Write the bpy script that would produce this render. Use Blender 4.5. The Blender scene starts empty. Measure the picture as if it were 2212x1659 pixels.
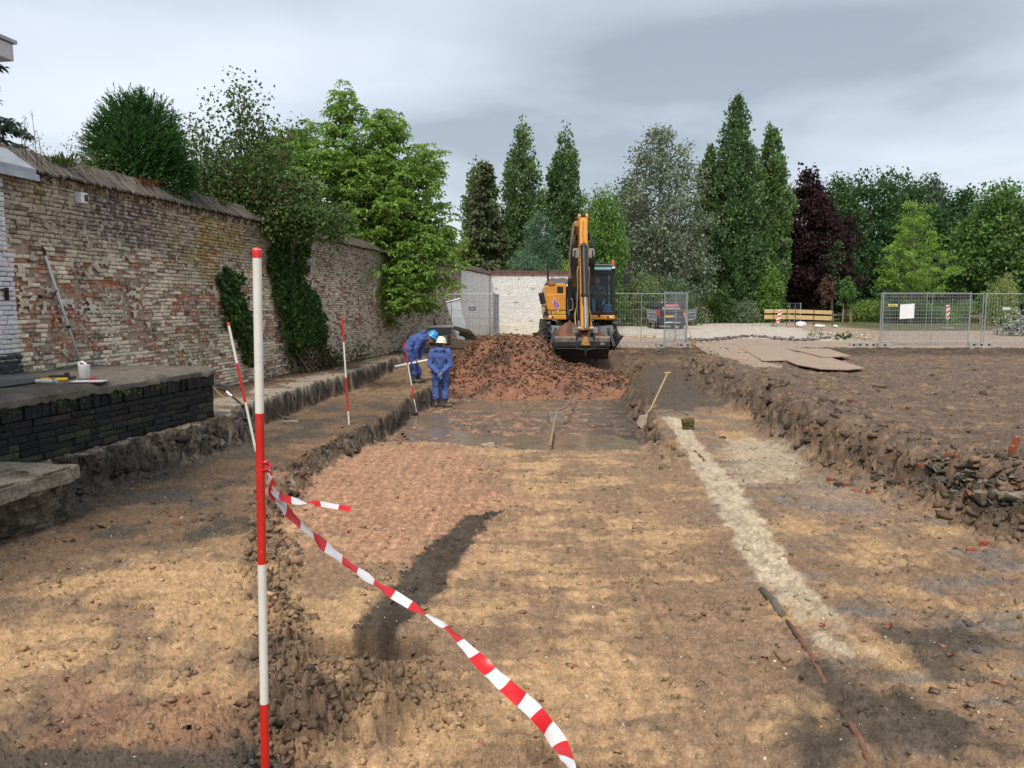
import bpy, bmesh, math, random
import numpy as np
from mathutils import Vector, Matrix
R = math.radians
SC = bpy.context.scene
COL = SC.collection
rng = np.random.default_rng(7)
random.seed(7)
# ---------------------------------------------------------------- camera (photo is measured on a 2212 x 1659 grid)
FPX, CX, CY, HZ, EYE = 1662.0, 1106.0, 829.5, 658.0, 1.6
PITCH = math.atan((CY - HZ) / FPX)
cam_d = bpy.data.cameras.new('camera'); cam = bpy.data.objects.new('camera', cam_d); COL.objects.link(cam)
cam_d.sensor_width = 36; cam_d.lens = 36 * FPX / 2212; cam_d.clip_start = .05; cam_d.clip_end = 3000
cam.location = (0, 0, EYE); cam.rotation_euler = (R(90) - PITCH, 0, 0)
SC.camera = cam
ct, st_ = math.cos(PITCH), math.sin(PITCH)
def ray(px, py):
    u, v = (px - CX) / FPX, -(py - CY) / FPX
    return np.array([u, ct + v * st_, -st_ + v * ct])
def P3(px, py, d):                      # point of that pixel at forward distance d
    r = ray(px, py); p = r * (d / r[1]); return np.array([p[0], p[1], p[2] + EYE])
def PZ(px, py, z):                      # point of that pixel at height z
    r = ray(px, py); t = (z - EYE) / r[2]; p = r * t; return np.array([p[0], p[1], z])
# ---------------------------------------------------------------- noise
def _h(ix, iy, s):
    n = (ix.astype(np.int64) * 374761393 + iy.astype(np.int64) * 668265263 + s * 974634777) & 0xFFFFFFFF
    n = ((n ^ (n >> 13)) * 1274126177) & 0xFFFFFFFF
    n = n ^ (n >> 16)
    return n.astype(np.float64) / 4294967296.0
def pn(x, y, s=0):
    x = np.asarray(x, float); y = np.asarray(y, float)
    xi = np.floor(x); yi = np.floor(y); fx = x - xi; fy = y - yi
    u = fx * fx * fx * (fx * (fx * 6 - 15) + 10); v = fy * fy * fy * (fy * (fy * 6 - 15) + 10)
    def g(a, b):
        t = _h(xi + a, yi + b, s) * 6.2831853
        return np.cos(t) * (fx - a) + np.sin(t) * (fy - b)
    n0 = g(0, 0) * (1 - u) + g(1, 0) * u; n1 = g(0, 1) * (1 - u) + g(1, 1) * u
    return (n0 * (1 - v) + n1 * v) * 1.5
def fbm(x, y, o=4, s=0, g=.5):
    a, r, f = 1., 0., 1.
    for i in range(o):
        r = r + a * pn(x * f, y * f, s + i * 17); a *= g; f *= 2.03
    return r
def ss(a, b, x):
    t = np.clip((x - a) / (b - a), 0, 1); return t * t * (3 - 2 * t)
def mix(a, b, t): return a + (b - a) * t
# ---------------------------------------------------------------- materials
def _n(nt, typ, **k):
    n = nt.nodes.new(typ)
    for a, b in k.items(): setattr(n, a, b)
    return n
def mat(name, col=(.5, .5, .5), rough=.7, metal=0, var=(6, .25), bump=None, attr=False, dirt=None, spec=.5, trans=0, coat=0, alpha=None, wet=False, var2=None, ramp=None):
    m = bpy.data.materials.new(name); m.use_nodes = True; nt = m.node_tree; L = nt.links
    b = nt.nodes['Principled BSDF']; out = nt.nodes['Material Output']
    b.inputs['Roughness'].default_value = rough; b.inputs['Metallic'].default_value = metal
    b.inputs['Specular IOR Level'].default_value = spec; b.inputs['Coat Weight'].default_value = coat
    tc = _n(nt, 'ShaderNodeTexCoord'); co = tc.outputs['Object']
    if attr:
        a = _n(nt, 'ShaderNodeAttribute', attribute_name='col'); c = a.outputs['Color']
    else:
        a = _n(nt, 'ShaderNodeRGB'); a.outputs[0].default_value = (*col, 1); c = a.outputs[0]
    def noise(sc, det=5, rgh=.6):
        t = _n(nt, 'ShaderNodeTexNoise'); t.inputs['Scale'].default_value = sc; t.inputs['Detail'].default_value = det
        t.inputs['Roughness'].default_value = rgh; L.new(co, t.inputs['Vector']); return t.outputs['Fac']
    for vv in (var, var2):
        if vv:
            mr = _n(nt, 'ShaderNodeMapRange'); L.new(noise(vv[0]), mr.inputs[0])
            mr.inputs[1].default_value = .3; mr.inputs[2].default_value = .7
            mr.inputs[3].default_value = 1 - vv[1]; mr.inputs[4].default_value = 1 + vv[1]
            mx = _n(nt, 'ShaderNodeMix', data_type='RGBA', blend_type='MULTIPLY'); mx.inputs[0].default_value = 1
            cb = _n(nt, 'ShaderNodeCombineColor')
            for i in range(3): L.new(mr.outputs[0], cb.inputs[i])
            L.new(c, mx.inputs[6]); L.new(cb.outputs[0], mx.inputs[7]); c = mx.outputs[2]
    if dirt:
        for (dc, sc, lo, hi, amt) in (dirt if isinstance(dirt, list) else [dirt]):
            mr = _n(nt, 'ShaderNodeMapRange'); L.new(noise(sc, 8, .65), mr.inputs[0])
            mr.inputs[1].default_value = lo; mr.inputs[2].default_value = hi; mr.inputs[4].default_value = amt
            mx = _n(nt, 'ShaderNodeMix', data_type='RGBA'); L.new(mr.outputs[0], mx.inputs[0])
            L.new(c, mx.inputs[6]); mx.inputs[7].default_value = (*dc, 1); c = mx.outputs[2]
    L.new(c, b.inputs['Base Color'])
    if bump:
        bs = bump if isinstance(bump, list) else [bump]; prev = None
        for sc, stg, dist in bs:
            bp = _n(nt, 'ShaderNodeBump'); bp.inputs['Strength'].default_value = stg; bp.inputs['Distance'].default_value = dist
            L.new(noise(sc, 8, .65), bp.inputs['Height'])
            if prev: L.new(prev, bp.inputs['Normal'])
            prev = bp.outputs['Normal']
        L.new(prev, b.inputs['Normal'])
    if wet:
        a2 = _n(nt, 'ShaderNodeAttribute', attribute_name='wet'); mr = _n(nt, 'ShaderNodeMapRange')
        L.new(a2.outputs['Fac'], mr.inputs[0]); mr.inputs[3].default_value = rough; mr.inputs[4].default_value = .32
        L.new(mr.outputs[0], b.inputs['Roughness'])
    if trans:
        t = _n(nt, 'ShaderNodeBsdfTranslucent'); L.new(c, t.inputs['Color'])
        ms = _n(nt, 'ShaderNodeMixShader'); ms.inputs[0].default_value = trans
        L.new(b.outputs[0], ms.inputs[1]); L.new(t.outputs[0], ms.inputs[2]); L.new(ms.outputs[0], out.inputs[0])
    return m
# ---------------------------------------------------------------- objects
def tag(o, label, cat, group=None):
    o['label'] = label; o['category'] = cat
    if group: o['group'] = group
    return o
def empty(name, loc=(0, 0, 0), rz=0, label=None, cat=None, group=None):
    o = bpy.data.objects.new(name, None); COL.objects.link(o); o.location = [float(v) for v in loc]; o.rotation_euler = (0, 0, rz)
    o.empty_display_size = .1
    if label: tag(o, label, cat, group)
    return o
def nmesh(name, v, f, m, parent=None, col=None, smooth=False, attrs=None, sharp=None):
    """fast mesh from arrays; f is (n,k) array or a list of index lists"""
    me = bpy.data.meshes.new(name); v = np.asarray(v, np.float32)
    if isinstance(f, np.ndarray):
        n, k = f.shape
        me.vertices.add(len(v)); me.vertices.foreach_set('co', v.ravel())
        me.loops.add(n * k); me.loops.foreach_set('vertex_index', f.astype(np.int32).ravel())
        me.polygons.add(n); me.polygons.foreach_set('loop_start', np.arange(0, n * k, k, dtype=np.int32))
        me.polygons.foreach_set('loop_total', np.full(n, k, np.int32))
        me.update(calc_edges=True)
    else:
        me.from_pydata([tuple(p) for p in v], [], f); me.update()
    if col is not None:
        a = me.attributes.new('col', 'FLOAT_COLOR', 'POINT'); c = np.ones((len(v), 4), np.float32); c[:, :3] = np.clip(col, 0, 1)
        a.data.foreach_set('color', c.ravel())
    for k2, arr in (attrs or {}).items():
        a = me.attributes.new(k2, 'FLOAT', 'POINT'); a.data.foreach_set('value', np.asarray(arr, np.float32))
    if smooth or sharp:
        me.polygons.foreach_set('use_smooth', np.ones(len(me.polygons), bool))
        if sharp: me.set_sharp_from_angle(angle=R(sharp))
    for mm in (m if isinstance(m, (list, tuple)) else [m]): me.materials.append(mm)
    o = bpy.data.objects.new(name, me); COL.objects.link(o)
    if parent: o.parent = parent
    return o
class MB:
    def __init__(s): s.v = []; s.f = []; s.c = []; s.col = (.5, .5, .5); s.mi = []; s.m = 0
    def add(s, vs, fs):
        o = len(s.v); s.v += [tuple(map(float, p)) for p in vs]; s.c += [s.col] * len(vs)
        s.f += [[i + o for i in f] for f in fs]; s.mi += [s.m] * len(fs); return s
    def box(s, c, size, rot=None, taper=1):
        x, y, z = [q / 2 for q in size]
        vs = [Vector((sx * x * (taper if sz > 0 else 1), sy * y * (taper if sz > 0 else 1), sz * z)) for sz in (-1, 1) for sy in (-1, 1) for sx in (-1, 1)]
        if rot is not None:
            M = rot if isinstance(rot, Matrix) else (Matrix.Rotation(rot[2], 3, 'Z') @ Matrix.Rotation(rot[1], 3, 'Y') @ Matrix.Rotation(rot[0], 3, 'X'))
            vs = [M @ v for v in vs]
        vs = [v + Vector([float(q) for q in c]) for v in vs]
        return s.add(vs, [[0, 2, 3, 1], [4, 5, 7, 6], [0, 1, 5, 4], [2, 6, 7, 3], [0, 4, 6, 2], [1, 3, 7, 5]])
    def span(s, a, b): return s.box([(p + q) / 2 for p, q in zip(a, b)], [abs(q - p) for p, q in zip(a, b)])
    def tube(s, pts, r, n=8, cap=True):
        pts = [Vector([float(q) for q in p]) for p in pts]; rs = r if isinstance(r, (list, tuple, np.ndarray)) else [r] * len(pts)
        vs = []; N = len(pts); up = None
        for i, p in enumerate(pts):
            t = (pts[min(i + 1, N - 1)] - pts[max(i - 1, 0)])
            t = t.normalized() if t.length > 1e-9 else Vector((0, 0, 1))
            if up is None:
                up = Vector((0, 0, 1)) if abs(t.z) < .9 else Vector((1, 0, 0))
            a = t.cross(up); a = a.normalized() if a.length > 1e-6 else t.orthogonal().normalized()
            b = a.cross(t); up = b
            for k in range(n):
                q = 6.2831853 * k / n
                vs.append(p + (a * math.cos(q) + b * math.sin(q)) * rs[i])
        fs = [[i * n + k, i * n + (k + 1) % n, (i + 1) * n + (k + 1) % n, (i + 1) * n + k] for i in range(N - 1) for k in range(n)]
        if cap: fs += [list(range(n))[::-1], [(N - 1) * n + k for k in range(n)]]
        return s.add(vs, fs)
    def cyl(s, a, b, r, r2=None, n=14): return s.tube([a, b], [r, r if r2 is None else r2], n)
    def prism(s, poly, h, M=None):
        """poly in local xy extruded along z by h (0..h), M maps to place"""
        n = len(poly); vs = [Vector((p[0], p[1], z)) for z in (0, h) for p in poly]
        if M is not None: vs = [M @ v for v in vs]
        fs = [list(range(n))[::-1], [n + i for i in range(n)]] + [[i, (i + 1) % n, n + (i + 1) % n, n + i] for i in range(n)]
        return s.add(vs, fs)
    def ell(s, c, r, n=12, m=8, M=None):
        vs = []; r = (r, r, r) if not isinstance(r, (tuple, list)) else r
        for j in range(m + 1):
            a = math.pi * j / m
            for k in range(n):
                q = 6.2831853 * k / n
                v = Vector((r[0] * math.sin(a) * math.cos(q), r[1] * math.sin(a) * math.sin(q), r[2] * math.cos(a)))
                if M is not None: v = M @ v
                vs.append(v + Vector([float(t) for t in c]))
        fs = [[j * n + k, (j + 1) * n + k, (j + 1) * n + (k + 1) % n, j * n + (k + 1) % n] for j in range(m) for k in range(n)]
        return s.add(vs, fs)
    def caps(s, a, b, r, r2=None, n=12):
        a = Vector(a); b = Vector(b); r2 = r if r2 is None else r2; d = (b - a).normalized(); pts = []; rs = []
        for i in range(5): t = math.pi / 2 * i / 4; pts.append(a - d * r * math.cos(t)); rs.append(max(r * math.sin(t), .001))
        for i in range(5): t = math.pi / 2 * i / 4; pts.append(b + d * r2 * math.sin(t)); rs.append(max(r2 * math.cos(t), .001))
        return s.tube(pts, rs, n)
    def build(s, name, m, parent=None, smooth=False, bevel=0, sharp=None, seg=2, usecol=False):
        o = nmesh(name, s.v, s.f, m, parent, np.array(s.c) if usecol else None, smooth, None, sharp)
        if any(s.mi): o.data.polygons.foreach_set('material_index', s.mi)
        if bevel:
            b = o.modifiers.new('bevel', 'BEVEL'); b.width = bevel; b.segments = seg; b.limit_method = 'ANGLE'; b.angle_limit = R(40)
        return o
def jit_(c, k): return tuple(q * k for q in c)
def RM(rx=0, ry=0, rz=0, loc=(0, 0, 0)):
    return Matrix.Translation(Vector([float(q) for q in loc])) @ Matrix.Rotation(rz, 4, 'Z') @ Matrix.Rotation(ry, 4, 'Y') @ Matrix.Rotation(rx, 4, 'X')
# ---------------------------------------------------------------- scattered stones / clods
_ico = None
def rocks(name, pts, size, col, m, flat=.7, sub=1, parent=None, seed=1):
    global _ico
    r = np.random.default_rng(seed)
    bm = bmesh.new()
    if sub: bmesh.ops.create_icosphere(bm, subdivisions=sub, radius=1)
    else: bmesh.ops.create_cube(bm, size=1.5)
    bv = np.array([v.co[:] for v in bm.verts]); bf = np.array([[v.index for v in f.verts] for f in bm.faces]); bm.free()
    N = len(pts); k = len(bv)
    sc = r.uniform(.55, 1.2, (N, 1, 3)); sc[:, :, 2] *= flat
    jit = np.clip(1 + r.normal(0, .42, (N, k, 1)), .35, 1.9)
    v = bv[None] * jit * sc * np.asarray(size).reshape(-1, 1, 1)
    a = r.uniform(0, 6.28, N); b = r.normal(0, .4, N); ca, sa = np.cos(a)[:, None], np.sin(a)[:, None]; cb, sb = np.cos(b)[:, None], np.sin(b)[:, None]
    y, z = v[..., 1] * cb - v[..., 2] * sb, v[..., 1] * sb + v[..., 2] * cb; x = v[..., 0]
    v = np.stack([x * ca - y * sa, x * sa + y * ca, z], -1) + np.asarray(pts)[:, None, :]
    f = (bf[None] + (np.arange(N) * k)[:, None, None]).reshape(-1, 3)
    c = np.repeat(np.asarray(col), k, 0)
    return nmesh(name, v.reshape(-1, 3), f, m, parent, c)
# ================================================================ GROUND: one sheet, trench cut into it
I_ = np.interp
def tab(*p): a = np.array(p, float); return a[:, 0], a[:, 1]
XL = tab((0, -5.4), (5, -4.75), (6, -4.6), (7.4, -4.78), (11.03, -4.2), (12.4, -4.35), (13.3, -4.26), (18, -3.9), (23.1, -3.5), (30, -3.0), (60, -1))
ZL = tab((0, -.10), (3, -.13), (6, -.26), (9, -.36), (12, -.42), (20, -.42), (24, -.3))
XE = tab((0, -.7), (2.5, -1.0), (4, -1.4), (6, -2.2), (7, -2.5), (9.6, -2.9), (11, -2.75), (12.6, -2.55), (13.3, -2.4), (17.8, -2.22), (20.1, -1.9), (22, -1.9), (30, -2))
ZF = tab((0, -.17), (3, -.22), (6, -.37), (9, -.5), (12.3, -.62), (12.75, -.74), (14, -.78), (17, -.86), (19, -.92), (23, -.95))
XR = tab((0, 1.2), (4, 1.6), (10, 2.2), (12, 2.35), (13.7, 2.55), (16, 2.8), (19.3, 3.1), (23, 3.6), (30, 4))
ZB = tab((0, -.13), (3, -.18), (6, -.31), (9, -.42), (12, -.47), (16, -.42), (20, -.34), (24, -.15), (27, 0))
XB = tab((0, 3.6), (5.6, 3.75), (7.6, 3.85), (8.3, 3.55), (11.4, 4.0), (15.7, 4.2), (20, 4.4), (24, 5.0))
XT = tab((0, 5.4), (3, 5.0), (6.8, 4.6), (9.8, 4.4), (12.8, 4.65), (17.5, 5.15), (24, 5.9), (27, 6.2))
HOLE = (-.80, 4.04); MND = (-.72, 3.36)
PUD = []      # (poly xy, z)
def base(x, y):
    """smooth ground height and zone weights"""
    x = np.asarray(x, float); y = np.asarray(y, float)
    x0_ = x; x = x + (.055 * fbm(x * 4.5, y * 4.5, 4, 33, .6) + .09 * fbm(x * 1.3, y * 1.3, 2, 35)) * ss(1.5, 4, y)
    yc = np.clip(y, 0, 60)
    wob = .10 * fbm(y * 1.1, x * .3, 3, 5); wob2 = .07 * fbm(y * 2.1 + 9, x * .3, 3, 8)
    wl = I_(yc, [0, 6, 11.5, 12.6, 30], [.5, .5, .4, .10, .12]); we = I_(yc, [0, 7, 12.2, 13, 22], [.35, .5, .5, .14, .16])
    wr = I_(yc, [0, 10, 12.5, 13.5, 22], [1.2, .8, .45, .3, .8])
    sL = ss(0, 1, (x - (I_(yc, *XL) + wob * .6)) / wl); sE = ss(0, 1, (x - (I_(yc, *XE) + wob2)) / we)
    sR = ss(0, 1, (x - (I_(yc, *XR) - wr * .6 + wob2)) / wr)
    xb, xt = I_(yc, *XB) + wob, I_(yc, *XT) + wob2 * 1.5
    sB = ss(0, 1, (x - xb) / np.maximum(xt - xb, .2))
    z = mix(0., I_(yc, *ZL), sL); zf = I_(yc + .12 * fbm(x * .9, y * .3, 3, 3) , *ZF)
    z = mix(z, zf, sE); z = mix(z, I_(yc, *ZB), sR)
    ridge = .13 * np.exp(-((x - xt - .15) / .35) ** 2) * (.6 + .8 * pn(y * .9, x * .2, 41)) * ss(28, 23, y)
    z = mix(z, .02, sB) + ridge
    te = ss(22.6, 25.2, y + .3 * pn(x * .8, y * .2, 4)); z = z * (1 - te)
    near = ss(0.6, 2.0, y); z = mix(-.1, z, near)
    # hole with its little spoil mound
    hx, hy = x - HOLE[0], y - HOLE[1]; a = np.sqrt((hx / .42) ** 2 + (hy / .27) ** 2 + .0001) + .12 * pn(x * 6, y * 6, 9)
    z = z - .42 * ss(1.03, .80, a)
    mx, my = x - MND[0], y - MND[1]; b = np.sqrt((mx / .52) ** 2 + (my / .5) ** 2) + .2 * pn(x * 3, y * 3, 19)
    mw = ss(1.1, .2, b); z = z + .12 * mw
    w = {'L': sL * (1 - sE) * (1 - te), 'U': (1 - sL), 'F': sE * (1 - sR) * (1 - te), 'B': sR * (1 - sB) * (1 - te), 'T': sB, 'te': te, 'mw': mw, 'hole': ss(1.1, .8, a),
         'bank': np.clip(4 * sL * (1 - sL) + 4 * sE * (1 - sE) + 4 * sB * (1 - sB) + 2.5 * sR * (1 - sR) * ss(9, 12.5, y), 0, 1) * (1 - te), 'ridge': ridge, 'bl': ss(0.01, .12, sL) * ss(1, .93, sL) * (1 - te), 'bl2': ss(0.0, .05, sL) * ss(12.2, 11.2, y) * ss(.35, -.35, x - I_(yc, *XL) - .7), 'be': ss(.02, .15, sE) * ss(1, .9, sE) * ss(7, 12.5, y) * (1 - te)}
    return z, w
def G(px, py):                          # pixel -> point on the ground
    r = ray(px, py); r = r / r[1]; t = np.concatenate([np.linspace(1.2, 30, 2400), np.geomspace(30, 300, 800)])
    z, _ = base(r[0] * t, t); d = EYE + r[2] * t - z
    k = int(np.argmax(d <= 0)) if (d <= 0).any() else len(t) - 1
    return np.array([r[0] * t[k], t[k], z[k]])
def GP(*pp): return np.array([G(*p)[:2] for p in pp])
def sdist(x, y, poly):
    out = np.full(x.shape, -9.); b0, b1 = poly.min(0) - 1.2, poly.max(0) + 1.2
    k = (x > b0[0]) & (x < b1[0]) & (y > b0[1]) & (y < b1[1]); X, Y = x[k], y[k]
    d = np.full(X.shape, 1e9); ins = np.zeros(X.shape, bool); n = len(poly)
    for i in range(n):
        ax, ay = poly[i]; bx, by = poly[(i + 1) % n]; ex, ey = bx - ax, by - ay
        t = np.clip(((X - ax) * ex + (Y - ay) * ey) / (ex * ex + ey * ey + 1e-12), 0, 1)
        d = np.minimum(d, np.hypot(X - ax - ex * t, Y - ay - ey * t))
        c = ((ay > Y) != (by > Y)) & (X < (bx - ax) * (Y - ay) / (by - ay + 1e-12) + ax); ins ^= c
    out[k] = np.where(ins, d, -d); return out
def pm(x, y, poly, soft=.12, amp=.12, fr=2.2, s=0):
    return ss(-soft, soft, sdist(x, y, poly) + amp * fbm(x * fr, y * fr, 4, 60 + s))
def puddle_poly(*pp): return GP(*pp)
PUD.append((puddle_poly((885, 938), (960, 935), (1020, 945), (1080, 950), (1150, 948), (1220, 938), (1290, 944), (1350, 955), (1395, 958), (1370, 968), (1240, 969), (1120, 966), (1010, 957), (900, 952)), -.735))
PUD.append((puddle_poly((985, 870), (1040, 866), (1150, 866), (1200, 872), (1190, 880), (1100, 886), (1000, 884)), -.925))
PUD.append((puddle_poly((900, 905), (940, 903), (960, 915), (940, 925), (895, 925)), -.80))
P_RED = GP((585, 1075), (640, 1010), (760, 962), (900, 958), (1010, 975), (1075, 1015), (1090, 1090), (1040, 1150), (930, 1200), (790, 1212), (690, 1180), (600, 1120))
P_DITCH = GP((1016, 1116), (1082, 1104), (1040, 1146), (990, 1213), (948, 1284), (888, 1337), (850, 1390), (842, 1438), (735, 1438), (757, 1390), (776, 1337), (836, 1284), (893, 1213), (975, 1142))
P_DK1 = GP((1740, 1440), (1830, 1430), (1900, 1470), (1960, 1530), (2080, 1560), (2130, 1659), (1760, 1659), (1690, 1560))
P_DK2 = GP((1940, 1370), (2060, 1350), (2160, 1400), (2130, 1460), (2030, 1470))
P_PALE = GP((1430, 900), (1475, 905), (1535, 985), (1600, 1050), (1665, 1160), (1720, 1235), (1800, 1330), (1890, 1425), (1810, 1440), (1725, 1350), (1640, 1262), (1570, 1140), (1490, 990))
P_GREY = GP((1700, 1030), (1800, 1025), (1890, 1080), (1900, 1120), (1790, 1130), (1700, 1080))
P_OCH = GP((-300, 1330), (0, 1290), (330, 1190), (520, 1165), (575, 1300), (570, 1500), (300, 1570), (-300, 1540))
P_BOT = GP((-200, 1600), (250, 1615), (560, 1640), (760, 1652), (760, 1740), (-300, 1740))
P_RB = GP((60, 1530), (560, 1500), (620, 1640), (100, 1640))
P_SAND2 = GP((1560, 950), (1680, 930), (1740, 1010), (1700, 1050), (1600, 1040))
P_DK3 = GP((1380, 830), (1440, 800), (1530, 820), (1560, 870), (1480, 890), (1430, 890))
P_GRN = GP((1440, 706), (1700, 705), (1740, 717), (1835, 736), (1560, 729), (1480, 735), (1340, 722), (1340, 704))
P_CON = GP((1340, 701), (1640, 699), (1715, 709), (1850, 738), (1700, 733), (1560, 730), (1490, 734), (1340, 724))
P_CON2 = GP((1060, 722), (1180, 718), (1180, 730), (1060, 735))
lin = lambda *c: np.array(c)
C_OCH, C_BRN, C_DRK = lin(.43, .278, .150), lin(.245, .160, .100), lin(.058, .047, .037)
C_RED, C_PAL, C_MUD = lin(.37, .20, .125), lin(.42, .345, .245), lin(.115, .085, .062)
C_PAV, C_CON, C_GRY, C_SLAB = lin(.31, .235, .18), lin(.43, .385, .32), lin(.19, .18, .17), lin(.29, .245, .195)
def colour(x, y, z, w):
    f1 = fbm(x * 1.3, y * 1.3, 5, 101); f2 = fbm(x * 5, y * 3, 4, 131); f3 = fbm(x * 17, y * 11, 3, 151); f4 = fbm(x * 1.2, y * 6, 4, 171)
    def L(c, k, t): return c + (k - c) * np.clip(t, 0, 1)[:, None]
    c = np.tile(C_BRN, (len(x), 1))
    # scraped sandy floor: ochre with brown smears
    f6 = fbm(x * 2.2 + .5 * f1, y * 9, 4, 191); och = ss(-.42, .36, .35 * f6 + f1 + .55 * f4 + .35 * f2 + .3 * ss(1.4, -1.4, np.abs(x + .3)) - .32 * ss(.1, 1.6, x) - .12)
    c = L(c, C_OCH, och * .85); c = L(c, C_BRN * .8, ss(.2, .9, f2 - .4 * f1 + .5 * f6) * .6)
    # left ledge: humus brown
    led = L(np.tile(C_BRN * .62, (len(x), 1)), C_DRK * 1.4, ss(-.3, .5, f1 + .4 * f2)); led = L(led, C_OCH * .8, ss(14.5, 18, y) * ss(-.5, .3, f2 + .5 * f1) * .55)
    wl = np.clip(w['L'] * 1.2, 0, 1); c = c + (led - c) * wl[:, None]
    c = L(c, L(np.tile(C_OCH, (len(x), 1)), C_BRN, ss(-.1, .7, f1 + f2 * .6)), pm(x, y, P_OCH, .3, .25, 1.5, 1) * .9)
    # right bench and its greyish smears
    be = L(np.tile(C_BRN * .95, (len(x), 1)), C_OCH * .85, ss(-.1, .6, f1 + .6 * f4)); be = L(be, C_GRY * .7, ss(.1, .7, f4 - f1 * .5) * .7)
    be = L(be, C_MUD * .65, ss(14, 17.5, y + f1) * .9)
    c = c + (be - c) * w['B'][:, None]
    # wet lower floor
    wf = ss(12.35, 12.7, y + .12 * f1) * w['F']
    wc = L(np.tile(C_MUD * 1.1, (len(x), 1)), C_RED, ss(-.25, .6, .5 * f2 + .9 * f1 + .3 * f3)); wc = L(wc, C_DRK, ss(.2, .5, f1) * .6 + ss(1.2, 2.2, x - .1 * y + 1.4) * .6)
    c = c + (wc - c) * wf[:, None]
    nf = ss(12.9, 12.3, y)
    c = L(c, mix(C_RED, C_BRN, .45 * ss(-.2, .5, f6)[:, None]) * (1 + .25 * f3[:, None]), pm(x, y, P_RED, .55, .6, 1.8, 2) * .8 * nf)
    dm = pm(x, y, P_DITCH, .035, .05, 3.5, 3); c = L(c, C_DRK * (1.0 + .4 * f2[:, None]), dm * .95)
    for k, (pl, sft, am, kc, tt) in enumerate(((P_GREY, .2, .3, C_GRY * lin(1.1, 1.0, .9), .45), (P_SAND2, .2, .3, C_PAL * .9, .8), (P_DK1, .12, .22, C_DRK * 1.35, .93), (P_DK2, .1, .2, C_DRK * 1.3, .9), (P_DK3, .2, .3, C_MUD * .75, .9), (P_PALE, .03, .06, C_PAL * (1 + .18 * f2[:, None]), .92), (P_RB, .2, .35, C_RED * .8, .55), (P_BOT, .06, .1, C_DRK * 1.5, .95))):
        c = L(c, kc, pm(x, y, pl, sft, am, 2.5, 10 + k) * tt * (1 if pl is not P_PALE else 1 - .8 * ss(5.0, 4.2, y) * ss(-.2, .3, f2 + .7 * f1)))
    c = L(c, L(np.tile(mix(C_DRK, C_BRN, .5), (len(x), 1)), C_OCH * .8, ss(.0, .6, f2 + .6 * f1) * .6) * (1 + .3 * f2[:, None]), np.clip(w['mw'] * 1.4, 0, 1) * .85); c = L(c, mix(C_BRN * .75, C_DRK, ss(-.3, .3, (x - HOLE[0]) / .3 + .6 * f2)[:, None]), w['hole'] * .9)  # hole walls go dark to the right: shade painted into the colour
    # upper ground right: churned mud
    f5 = fbm(x * .7, y * 5, 4, 181); up = L(np.tile(lin(.115, .08, .06), (len(x), 1)), lin(.185, .13, .09), ss(-.3, .5, f5 + .4 * f1 + .3 * f2)); up = L(up, lin(.135, .095, .076), ss(-.1, .5, -f5 + f1 * .6) * .8); up = L(up, C_DRK, ss(.35, .8, f5 - .3 * f2) * .8); up = L(up, C_OCH * .6, ss(.35, .9, f2 + .5 * f4 + .25 * ss(17, 24, y)) * .8)
    c = c + (up - c) * w['T'][:, None]
    bk = L(np.tile(C_DRK * 1.35, (len(x), 1)), C_BRN * .8, ss(-.1, .7, f2 + .6 * f3)); bk = L(bk, C_RED * .6, ss(.45, .8, f3 + .4 * f1) * .4)
    bkr = L(bk, C_BRN * .55, ss(.15, .9, f2 + f1)); c = L(c, np.where((x > 0)[:, None], bkr, bk), w['bank'] * .9 * np.where(x > 0, ss(2.5, 5.5, y + 2), ss(5.2, 8.5, y)))
    dkh = C_DRK * (1.1 + .5 * f3[:, None] + .35 * f2[:, None])
    # slab strip at the foot of the wall
    us = L(np.tile(C_SLAB, (len(x), 1)), C_BRN * .6, ss(.05, .6, f1 + .5 * f2 + .9 * ss(-4.6, -5.6, x - .12 * (y - 12)))); us = L(us, C_OCH * .6, ss(.5, .9, f2) * .5)
    c = c + (us - c) * (w['U'] * (1 - w['te']))[:, None]
    c = L(c, dkh, w['bl'] * .9); c = L(c, dkh, w['bl2'] * .93); c = L(c, dkh, w['be'] * .85)
    zt2 = fbm(y * 5 + x, z * 11, 4, 291); c = c * (1 + .55 * zt2 * np.clip(w['bank'] + w['bl'] + w['be'], 0, 1))[:, None]
    # behind the dig: paving, concrete, verge
    te = w['te']; mud = L(np.tile(C_MUD * .6, (len(x), 1)), C_BRN * .55, ss(-.2, .6, f1 + .5 * f2))
    c = c + (mud - c) * te[:, None]
    pav = ss(28.3, 28.8, y + .25 * f2 + .3 * f1); pc = C_PAV * (1 + .13 * f1[:, None] + .1 * f4[:, None]); pc = L(pc, C_GRY * 1.2, ss(.4, .9, f1) * .5)
    c = c + (pc - c) * pav[:, None]
    c = L(c, C_DRK, np.exp(-((y + .25 * f2 + .3 * f1 - 28.2) / .25) ** 2) * .8 * ss(6, 9, x))
    cc = C_CON * (1 + .1 * f2[:, None]); c = L(c, cc, pm(x, y, P_CON, .4, .5, .6, 30) * .95); c = L(c, cc * .9, pm(x, y, P_CON2, .4, .4, .6, 31) * .8)
    grn = L(np.tile(lin(.07, .085, .03), (len(x), 1)), lin(.15, .12, .06), ss(-.1, .5, f1))
    far = np.maximum(ss(70, 76, y + 3 * pn(x * .2, y * .2, 77)), ss(46, 49, y) * ss(21, 25, x + 1.5 * pn(x * .3, y * .3, 78) - .17 * (y - 50))); c = L(c, grn, far)
    return np.clip(c * (1 + .20 * f3[:, None] + .12 * f6[:, None] + (.16 * fbm(x * 12, y * .8, 3, 193) * (w['F'] + w['B']))[:, None]), .012, .9), wf
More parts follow.
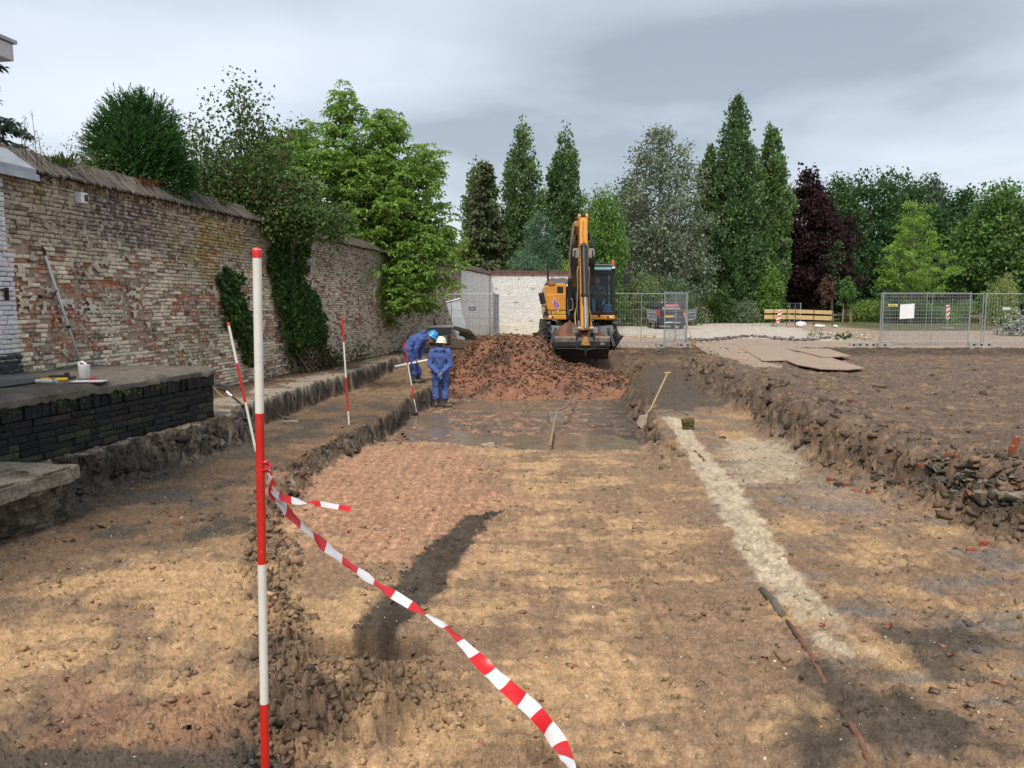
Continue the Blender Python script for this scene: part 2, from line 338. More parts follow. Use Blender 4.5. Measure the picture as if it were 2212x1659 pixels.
def detail(x, y, w):
    rough = np.clip(.22 * w['F'] + .3 * w['L'] + .3 * w['B'] + .42 * w['T'] + 1.5 * w['bank'] + 1.6 * w['mw'] + .3 * w['U'] + w['te'] * .8, 0, 2) * ss(29.5, 27.8, y)
    n1 = fbm(x * 2.2, y * 2.2, 4, 201); n2 = fbm(x * 9, y * 9, 4, 211, .6); n3 = np.abs(fbm(x * 22, y * 22, 3, 221, .6))
    pid = ss(.1, .9, fbm(x * .9, y * .9, 2, 231))          # where the soil lies loose
    near = ss(16, 6, y)
    d = rough * (.045 * n1 + .035 * n2 + .018 * n3) + .010 * n2 * ss(28, 20, y) + (.008 + .015 * pid) * n3 * near + .004 * fbm(x * 45, y * 45, 2, 225) * ss(9, 4, y)
    drag = fbm(x * 1.2, y * 9, 4, 241); d = d + .014 * drag * (w['T'] + .5 * w['F'] + .5 * w['B']) * ss(30, 20, y)
    d = d + .007 * fbm(x * 13 + .8 * pn(x * .5, y * .5, 243), y * .7, 3, 242) * (w['F'] + w['B'] + w['T']) * ss(30, 18, y)
    return d
def Z(x, y):
    z, w = base(x, y); z = z + detail(np.asarray(x, float), np.asarray(y, float), w)
    for poly, zw in PUD:
        s = sdist(np.asarray(x, float), np.asarray(y, float), poly); t = ss(-.25, .12, s)
        z = mix(z, zw - .012 + .030 * fbm(np.asarray(x) * 2.3, np.asarray(y) * 2.3, 4, 251) + .016 * pn(np.asarray(x) * 12, np.asarray(y) * 12, 5), t)
    return z
th = np.concatenate([np.linspace(-180, -42, 60)[:-1], np.linspace(-42, -36, 20)[:-1], np.linspace(-36, 36, 960), np.linspace(36, 42, 20)[1:], np.linspace(42, 180, 60)[1:-1]])
rr = np.concatenate([np.geomspace(.25, 2.4, 22)[:-1], np.geomspace(2.4, 8, 470)[:-1], np.geomspace(8, 32, 330), np.geomspace(32, 90, 70)[1:], np.geomspace(90, 2200, 24)[1:]])
TH, RR = np.meshgrid(np.radians(th), rr, indexing='ij'); gx = (RR * np.sin(TH)).ravel(); gy = (RR * np.cos(TH)).ravel()
gz, gw = base(gx, gy); gcol, gwf = colour(gx, gy, gz, gw); gz = Z(gx, gy)
bw_ = np.clip(gw['bl'] + gw['be'] + .8 * gw['bank'], 0, 1) * ss(2.5, 5, gy); gx = gx + bw_ * (.05 * fbm(gy * 5, gz * 9, 4, 295) + .025 * fbm(gy * 14, gz * 22, 3, 297)); gy = gy + bw_ * .04 * fbm(gy * 7 + 3, gz * 12, 3, 299)
nt_, nr_ = len(th), len(rr)
ii = np.arange(nt_)[:, None]; jj = np.arange(nr_ - 1)[None, :]; i2 = (ii + 1) % nt_
gf = np.stack([(ii * nr_ + jj), (ii * nr_ + jj + 1), (i2 * nr_ + jj + 1), (i2 * nr_ + jj)], -1).reshape(-1, 4)
wetv = np.clip(gwf * (.45 + .6 * fbm(gx * 1.5, gy * 1.5, 3, 261)) + .5 * pm(gx, gy, P_DK3, .3, .3, 2, 44), 0, 1)
M_GROUND = mat('soil', attr=True, rough=.92, var=(30, .20), var2=(110, .30), bump=[(22, .35, .03), (80, .45, .015)], spec=.2, wet=True)
ground = nmesh('ground', np.stack([gx, gy, gz], -1), gf, M_GROUND, None, gcol, True, {'wet': wetv}); ground['kind'] = 'structure'
M_WATER = mat('muddy_water', (.19, .14, .095), .16, var=(3, .2), spec=.35)
for k, (poly, zw) in enumerate(PUD):
    b0, b1 = poly.min(0) - .4, poly.max(0) + .4; n = 60
    X, Y = np.meshgrid(np.linspace(b0[0], b1[0], n), np.linspace(b0[1], b1[1], n), indexing='ij'); s = sdist(X.ravel(), Y.ravel(), poly).reshape(n, n)
    keep = s > -.2; f = [[i * n + j, (i + 1) * n + j, (i + 1) * n + j + 1, i * n + j + 1] for i in range(n - 1) for j in range(n - 1) if keep[i, j] and keep[i + 1, j] and keep[i, j + 1] and keep[i + 1, j + 1]]
    o = nmesh('water', np.stack([X.ravel(), Y.ravel(), np.full(n * n, zw)], -1), f, M_WATER); o['kind'] = 'structure'
# ---------------------------------------------------------------- loose soil lying on it
def scatter(n, fn, rseed, ymin=2.4, ymax=26):
    r = np.random.default_rng(rseed); y = np.exp(r.uniform(np.log(ymin), np.log(ymax), n)); a = r.uniform(-.68, .68, n); x = y * a * 1.02
    z, w = base(x, y); k = r.random(n) < fn(x, y, w); return x[k], y[k], {q: v[k] for q, v in w.items()}, r
M_STONE = mat('stone_bits', attr=True, rough=.9, var=(60, .3), bump=(70, .5, .01), spec=.3)
def soil_bits(name, n, fn, seed, smin, smax, palette=None, ymax=26, sub=1, power=3, cap=.0042):
    x, y, w, r = scatter(n, fn, seed, ymax=ymax)
    size = smin + (smax - smin) * r.random(len(x)) ** power; size = np.minimum(size, cap * y + smin)
    z = Z(x, y)
    if palette is None:
        zz, w2 = base(x, y); c, _ = colour(x, y, zz, w2); c = c * r.uniform(.55, 1.1, (len(x), 1))
    else:
        p = np.array(palette); c = p[r.integers(0, len(p), len(x))] * r.uniform(.7, 1.3, (len(x), 1))
    o = rocks(name, np.stack([x, y, z + size * .12], -1), size, c, M_STONE, .65, sub, seed=seed)
    o['kind'] = 'stuff'; return o
clumpy = lambda x, y, s: ss(.05, .7, fbm(x * 1.4, y * 1.4, 3, s))
o = soil_bits('soil_crumbs', 36000, lambda x, y, w: np.clip(.12 + .75 * clumpy(x, y, 301) * (w['F'] + w['L'] + w['B']) + 1.2 * w['bank'] + .35 * w['T'] + w['mw'], 0, 1) * ss(29, 26, y), 11, .004, .03)
tag(o, 'loose crumbs of soil scattered over the trench floor and banks', 'soil')
o = soil_bits('clods', 26000, lambda x, y, w: np.clip(1.1 * w['bank'] + .9 * w['mw'] + .02 * w['T'] + .012 * clumpy(x, y, 305) * .5 + 1.5 * np.clip(w['ridge'], 0, .12) * 5, 0, 1), 12, .012, .10, sub=1, cap=.0062)
tag(o, 'dark lumps of dug earth along the trench edges', 'soil')
o = soil_bits('gravel', 7000, lambda x, y, w: .35 + .5 * clumpy(x, y, 311), 13, .003, .012, [(.55, .5, .42), (.42, .36, .28), (.3, .28, .26), (.5, .4, .25)], power=4)
tag(o, 'small pale pebbles strewn across the bare soil', 'gravel')
o = soil_bits('brick_crumbs', 5000, lambda x, y, w: np.clip(.05 + .45 * ss(12.4, 13, y) * w['F'] * (.1 + clumpy(x, y, 317)) + .12 * pm(x, y, P_RED, .2, .3, 2, 50) + .35 * pm(x, y, P_RB, .2, .3, 2, 51) * clumpy(x, y, 318) + .25 * w['bank'] * (x > 2), 0, 1), 14, .005, .032, [(.42, .13, .06), (.35, .12, .07), (.38, .18, .12), (.28, .13, .09), (.45, .27, .2)], ymax=23, sub=0)
tag(o, 'crushed orange red brick bits spread over the wet floor', 'rubble')
# ================================================================ WALLS (local frame: X along the wall, Y into it, Z up)
WA = math.atan2(.9876, .1571); WO = np.array([-8., 0, 0]); WU = np.array([.1571, .9876, 0]); WN = np.array([.9876, -.1571, 0])
def WP(px, py):                         # pixel -> (s, z) on the long wall's face
    r = ray(px, py); t = np.dot(WO - np.array([0, 0, EYE]), WN) / np.dot(r, WN); p = r * t + np.array([0, 0, EYE]); return float(np.dot(p - WO, WU)), float(p[2])
def W3(s, z, off=0): return WO + WU * s + WN * off + np.array([0, 0, z])
M_BRICK = mat('old_brick', attr=True, rough=.93, var=(24, .28), var2=(7, .16), bump=[(30, .7, .015), (90, .5, .006)], spec=.2, dirt=[((.58, .51, .40), 9, .50, .62, .8), ((.55, .51, .45), 24, .55, .66, .6), ((.10, .085, .06), 17, .58, .68, .6), ((.29, .09, .042), 13, .64, .69, .7)])
M_BRICKP = mat('painted_brick', attr=True, rough=.85, var=(18, .12), bump=[(25, .5, .01)], spec=.3, dirt=[((.35, .25, .18), 9, .64, .7, .6)])
M_TAR = mat('tarred_brick', attr=True, rough=.8, var=(16, .45), bump=[(22, .8, .02), (70, .5, .006)], spec=.35, dirt=[((.03, .032, .018), 6, .52, .66, .4), ((.06, .04, .03), 13, .62, .68, .4)])
M_MORTAR = mat('mortar', attr=True, rough=.95, var=(14, .25), bump=(40, .6, .01), spec=.15)
M_TILE = mat('weathered_tile', attr=True, rough=.9, var=(20, .35), bump=(35, .5, .01), spec=.25, dirt=((.08, .075, .04), 5, .57, .68, .35))
M_CONC = mat('weathered_concrete', (.135, .117, .095), .9, var=(5, .35), var2=(40, .2), bump=[(12, .3, .02), (60, .5, .008)], spec=.25, dirt=[((.09, .085, .06), 2.2, .5, .66, .6)])
M_ZINC = mat('zinc_sheet', (.36, .38, .41), .5, .5, var=(5, .2))
def bricks(mb, s0, s1, z0, z1, fcol, seed=1, course=.061, length=.215, gap=.010, rough=1., depth=.03, ztop=None):
    r = random.Random(seed); z = z0; k = 0
    while z < z1 - .02:
        h = course - gap; s = s0 - r.random() * length * .5
        while s < s1:
            l = length if r.random() < .62 else length * .48; a, b = max(s, s0), min(s + l - gap, s1)
            if b - a > .03 and (ztop is None or z + h < ztop((a + b) / 2)):
                c, rec = fcol((a + b) / 2, z, r)
                if c is not None:
                    y = rec - depth + r.gauss(0, .004) * rough; e = min(.012 + r.random() * .008, h * .3, (b - a) * .3) * (.6 + .4 * rough)
                    j = lambda q=.004: r.gauss(0, q) * rough
                    o = [(a, z), (b, z), (b, z + h), (a, z + h)]; i_ = [(a + e, z + e), (b - e, z + e), (b - e, z + h - e), (a + e, z + h - e)]
                    vs = [(p[0] + j(.002), .012, p[1]) for p in o] + [(p[0] + j(), y + .006 + abs(j(.003)), p[1] + j()) for p in o] + [(p[0] + j(), y + j(.003), p[1] + j()) for p in i_]
                    mb.col = c
                    mb.add(vs, [[8, 9, 10, 11], [4, 5, 9, 8], [5, 6, 10, 9], [6, 7, 11, 10], [7, 4, 8, 11], [0, 1, 5, 4], [1, 2, 6, 5], [2, 3, 7, 6], [3, 0, 4, 7]])
            s += l
        z += course; k += 1
def nz(s, z, sc, sd, o=3): return float(fbm(np.array([s * sc]), np.array([z * sc]), o, sd)[0])
CRM, GRW, RED, DBR, OLV, YEL, PUR = (.50, .42, .29), (.46, .43, .38), (.36, .085, .035), (.115, .082, .06), (.20, .165, .07), (.34, .235, .05), (.10, .08, .085)
def wallcol(s, z, r):
    n1, n2, n3 = nz(s, z, .45, 401), nz(s, z, 1.4, 411), nz(s, z, .9, 415); sd = 0.
    zh = z / 3.35 + .09 * n1 + .05 * n2; A = np.array
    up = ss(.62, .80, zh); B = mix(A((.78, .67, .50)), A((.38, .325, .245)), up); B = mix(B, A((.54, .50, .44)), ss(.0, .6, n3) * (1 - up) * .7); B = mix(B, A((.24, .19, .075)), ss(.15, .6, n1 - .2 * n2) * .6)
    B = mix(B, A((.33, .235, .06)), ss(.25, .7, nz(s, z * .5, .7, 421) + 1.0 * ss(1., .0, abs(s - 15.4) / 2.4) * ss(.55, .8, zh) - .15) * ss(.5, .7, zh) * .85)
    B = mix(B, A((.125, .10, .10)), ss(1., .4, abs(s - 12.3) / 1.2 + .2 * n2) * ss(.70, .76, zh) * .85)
    B = mix(B, A((.22, .18, .08)), ss(.16, .02, zh) * ss(-.3, .3, n1) * .6)
    if s > 19: B = mix(B, A((.20, .155, .115)), .30 + .2 * (s > 28))
    redp = (.17 + .85 * ss(.28, -.02, abs(zh - .45) - .06) * ss(-.12, .40, n2 + .35 * n3 + .55 * ss(12.5, 9.6, s) - .05) + .22 * ss(.32, .1, zh) * ss(-.2, .3, n2)) * (1 - .9 * up) * (.6 if s > 19 else 1)
    t = r.random(); v = r.uniform(.82, 1.14)
    if t < redp: c = A((.40, .115, .05)) if r.random() < .7 else A((.21, .095, .06)); c = mix(c, B, r.random() * .35); sd = .014 + .022 * (r.random() < .5)
    elif t < redp + .10 + .10 * up: c = mix(B, A(DBR), r.uniform(.4, .9))
    elif t < redp + .22: c = mix(B, A((.50, .45, .36)), r.uniform(.3, .8) * (1 - .5 * up))
    else: c = B
    return tuple(c * v), (.055 if r.random() < .015 else sd)
def coping(name, s0, s1, zt, parent, seed=3, ov=.13, rise=.30, back=.45):
    r = random.Random(seed); mb = MB(); s = s0
    while s < s1:
        for row in range(2):
            w = r.uniform(.024, .040); lift = r.gauss(0, .007); tilt = r.gauss(0, .05); t0, t1 = (0, .62) if row == 0 else (.48, 1.0)
            t0 += r.uniform(-.06, .05); ya, yb = -ov + back * t0, -ov + back * t1; za, zb = zt + rise * t0 + lift, zt + rise * t1 + lift + .012 + row * .02
            c = random.Random(int(s * 900) + row).choice([(.10, .083, .068), (.12, .10, .083), (.15, .138, .123), (.075, .062, .052), (.12, .098, .074)]); mb.col = jit_(c, r.uniform(.7, 1.25))
            sk = .10
            mb.add([(s + tilt * .1, ya, za), (s + w, ya, za + r.gauss(0, .006)), (s + w + sk, yb, zb), (s + sk, yb, zb), (s, ya, za + .03), (s + w, ya, za + .03), (s + w + sk, yb, zb + .03), (s + sk, yb, zb + .03)],
                   [[0, 1, 2, 3][::-1], [4, 5, 6, 7], [0, 1, 5, 4], [1, 2, 6, 5], [2, 3, 7, 6], [3, 0, 4, 7]])
        s += r.uniform(.028, .040)
    mb.col = (.12, .09, .065)
    mb.add([(s0, -.02, zt - .10), (s1, -.02, zt - .10), (s1, .33, zt - .10), (s0, .33, zt - .10), (s0, -.02, zt + .03), (s1, -.02, zt + .03), (s1, .33, zt + rise - .03), (s0, .33, zt + rise - .03)], [[0, 1, 5, 4], [4, 5, 6, 7], [1, 2, 6, 5], [0, 4, 7, 3], [3, 7, 6, 2]])
    mb.add([(s0, .33, zt + rise - .02), (s1, .33, zt + rise - .02), (s1, .75, zt), (s0, .75, zt)], [[0, 1, 2, 3]])
    return mb.build(name, M_TILE, parent, usecol=True)
S1 = 17.3
wall = empty('brick_wall', WO, WA, 'tall weathered brick wall with peeling limewash and red patches, behind the dark dock', 'wall')
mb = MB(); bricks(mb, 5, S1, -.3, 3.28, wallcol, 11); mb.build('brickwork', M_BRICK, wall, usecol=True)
mb = MB(); mb.col = (.33, .285, .22); mb.span((4, .008, -.6), (S1, .62, 3.30)); mb.build('mortar_core', M_MORTAR, wall, usecol=True)
def whitewash(par, s0, s1, z0, z1, thr, seed, cell=.03):
    # worn skin of limewash still bridging the joints
    S, Zg = np.meshgrid(np.arange(s0, s1, cell), np.arange(z0, z1, cell * .8), indexing='ij'); a, b = S.ravel(), Zg.ravel(); zh = b / 3.35
    m = .5 * fbm(a * .8, b * .9, 3, seed) + .6 * fbm(a * 3, b * 4, 4, seed + 1, .65) + .55 * fbm(a * 14, b * 22, 3, seed + 2) + .25 * ss(.0, .3, .32 - np.abs(zh - .52)) - .25 * ss(.3, .0, zh)
    keep = (m > thr).reshape(S.shape); y = -.033 - .012 * np.clip(m - thr, 0, .6) + .006 * fbm(a * 9, b * 13, 3, seed + 3); f1 = fbm(a * 1.1, b * .8, 4, seed + 4); f2 = fbm(a * 6, b * 6, 3, seed + 5)
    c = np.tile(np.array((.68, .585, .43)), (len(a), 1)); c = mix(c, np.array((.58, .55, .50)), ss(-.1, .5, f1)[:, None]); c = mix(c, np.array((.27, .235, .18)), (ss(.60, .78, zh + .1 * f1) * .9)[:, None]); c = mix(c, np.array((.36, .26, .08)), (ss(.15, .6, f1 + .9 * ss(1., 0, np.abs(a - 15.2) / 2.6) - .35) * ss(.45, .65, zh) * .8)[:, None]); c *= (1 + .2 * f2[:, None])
    n0, n1 = S.shape; idx = np.arange(n0 * n1).reshape(n0, n1); k = keep[:-1, :-1] & keep[1:, :-1] & keep[:-1, 1:] & keep[1:, 1:]
    f = np.stack([idx[:-1, :-1][k], idx[1:, :-1][k], idx[1:, 1:][k], idx[:-1, 1:][k]], -1); u, inv = np.unique(f, return_inverse=True); f = inv.reshape(f.shape)
    o = nmesh('limewash_skin', np.stack([a, y, b], -1)[u], f, M_BRICK, par, c[u]); o['kind'] = 'stuff'
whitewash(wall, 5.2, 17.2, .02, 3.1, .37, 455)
coping('coping', 4, 17.2, 3.33, wall)
mb = MB(); mb.col = (.11, .085, .065); r_ = random.Random(5)
s = 4.
while s < S1:                                            # brick-on-end course under the coping
    c = r_.choice([DBR, (.16, .12, .08), OLV]); mb.col = jit_(c, r_.uniform(.6, 1.1)); mb.span((s, -.045 + r_.gauss(0, .006), 3.215), (s + .058, .05, 3.325)); s += .066
mb.build('cornice', M_BRICK, wall, usecol=True)
wal2 = empty('brick_wall', WO - WN * .07, WA, 'lower brown stretch of brick wall beyond the ivy, ending in a whitewashed bay at the corner', 'wall')
mb = MB(); bricks(mb, S1, 36.3, -.3, 3.2, wallcol, 12); mb.build('brickwork', M_BRICK, wal2, usecol=True)
mb = MB(); mb.col = (.25, .21, .16); mb.span((S1, .008, -.6), (43.3, .6, 3.26)); mb.build('mortar_core', M_MORTAR, wal2, usecol=True)
whitewash(wal2, 17.4, 36, .02, 2.9, .42, 461, .045)
coping('coping', 18.7, 43.2, 3.25, wal2, 8, rise=.26)
def whitecol(s, z, r):
    t = r.random(); v = r.uniform(.86, 1.05)
    if t < .004: return (.33, .2, .14), .02
    if z > 3.05 and t < .2 * (nz(s, z, .8, 444) > .2): return (.25, .13, .09), .01
    g = .78 + .05 * nz(s, z, .5, 431); w = ss(1.2, .1, z)
    return (g * v, (g - .01 - .05 * w) * v, (g - .04 - .12 * w) * v), 0
mb = MB(); bricks(mb, 36.3, 43.2, -.2, 3.2, whitecol, 13, rough=.5); mb.build('whitewash_bay', M_BRICKP, wal2, usecol=True)
p0 = W3(43.25, 0); BW0 = np.array([p0[0], p0[1], 0]); BA = math.atan2(1.0, 7.4)
bwall = empty('whitewashed_wall', BW0, BA, 'white painted brick wall closing the yard behind the excavator', 'wall')
mb = MB(); bricks(mb, 0, 6.3, -.2, 3.2, whitecol, 14, rough=.7); mb.build('brickwork', M_BRICKP, bwall, usecol=True)
mb = MB(); mb.col = (.6, .56, .5); mb.span((-.3, .008, -.5), (6.3, .4, 3.3)); mb.build('mortar_core', M_MORTAR, bwall, usecol=True)
mb = MB(); r_ = random.Random(6); s = -.2
while s < 6.3:
    mb.col = jit_((.20, .105, .08), r_.uniform(.7, 1.15)); mb.span((s, -.07, 3.2 + r_.gauss(0, .006)), (s + .06, .42, 3.32)); mb.col = jit_((.17, .10, .085), r_.uniform(.6, 1.1)); mb.span((s, -.02, 3.34), (s + .058, .3, 3.47 + r_.gauss(0, .015))); s += .064
mb.build('coping', M_TILE, bwall, usecol=True)
# painted end of the long wall at the left edge, its black plinth and the zinc flashing
def edgecol(white):
    def f(s, z, r):
        v = r.uniform(.85, 1.08); b = (.68, .68, .70) if white else (.045, .05, .058)
        return tuple(q * v for q in b), 0
    return f
s_e = WP(30, 700)[0]
pnl = MB(); bricks(pnl, 5, s_e + .02, .98, 2.28, edgecol(1), 21, depth=.045, length=.24, rough=.6); bricks(pnl, 5, WP(7, 500)[0], 2.28, 3.2, edgecol(1), 22, depth=.045, rough=.6)
pnl.build('white_paint', M_BRICKP, wall, usecol=True)
pnl = MB(); bricks(pnl, 5, s_e + .05, -.2, .97, edgecol(0), 23, depth=.06, length=.24, rough=.8); pnl.build('black_plinth', M_TAR, wall, usecol=True)
s_f = WP(52, 345)[0]
mb = MB(); mb.add([(5, -.16, 3.37), (s_f, -.17, 3.35), (s_f - .05, .2, 3.62), (5, .3, 3.72), (5, -.16, 3.30), (s_f, -.17, 3.285), (s_f - .05, .2, 3.58), (5, .3, 3.68)], [[0, 1, 2, 3], [0, 4, 5, 1], [1, 5, 6, 2], [4, 7, 6, 5]])
mb.add([(5, -.185, 3.30), (s_f + .02, -.19, 3.285), (s_f + .02, -.20, 3.20), (5, -.195, 3.215)], [[0, 1, 2, 3]])
mb.build('flashing', M_ZINC, wall)
# little white box lamp and iron hooks on the wall
s, z = WP(165, 428)
bx = empty('wall_box', W3(s, z, .05), WA, 'small white box with a dark window fixed high on the brick wall', 'junction box')
M_WHITE = mat('white_plastic', (.72, .72, .70), .45, var=(8, .08)); M_BLACK = mat('black_paint', (.018, .018, .02), .45, var=(8, .3)); M_IRON = mat('rusty_iron', (.05, .035, .028), .7, .4, var=(15, .4))
mb = MB(); mb.box((0, 0, 0), (.13, .16, .15)); mb.build('housing', M_WHITE, bx, bevel=.008)
mb = MB(); mb.box((.03, -.0805, 0), (.06, .012, .09)); mb.box((.069, 0, 0), (.012, .10, .10)); mb.build('window', M_BLACK, bx)
s, z = WP(82, 641)
hk = empty('wall_hook', W3(s, z, .03), WA, 'black iron hook sticking out of the brick wall near the leaning white pole', 'hook')
mb = MB(); mb.tube([(0, .05, 0), (.0, -.03, 0), (.10, -.10, -.02), (.17, -.12, .09)], .011, 6); mb.box((0, .0, 0), (.06, .02, .05)); mb.build('hook_bar', M_IRON, hk)
s, z = WP(4, 635)
hk = empty('wall_hook', W3(s, z, .05), WA, 'black iron clamp on the white paint at the left edge', 'hook')
mb = MB(); mb.box((0, -.02, 0), (.03, .05, .16)); mb.box((-.05, -.03, .05), (.1, .02, .03)); mb.build('clamp_bar', M_IRON, hk, bevel=.004)
# house corner with a roof edge above the left end
hd = 6.6; e = P3(31, 128, hd)
hs = empty('flat_roofed_house', (e[0], e[1], 0), WA, 'house whose pale grey roof edge juts in at the upper left', 'house')
M_PLAST = mat('house_render', (.5, .48, .45), .9, var=(4, .1)); M_FASC = mat('pale_fascia', (.50, .51, .53), .5, var=(6, .06))
mb = MB(); mb.span((-9.5, .55, -.3), (-.35, 6, e[2] - .05)); mb.build('wall', M_PLAST, hs)
mb = MB(); mb.span((-10, 0, e[2] - .02), (0, 6.4, e[2] + .12)); ro = mb.build('roof', M_FASC, hs, bevel=.01)
mb = MB(); mb.span((-10, -.02, e[2] + .122), (.02, .05, e[2] + .15)); mb.build('roof_edge', M_ZINC, ro)
# ================================================================ LOADING DOCK AND THINGS ON IT
zt = .72; c1 = PZ(455, 792, zt); c0 = PZ(0, 857, zt); bk = W3(12.0, zt)
du = (c1 - c0); du = du / np.linalg.norm(du); DA = math.atan2(du[1], du[0])
dock = empty('loading_dock', (c1[0], c1[1], 0), DA, 'raised dock of black tarred brick with a concrete top at the left', 'loading dock')
def tarcol(s, z, r):
    t = r.random(); v = r.uniform(.5, 1.5); c = (.014, .014, .0145) if t < .75 else ((.02, .0185, .016) if t < .94 else (.034, .024, .02))
    if z < .2 and t > .5: c = (.032, .034, .02)
    return tuple(q * v for q in c), .02 * (r.random() < .12)
mb = MB(); bricks(mb, -8, -.03, -.34, .46, tarcol, 31, course=.072, length=.25, rough=.55, depth=.05, gap=.006)
r_ = random.Random(9); s = -8.
while s < -.06:
    w = r_.uniform(.05, .075); mb.col = jit_((.016, .016, .017), r_.uniform(.5, 1.5)); mb.span((s, -.05 + r_.gauss(0, .008), .465), (s + w, .05, .615)); s += w + .01
# right-hand end wall of the dock
q = MB(); bricks(q, 0, 1.9, -.34, .62, tarcol, 32, course=.072, length=.25, rough=.55, depth=.05, gap=.006)
for v, f in ((np.array(q.v), q.f),):
    ang = R(-96 + 90 + 90); ca, sa = math.cos(R(84)), math.sin(R(84)); vv = [(x * ca - y * sa - .02, x * sa + y * ca, z) for x, y, z in v]
    o_ = len(mb.v); mb.v += vv; mb.c += q.c; mb.f += [[i + o_ for i in g] for g in f]; mb.mi += [0] * len(f)
mb.build('brick_face', M_TAR, dock, usecol=True)
mb = MB(); mb.col = (.02, .02, .02); mb.prism([(-8, .01), (-.02, .01), (.12, 1.7), (-8, 2.4)], .95, Matrix.Translation((0, 0, -.34))); mb.build('core', M_TAR, dock, usecol=True)
# top slab: subdivided and worn
n, m_ = 120, 30; vs = []; fs = []
for i in range(n + 1):
    for j in range(m_ + 1):
        a = -8 + 8.05 * i / n; ej = j / m_; back = 2.3 - .9 * ss(-1.5, .05, a) * 0 + 0.
        y = -.07 + ej * (2.35 + .0 * a); xx = a + .16 * ej * (i / n) ** 6
        e1 = min(1, (ej * 2.4) / .06); e2 = min(1, (8.05 - 8.05 * i / n) / .08)
        edge = min(e1, e2); rn = float(pn(np.array([a * 3.1]), np.array([0.3]), 55)[0])
        if j == 0: y += .035 * rn
        if j == 0 and i == n: xx -= .05; y += .05
        vs.append((xx, y, zt - .05 * (1 - edge) ** 2 + .006 * float(fbm(np.array([a * 2]), np.array([y * 2]), 3, 56)[0])))
N_ = (m_ + 1)
fs = [[i * N_ + j, (i + 1) * N_ + j, (i + 1) * N_ + j + 1, i * N_ + j + 1] for i in range(n) for j in range(m_)]
ring = [i * N_ for i in range(n + 1)] + [n * N_ + j for j in range(1, m_ + 1)]; o_ = len(vs)
rr_ = random.Random(2); vs += [(vs[k][0] + rr_.gauss(0, .008), vs[k][1] + rr_.gauss(0, .01), zt - .115 + rr_.gauss(0, .008)) for k in ring]
fs += [[ring[k], o_ + k, o_ + k + 1, ring[k + 1]] for k in range(len(ring) - 1)]
nmesh('concrete_top', vs, fs, M_CONC, dock, smooth=True, sharp=50)
mb = MB(); mb.span((-8, .62, zt + .002), (-1.9, 2.2, zt + .03)); mb.tube([(-8, .62, zt + .02), (-1.9, .62, zt + .02)], .018, 6); mb.build('steel_edge', mat('dark_steel', (.10, .10, .10), .6, .5, var=(6, .3)), dock)
def leafy(name, pts, size, cols, m, parent=None, up=.5, asp=.55, seed=1, dirs=None, jit=.5, fold=.15):
    r = np.random.default_rng(seed); N = len(pts); pts = np.asarray(pts, float)
    a = r.normal(0, 1, (N, 3)) * (1 if dirs is None else jit) + (0 if dirs is None else np.asarray(dirs)); a[:, 2] -= 0 if dirs is not None else .35
    a /= np.linalg.norm(a, axis=1, keepdims=True) + 1e-9
    h = r.normal(0, 1, (N, 3)); h[:, 2] += up * 3
    b = np.cross(a, h); b /= np.linalg.norm(b, axis=1, keepdims=True) + 1e-9; nn = np.cross(b, a)
    L_ = (np.asarray(size) * r.uniform(.65, 1.25, N))[:, None]; Wd = L_ * asp * .5
    mid = pts + a * L_ * .45 - nn * L_ * fold * .3
    v = np.stack([pts, mid + b * Wd + nn * L_ * fold, pts + a * L_ - nn * L_ * fold * .4, mid - b * Wd + nn * L_ * fold], 1).reshape(-1, 3)
    k = (np.arange(N) * 4)[:, None]; f = np.concatenate([k + np.array([[0, 1, 2]]), k + np.array([[0, 2, 3]])], 0)
    return nmesh(name, v, f, m, parent, np.repeat(np.asarray(cols), 4, 0))
M_LEAF = mat('leaves', attr=True, rough=.62, var=None, spec=.18, trans=.38)
M_LEAFM = mat('matt_leaves', attr=True, rough=.6, var=None, spec=.25, trans=.22)
def lcol(n, base_, r, dv=.3, warm=.12, alt=None, pa=.0):
    c = np.tile(np.array(base_), (n, 1)) * r.uniform(1 - dv, 1 + dv, (n, 1)); c[:, 0] *= r.uniform(1 - warm, 1 + warm * 1.6, n)
    if alt is not None:
        k = r.random(n) < pa; c[k] = np.array(alt) * r.uniform(1 - dv, 1 + dv, (k.sum(), 1))
    return c
# small weeds and ferns on the dock lip
r_ = np.random.default_rng(5); pts = []
for (cx, ncl) in ((-3.0, 26), (-2.75, 40), (-2.2, 30), (-1.9, 34), (-1.35, 22), (-3.7, 24), (-.15, 10)):
    for k in range(ncl): pts.append((cx + r_.normal(0, .10), -.09 - abs(r_.normal(0, .02)), zt - .11 - abs(r_.normal(0, .05)) * (2.2 if cx == -2.75 else 1)))
o = leafy('lip_weeds', pts, .035, lcol(len(pts), (.07, .12, .03), r_, .3), M_LEAF, dock, asp=.6); o['kind'] = 'stuff'
def on_dock(px, py, h=0): p = PZ(px, py, zt + .004 + h); return p
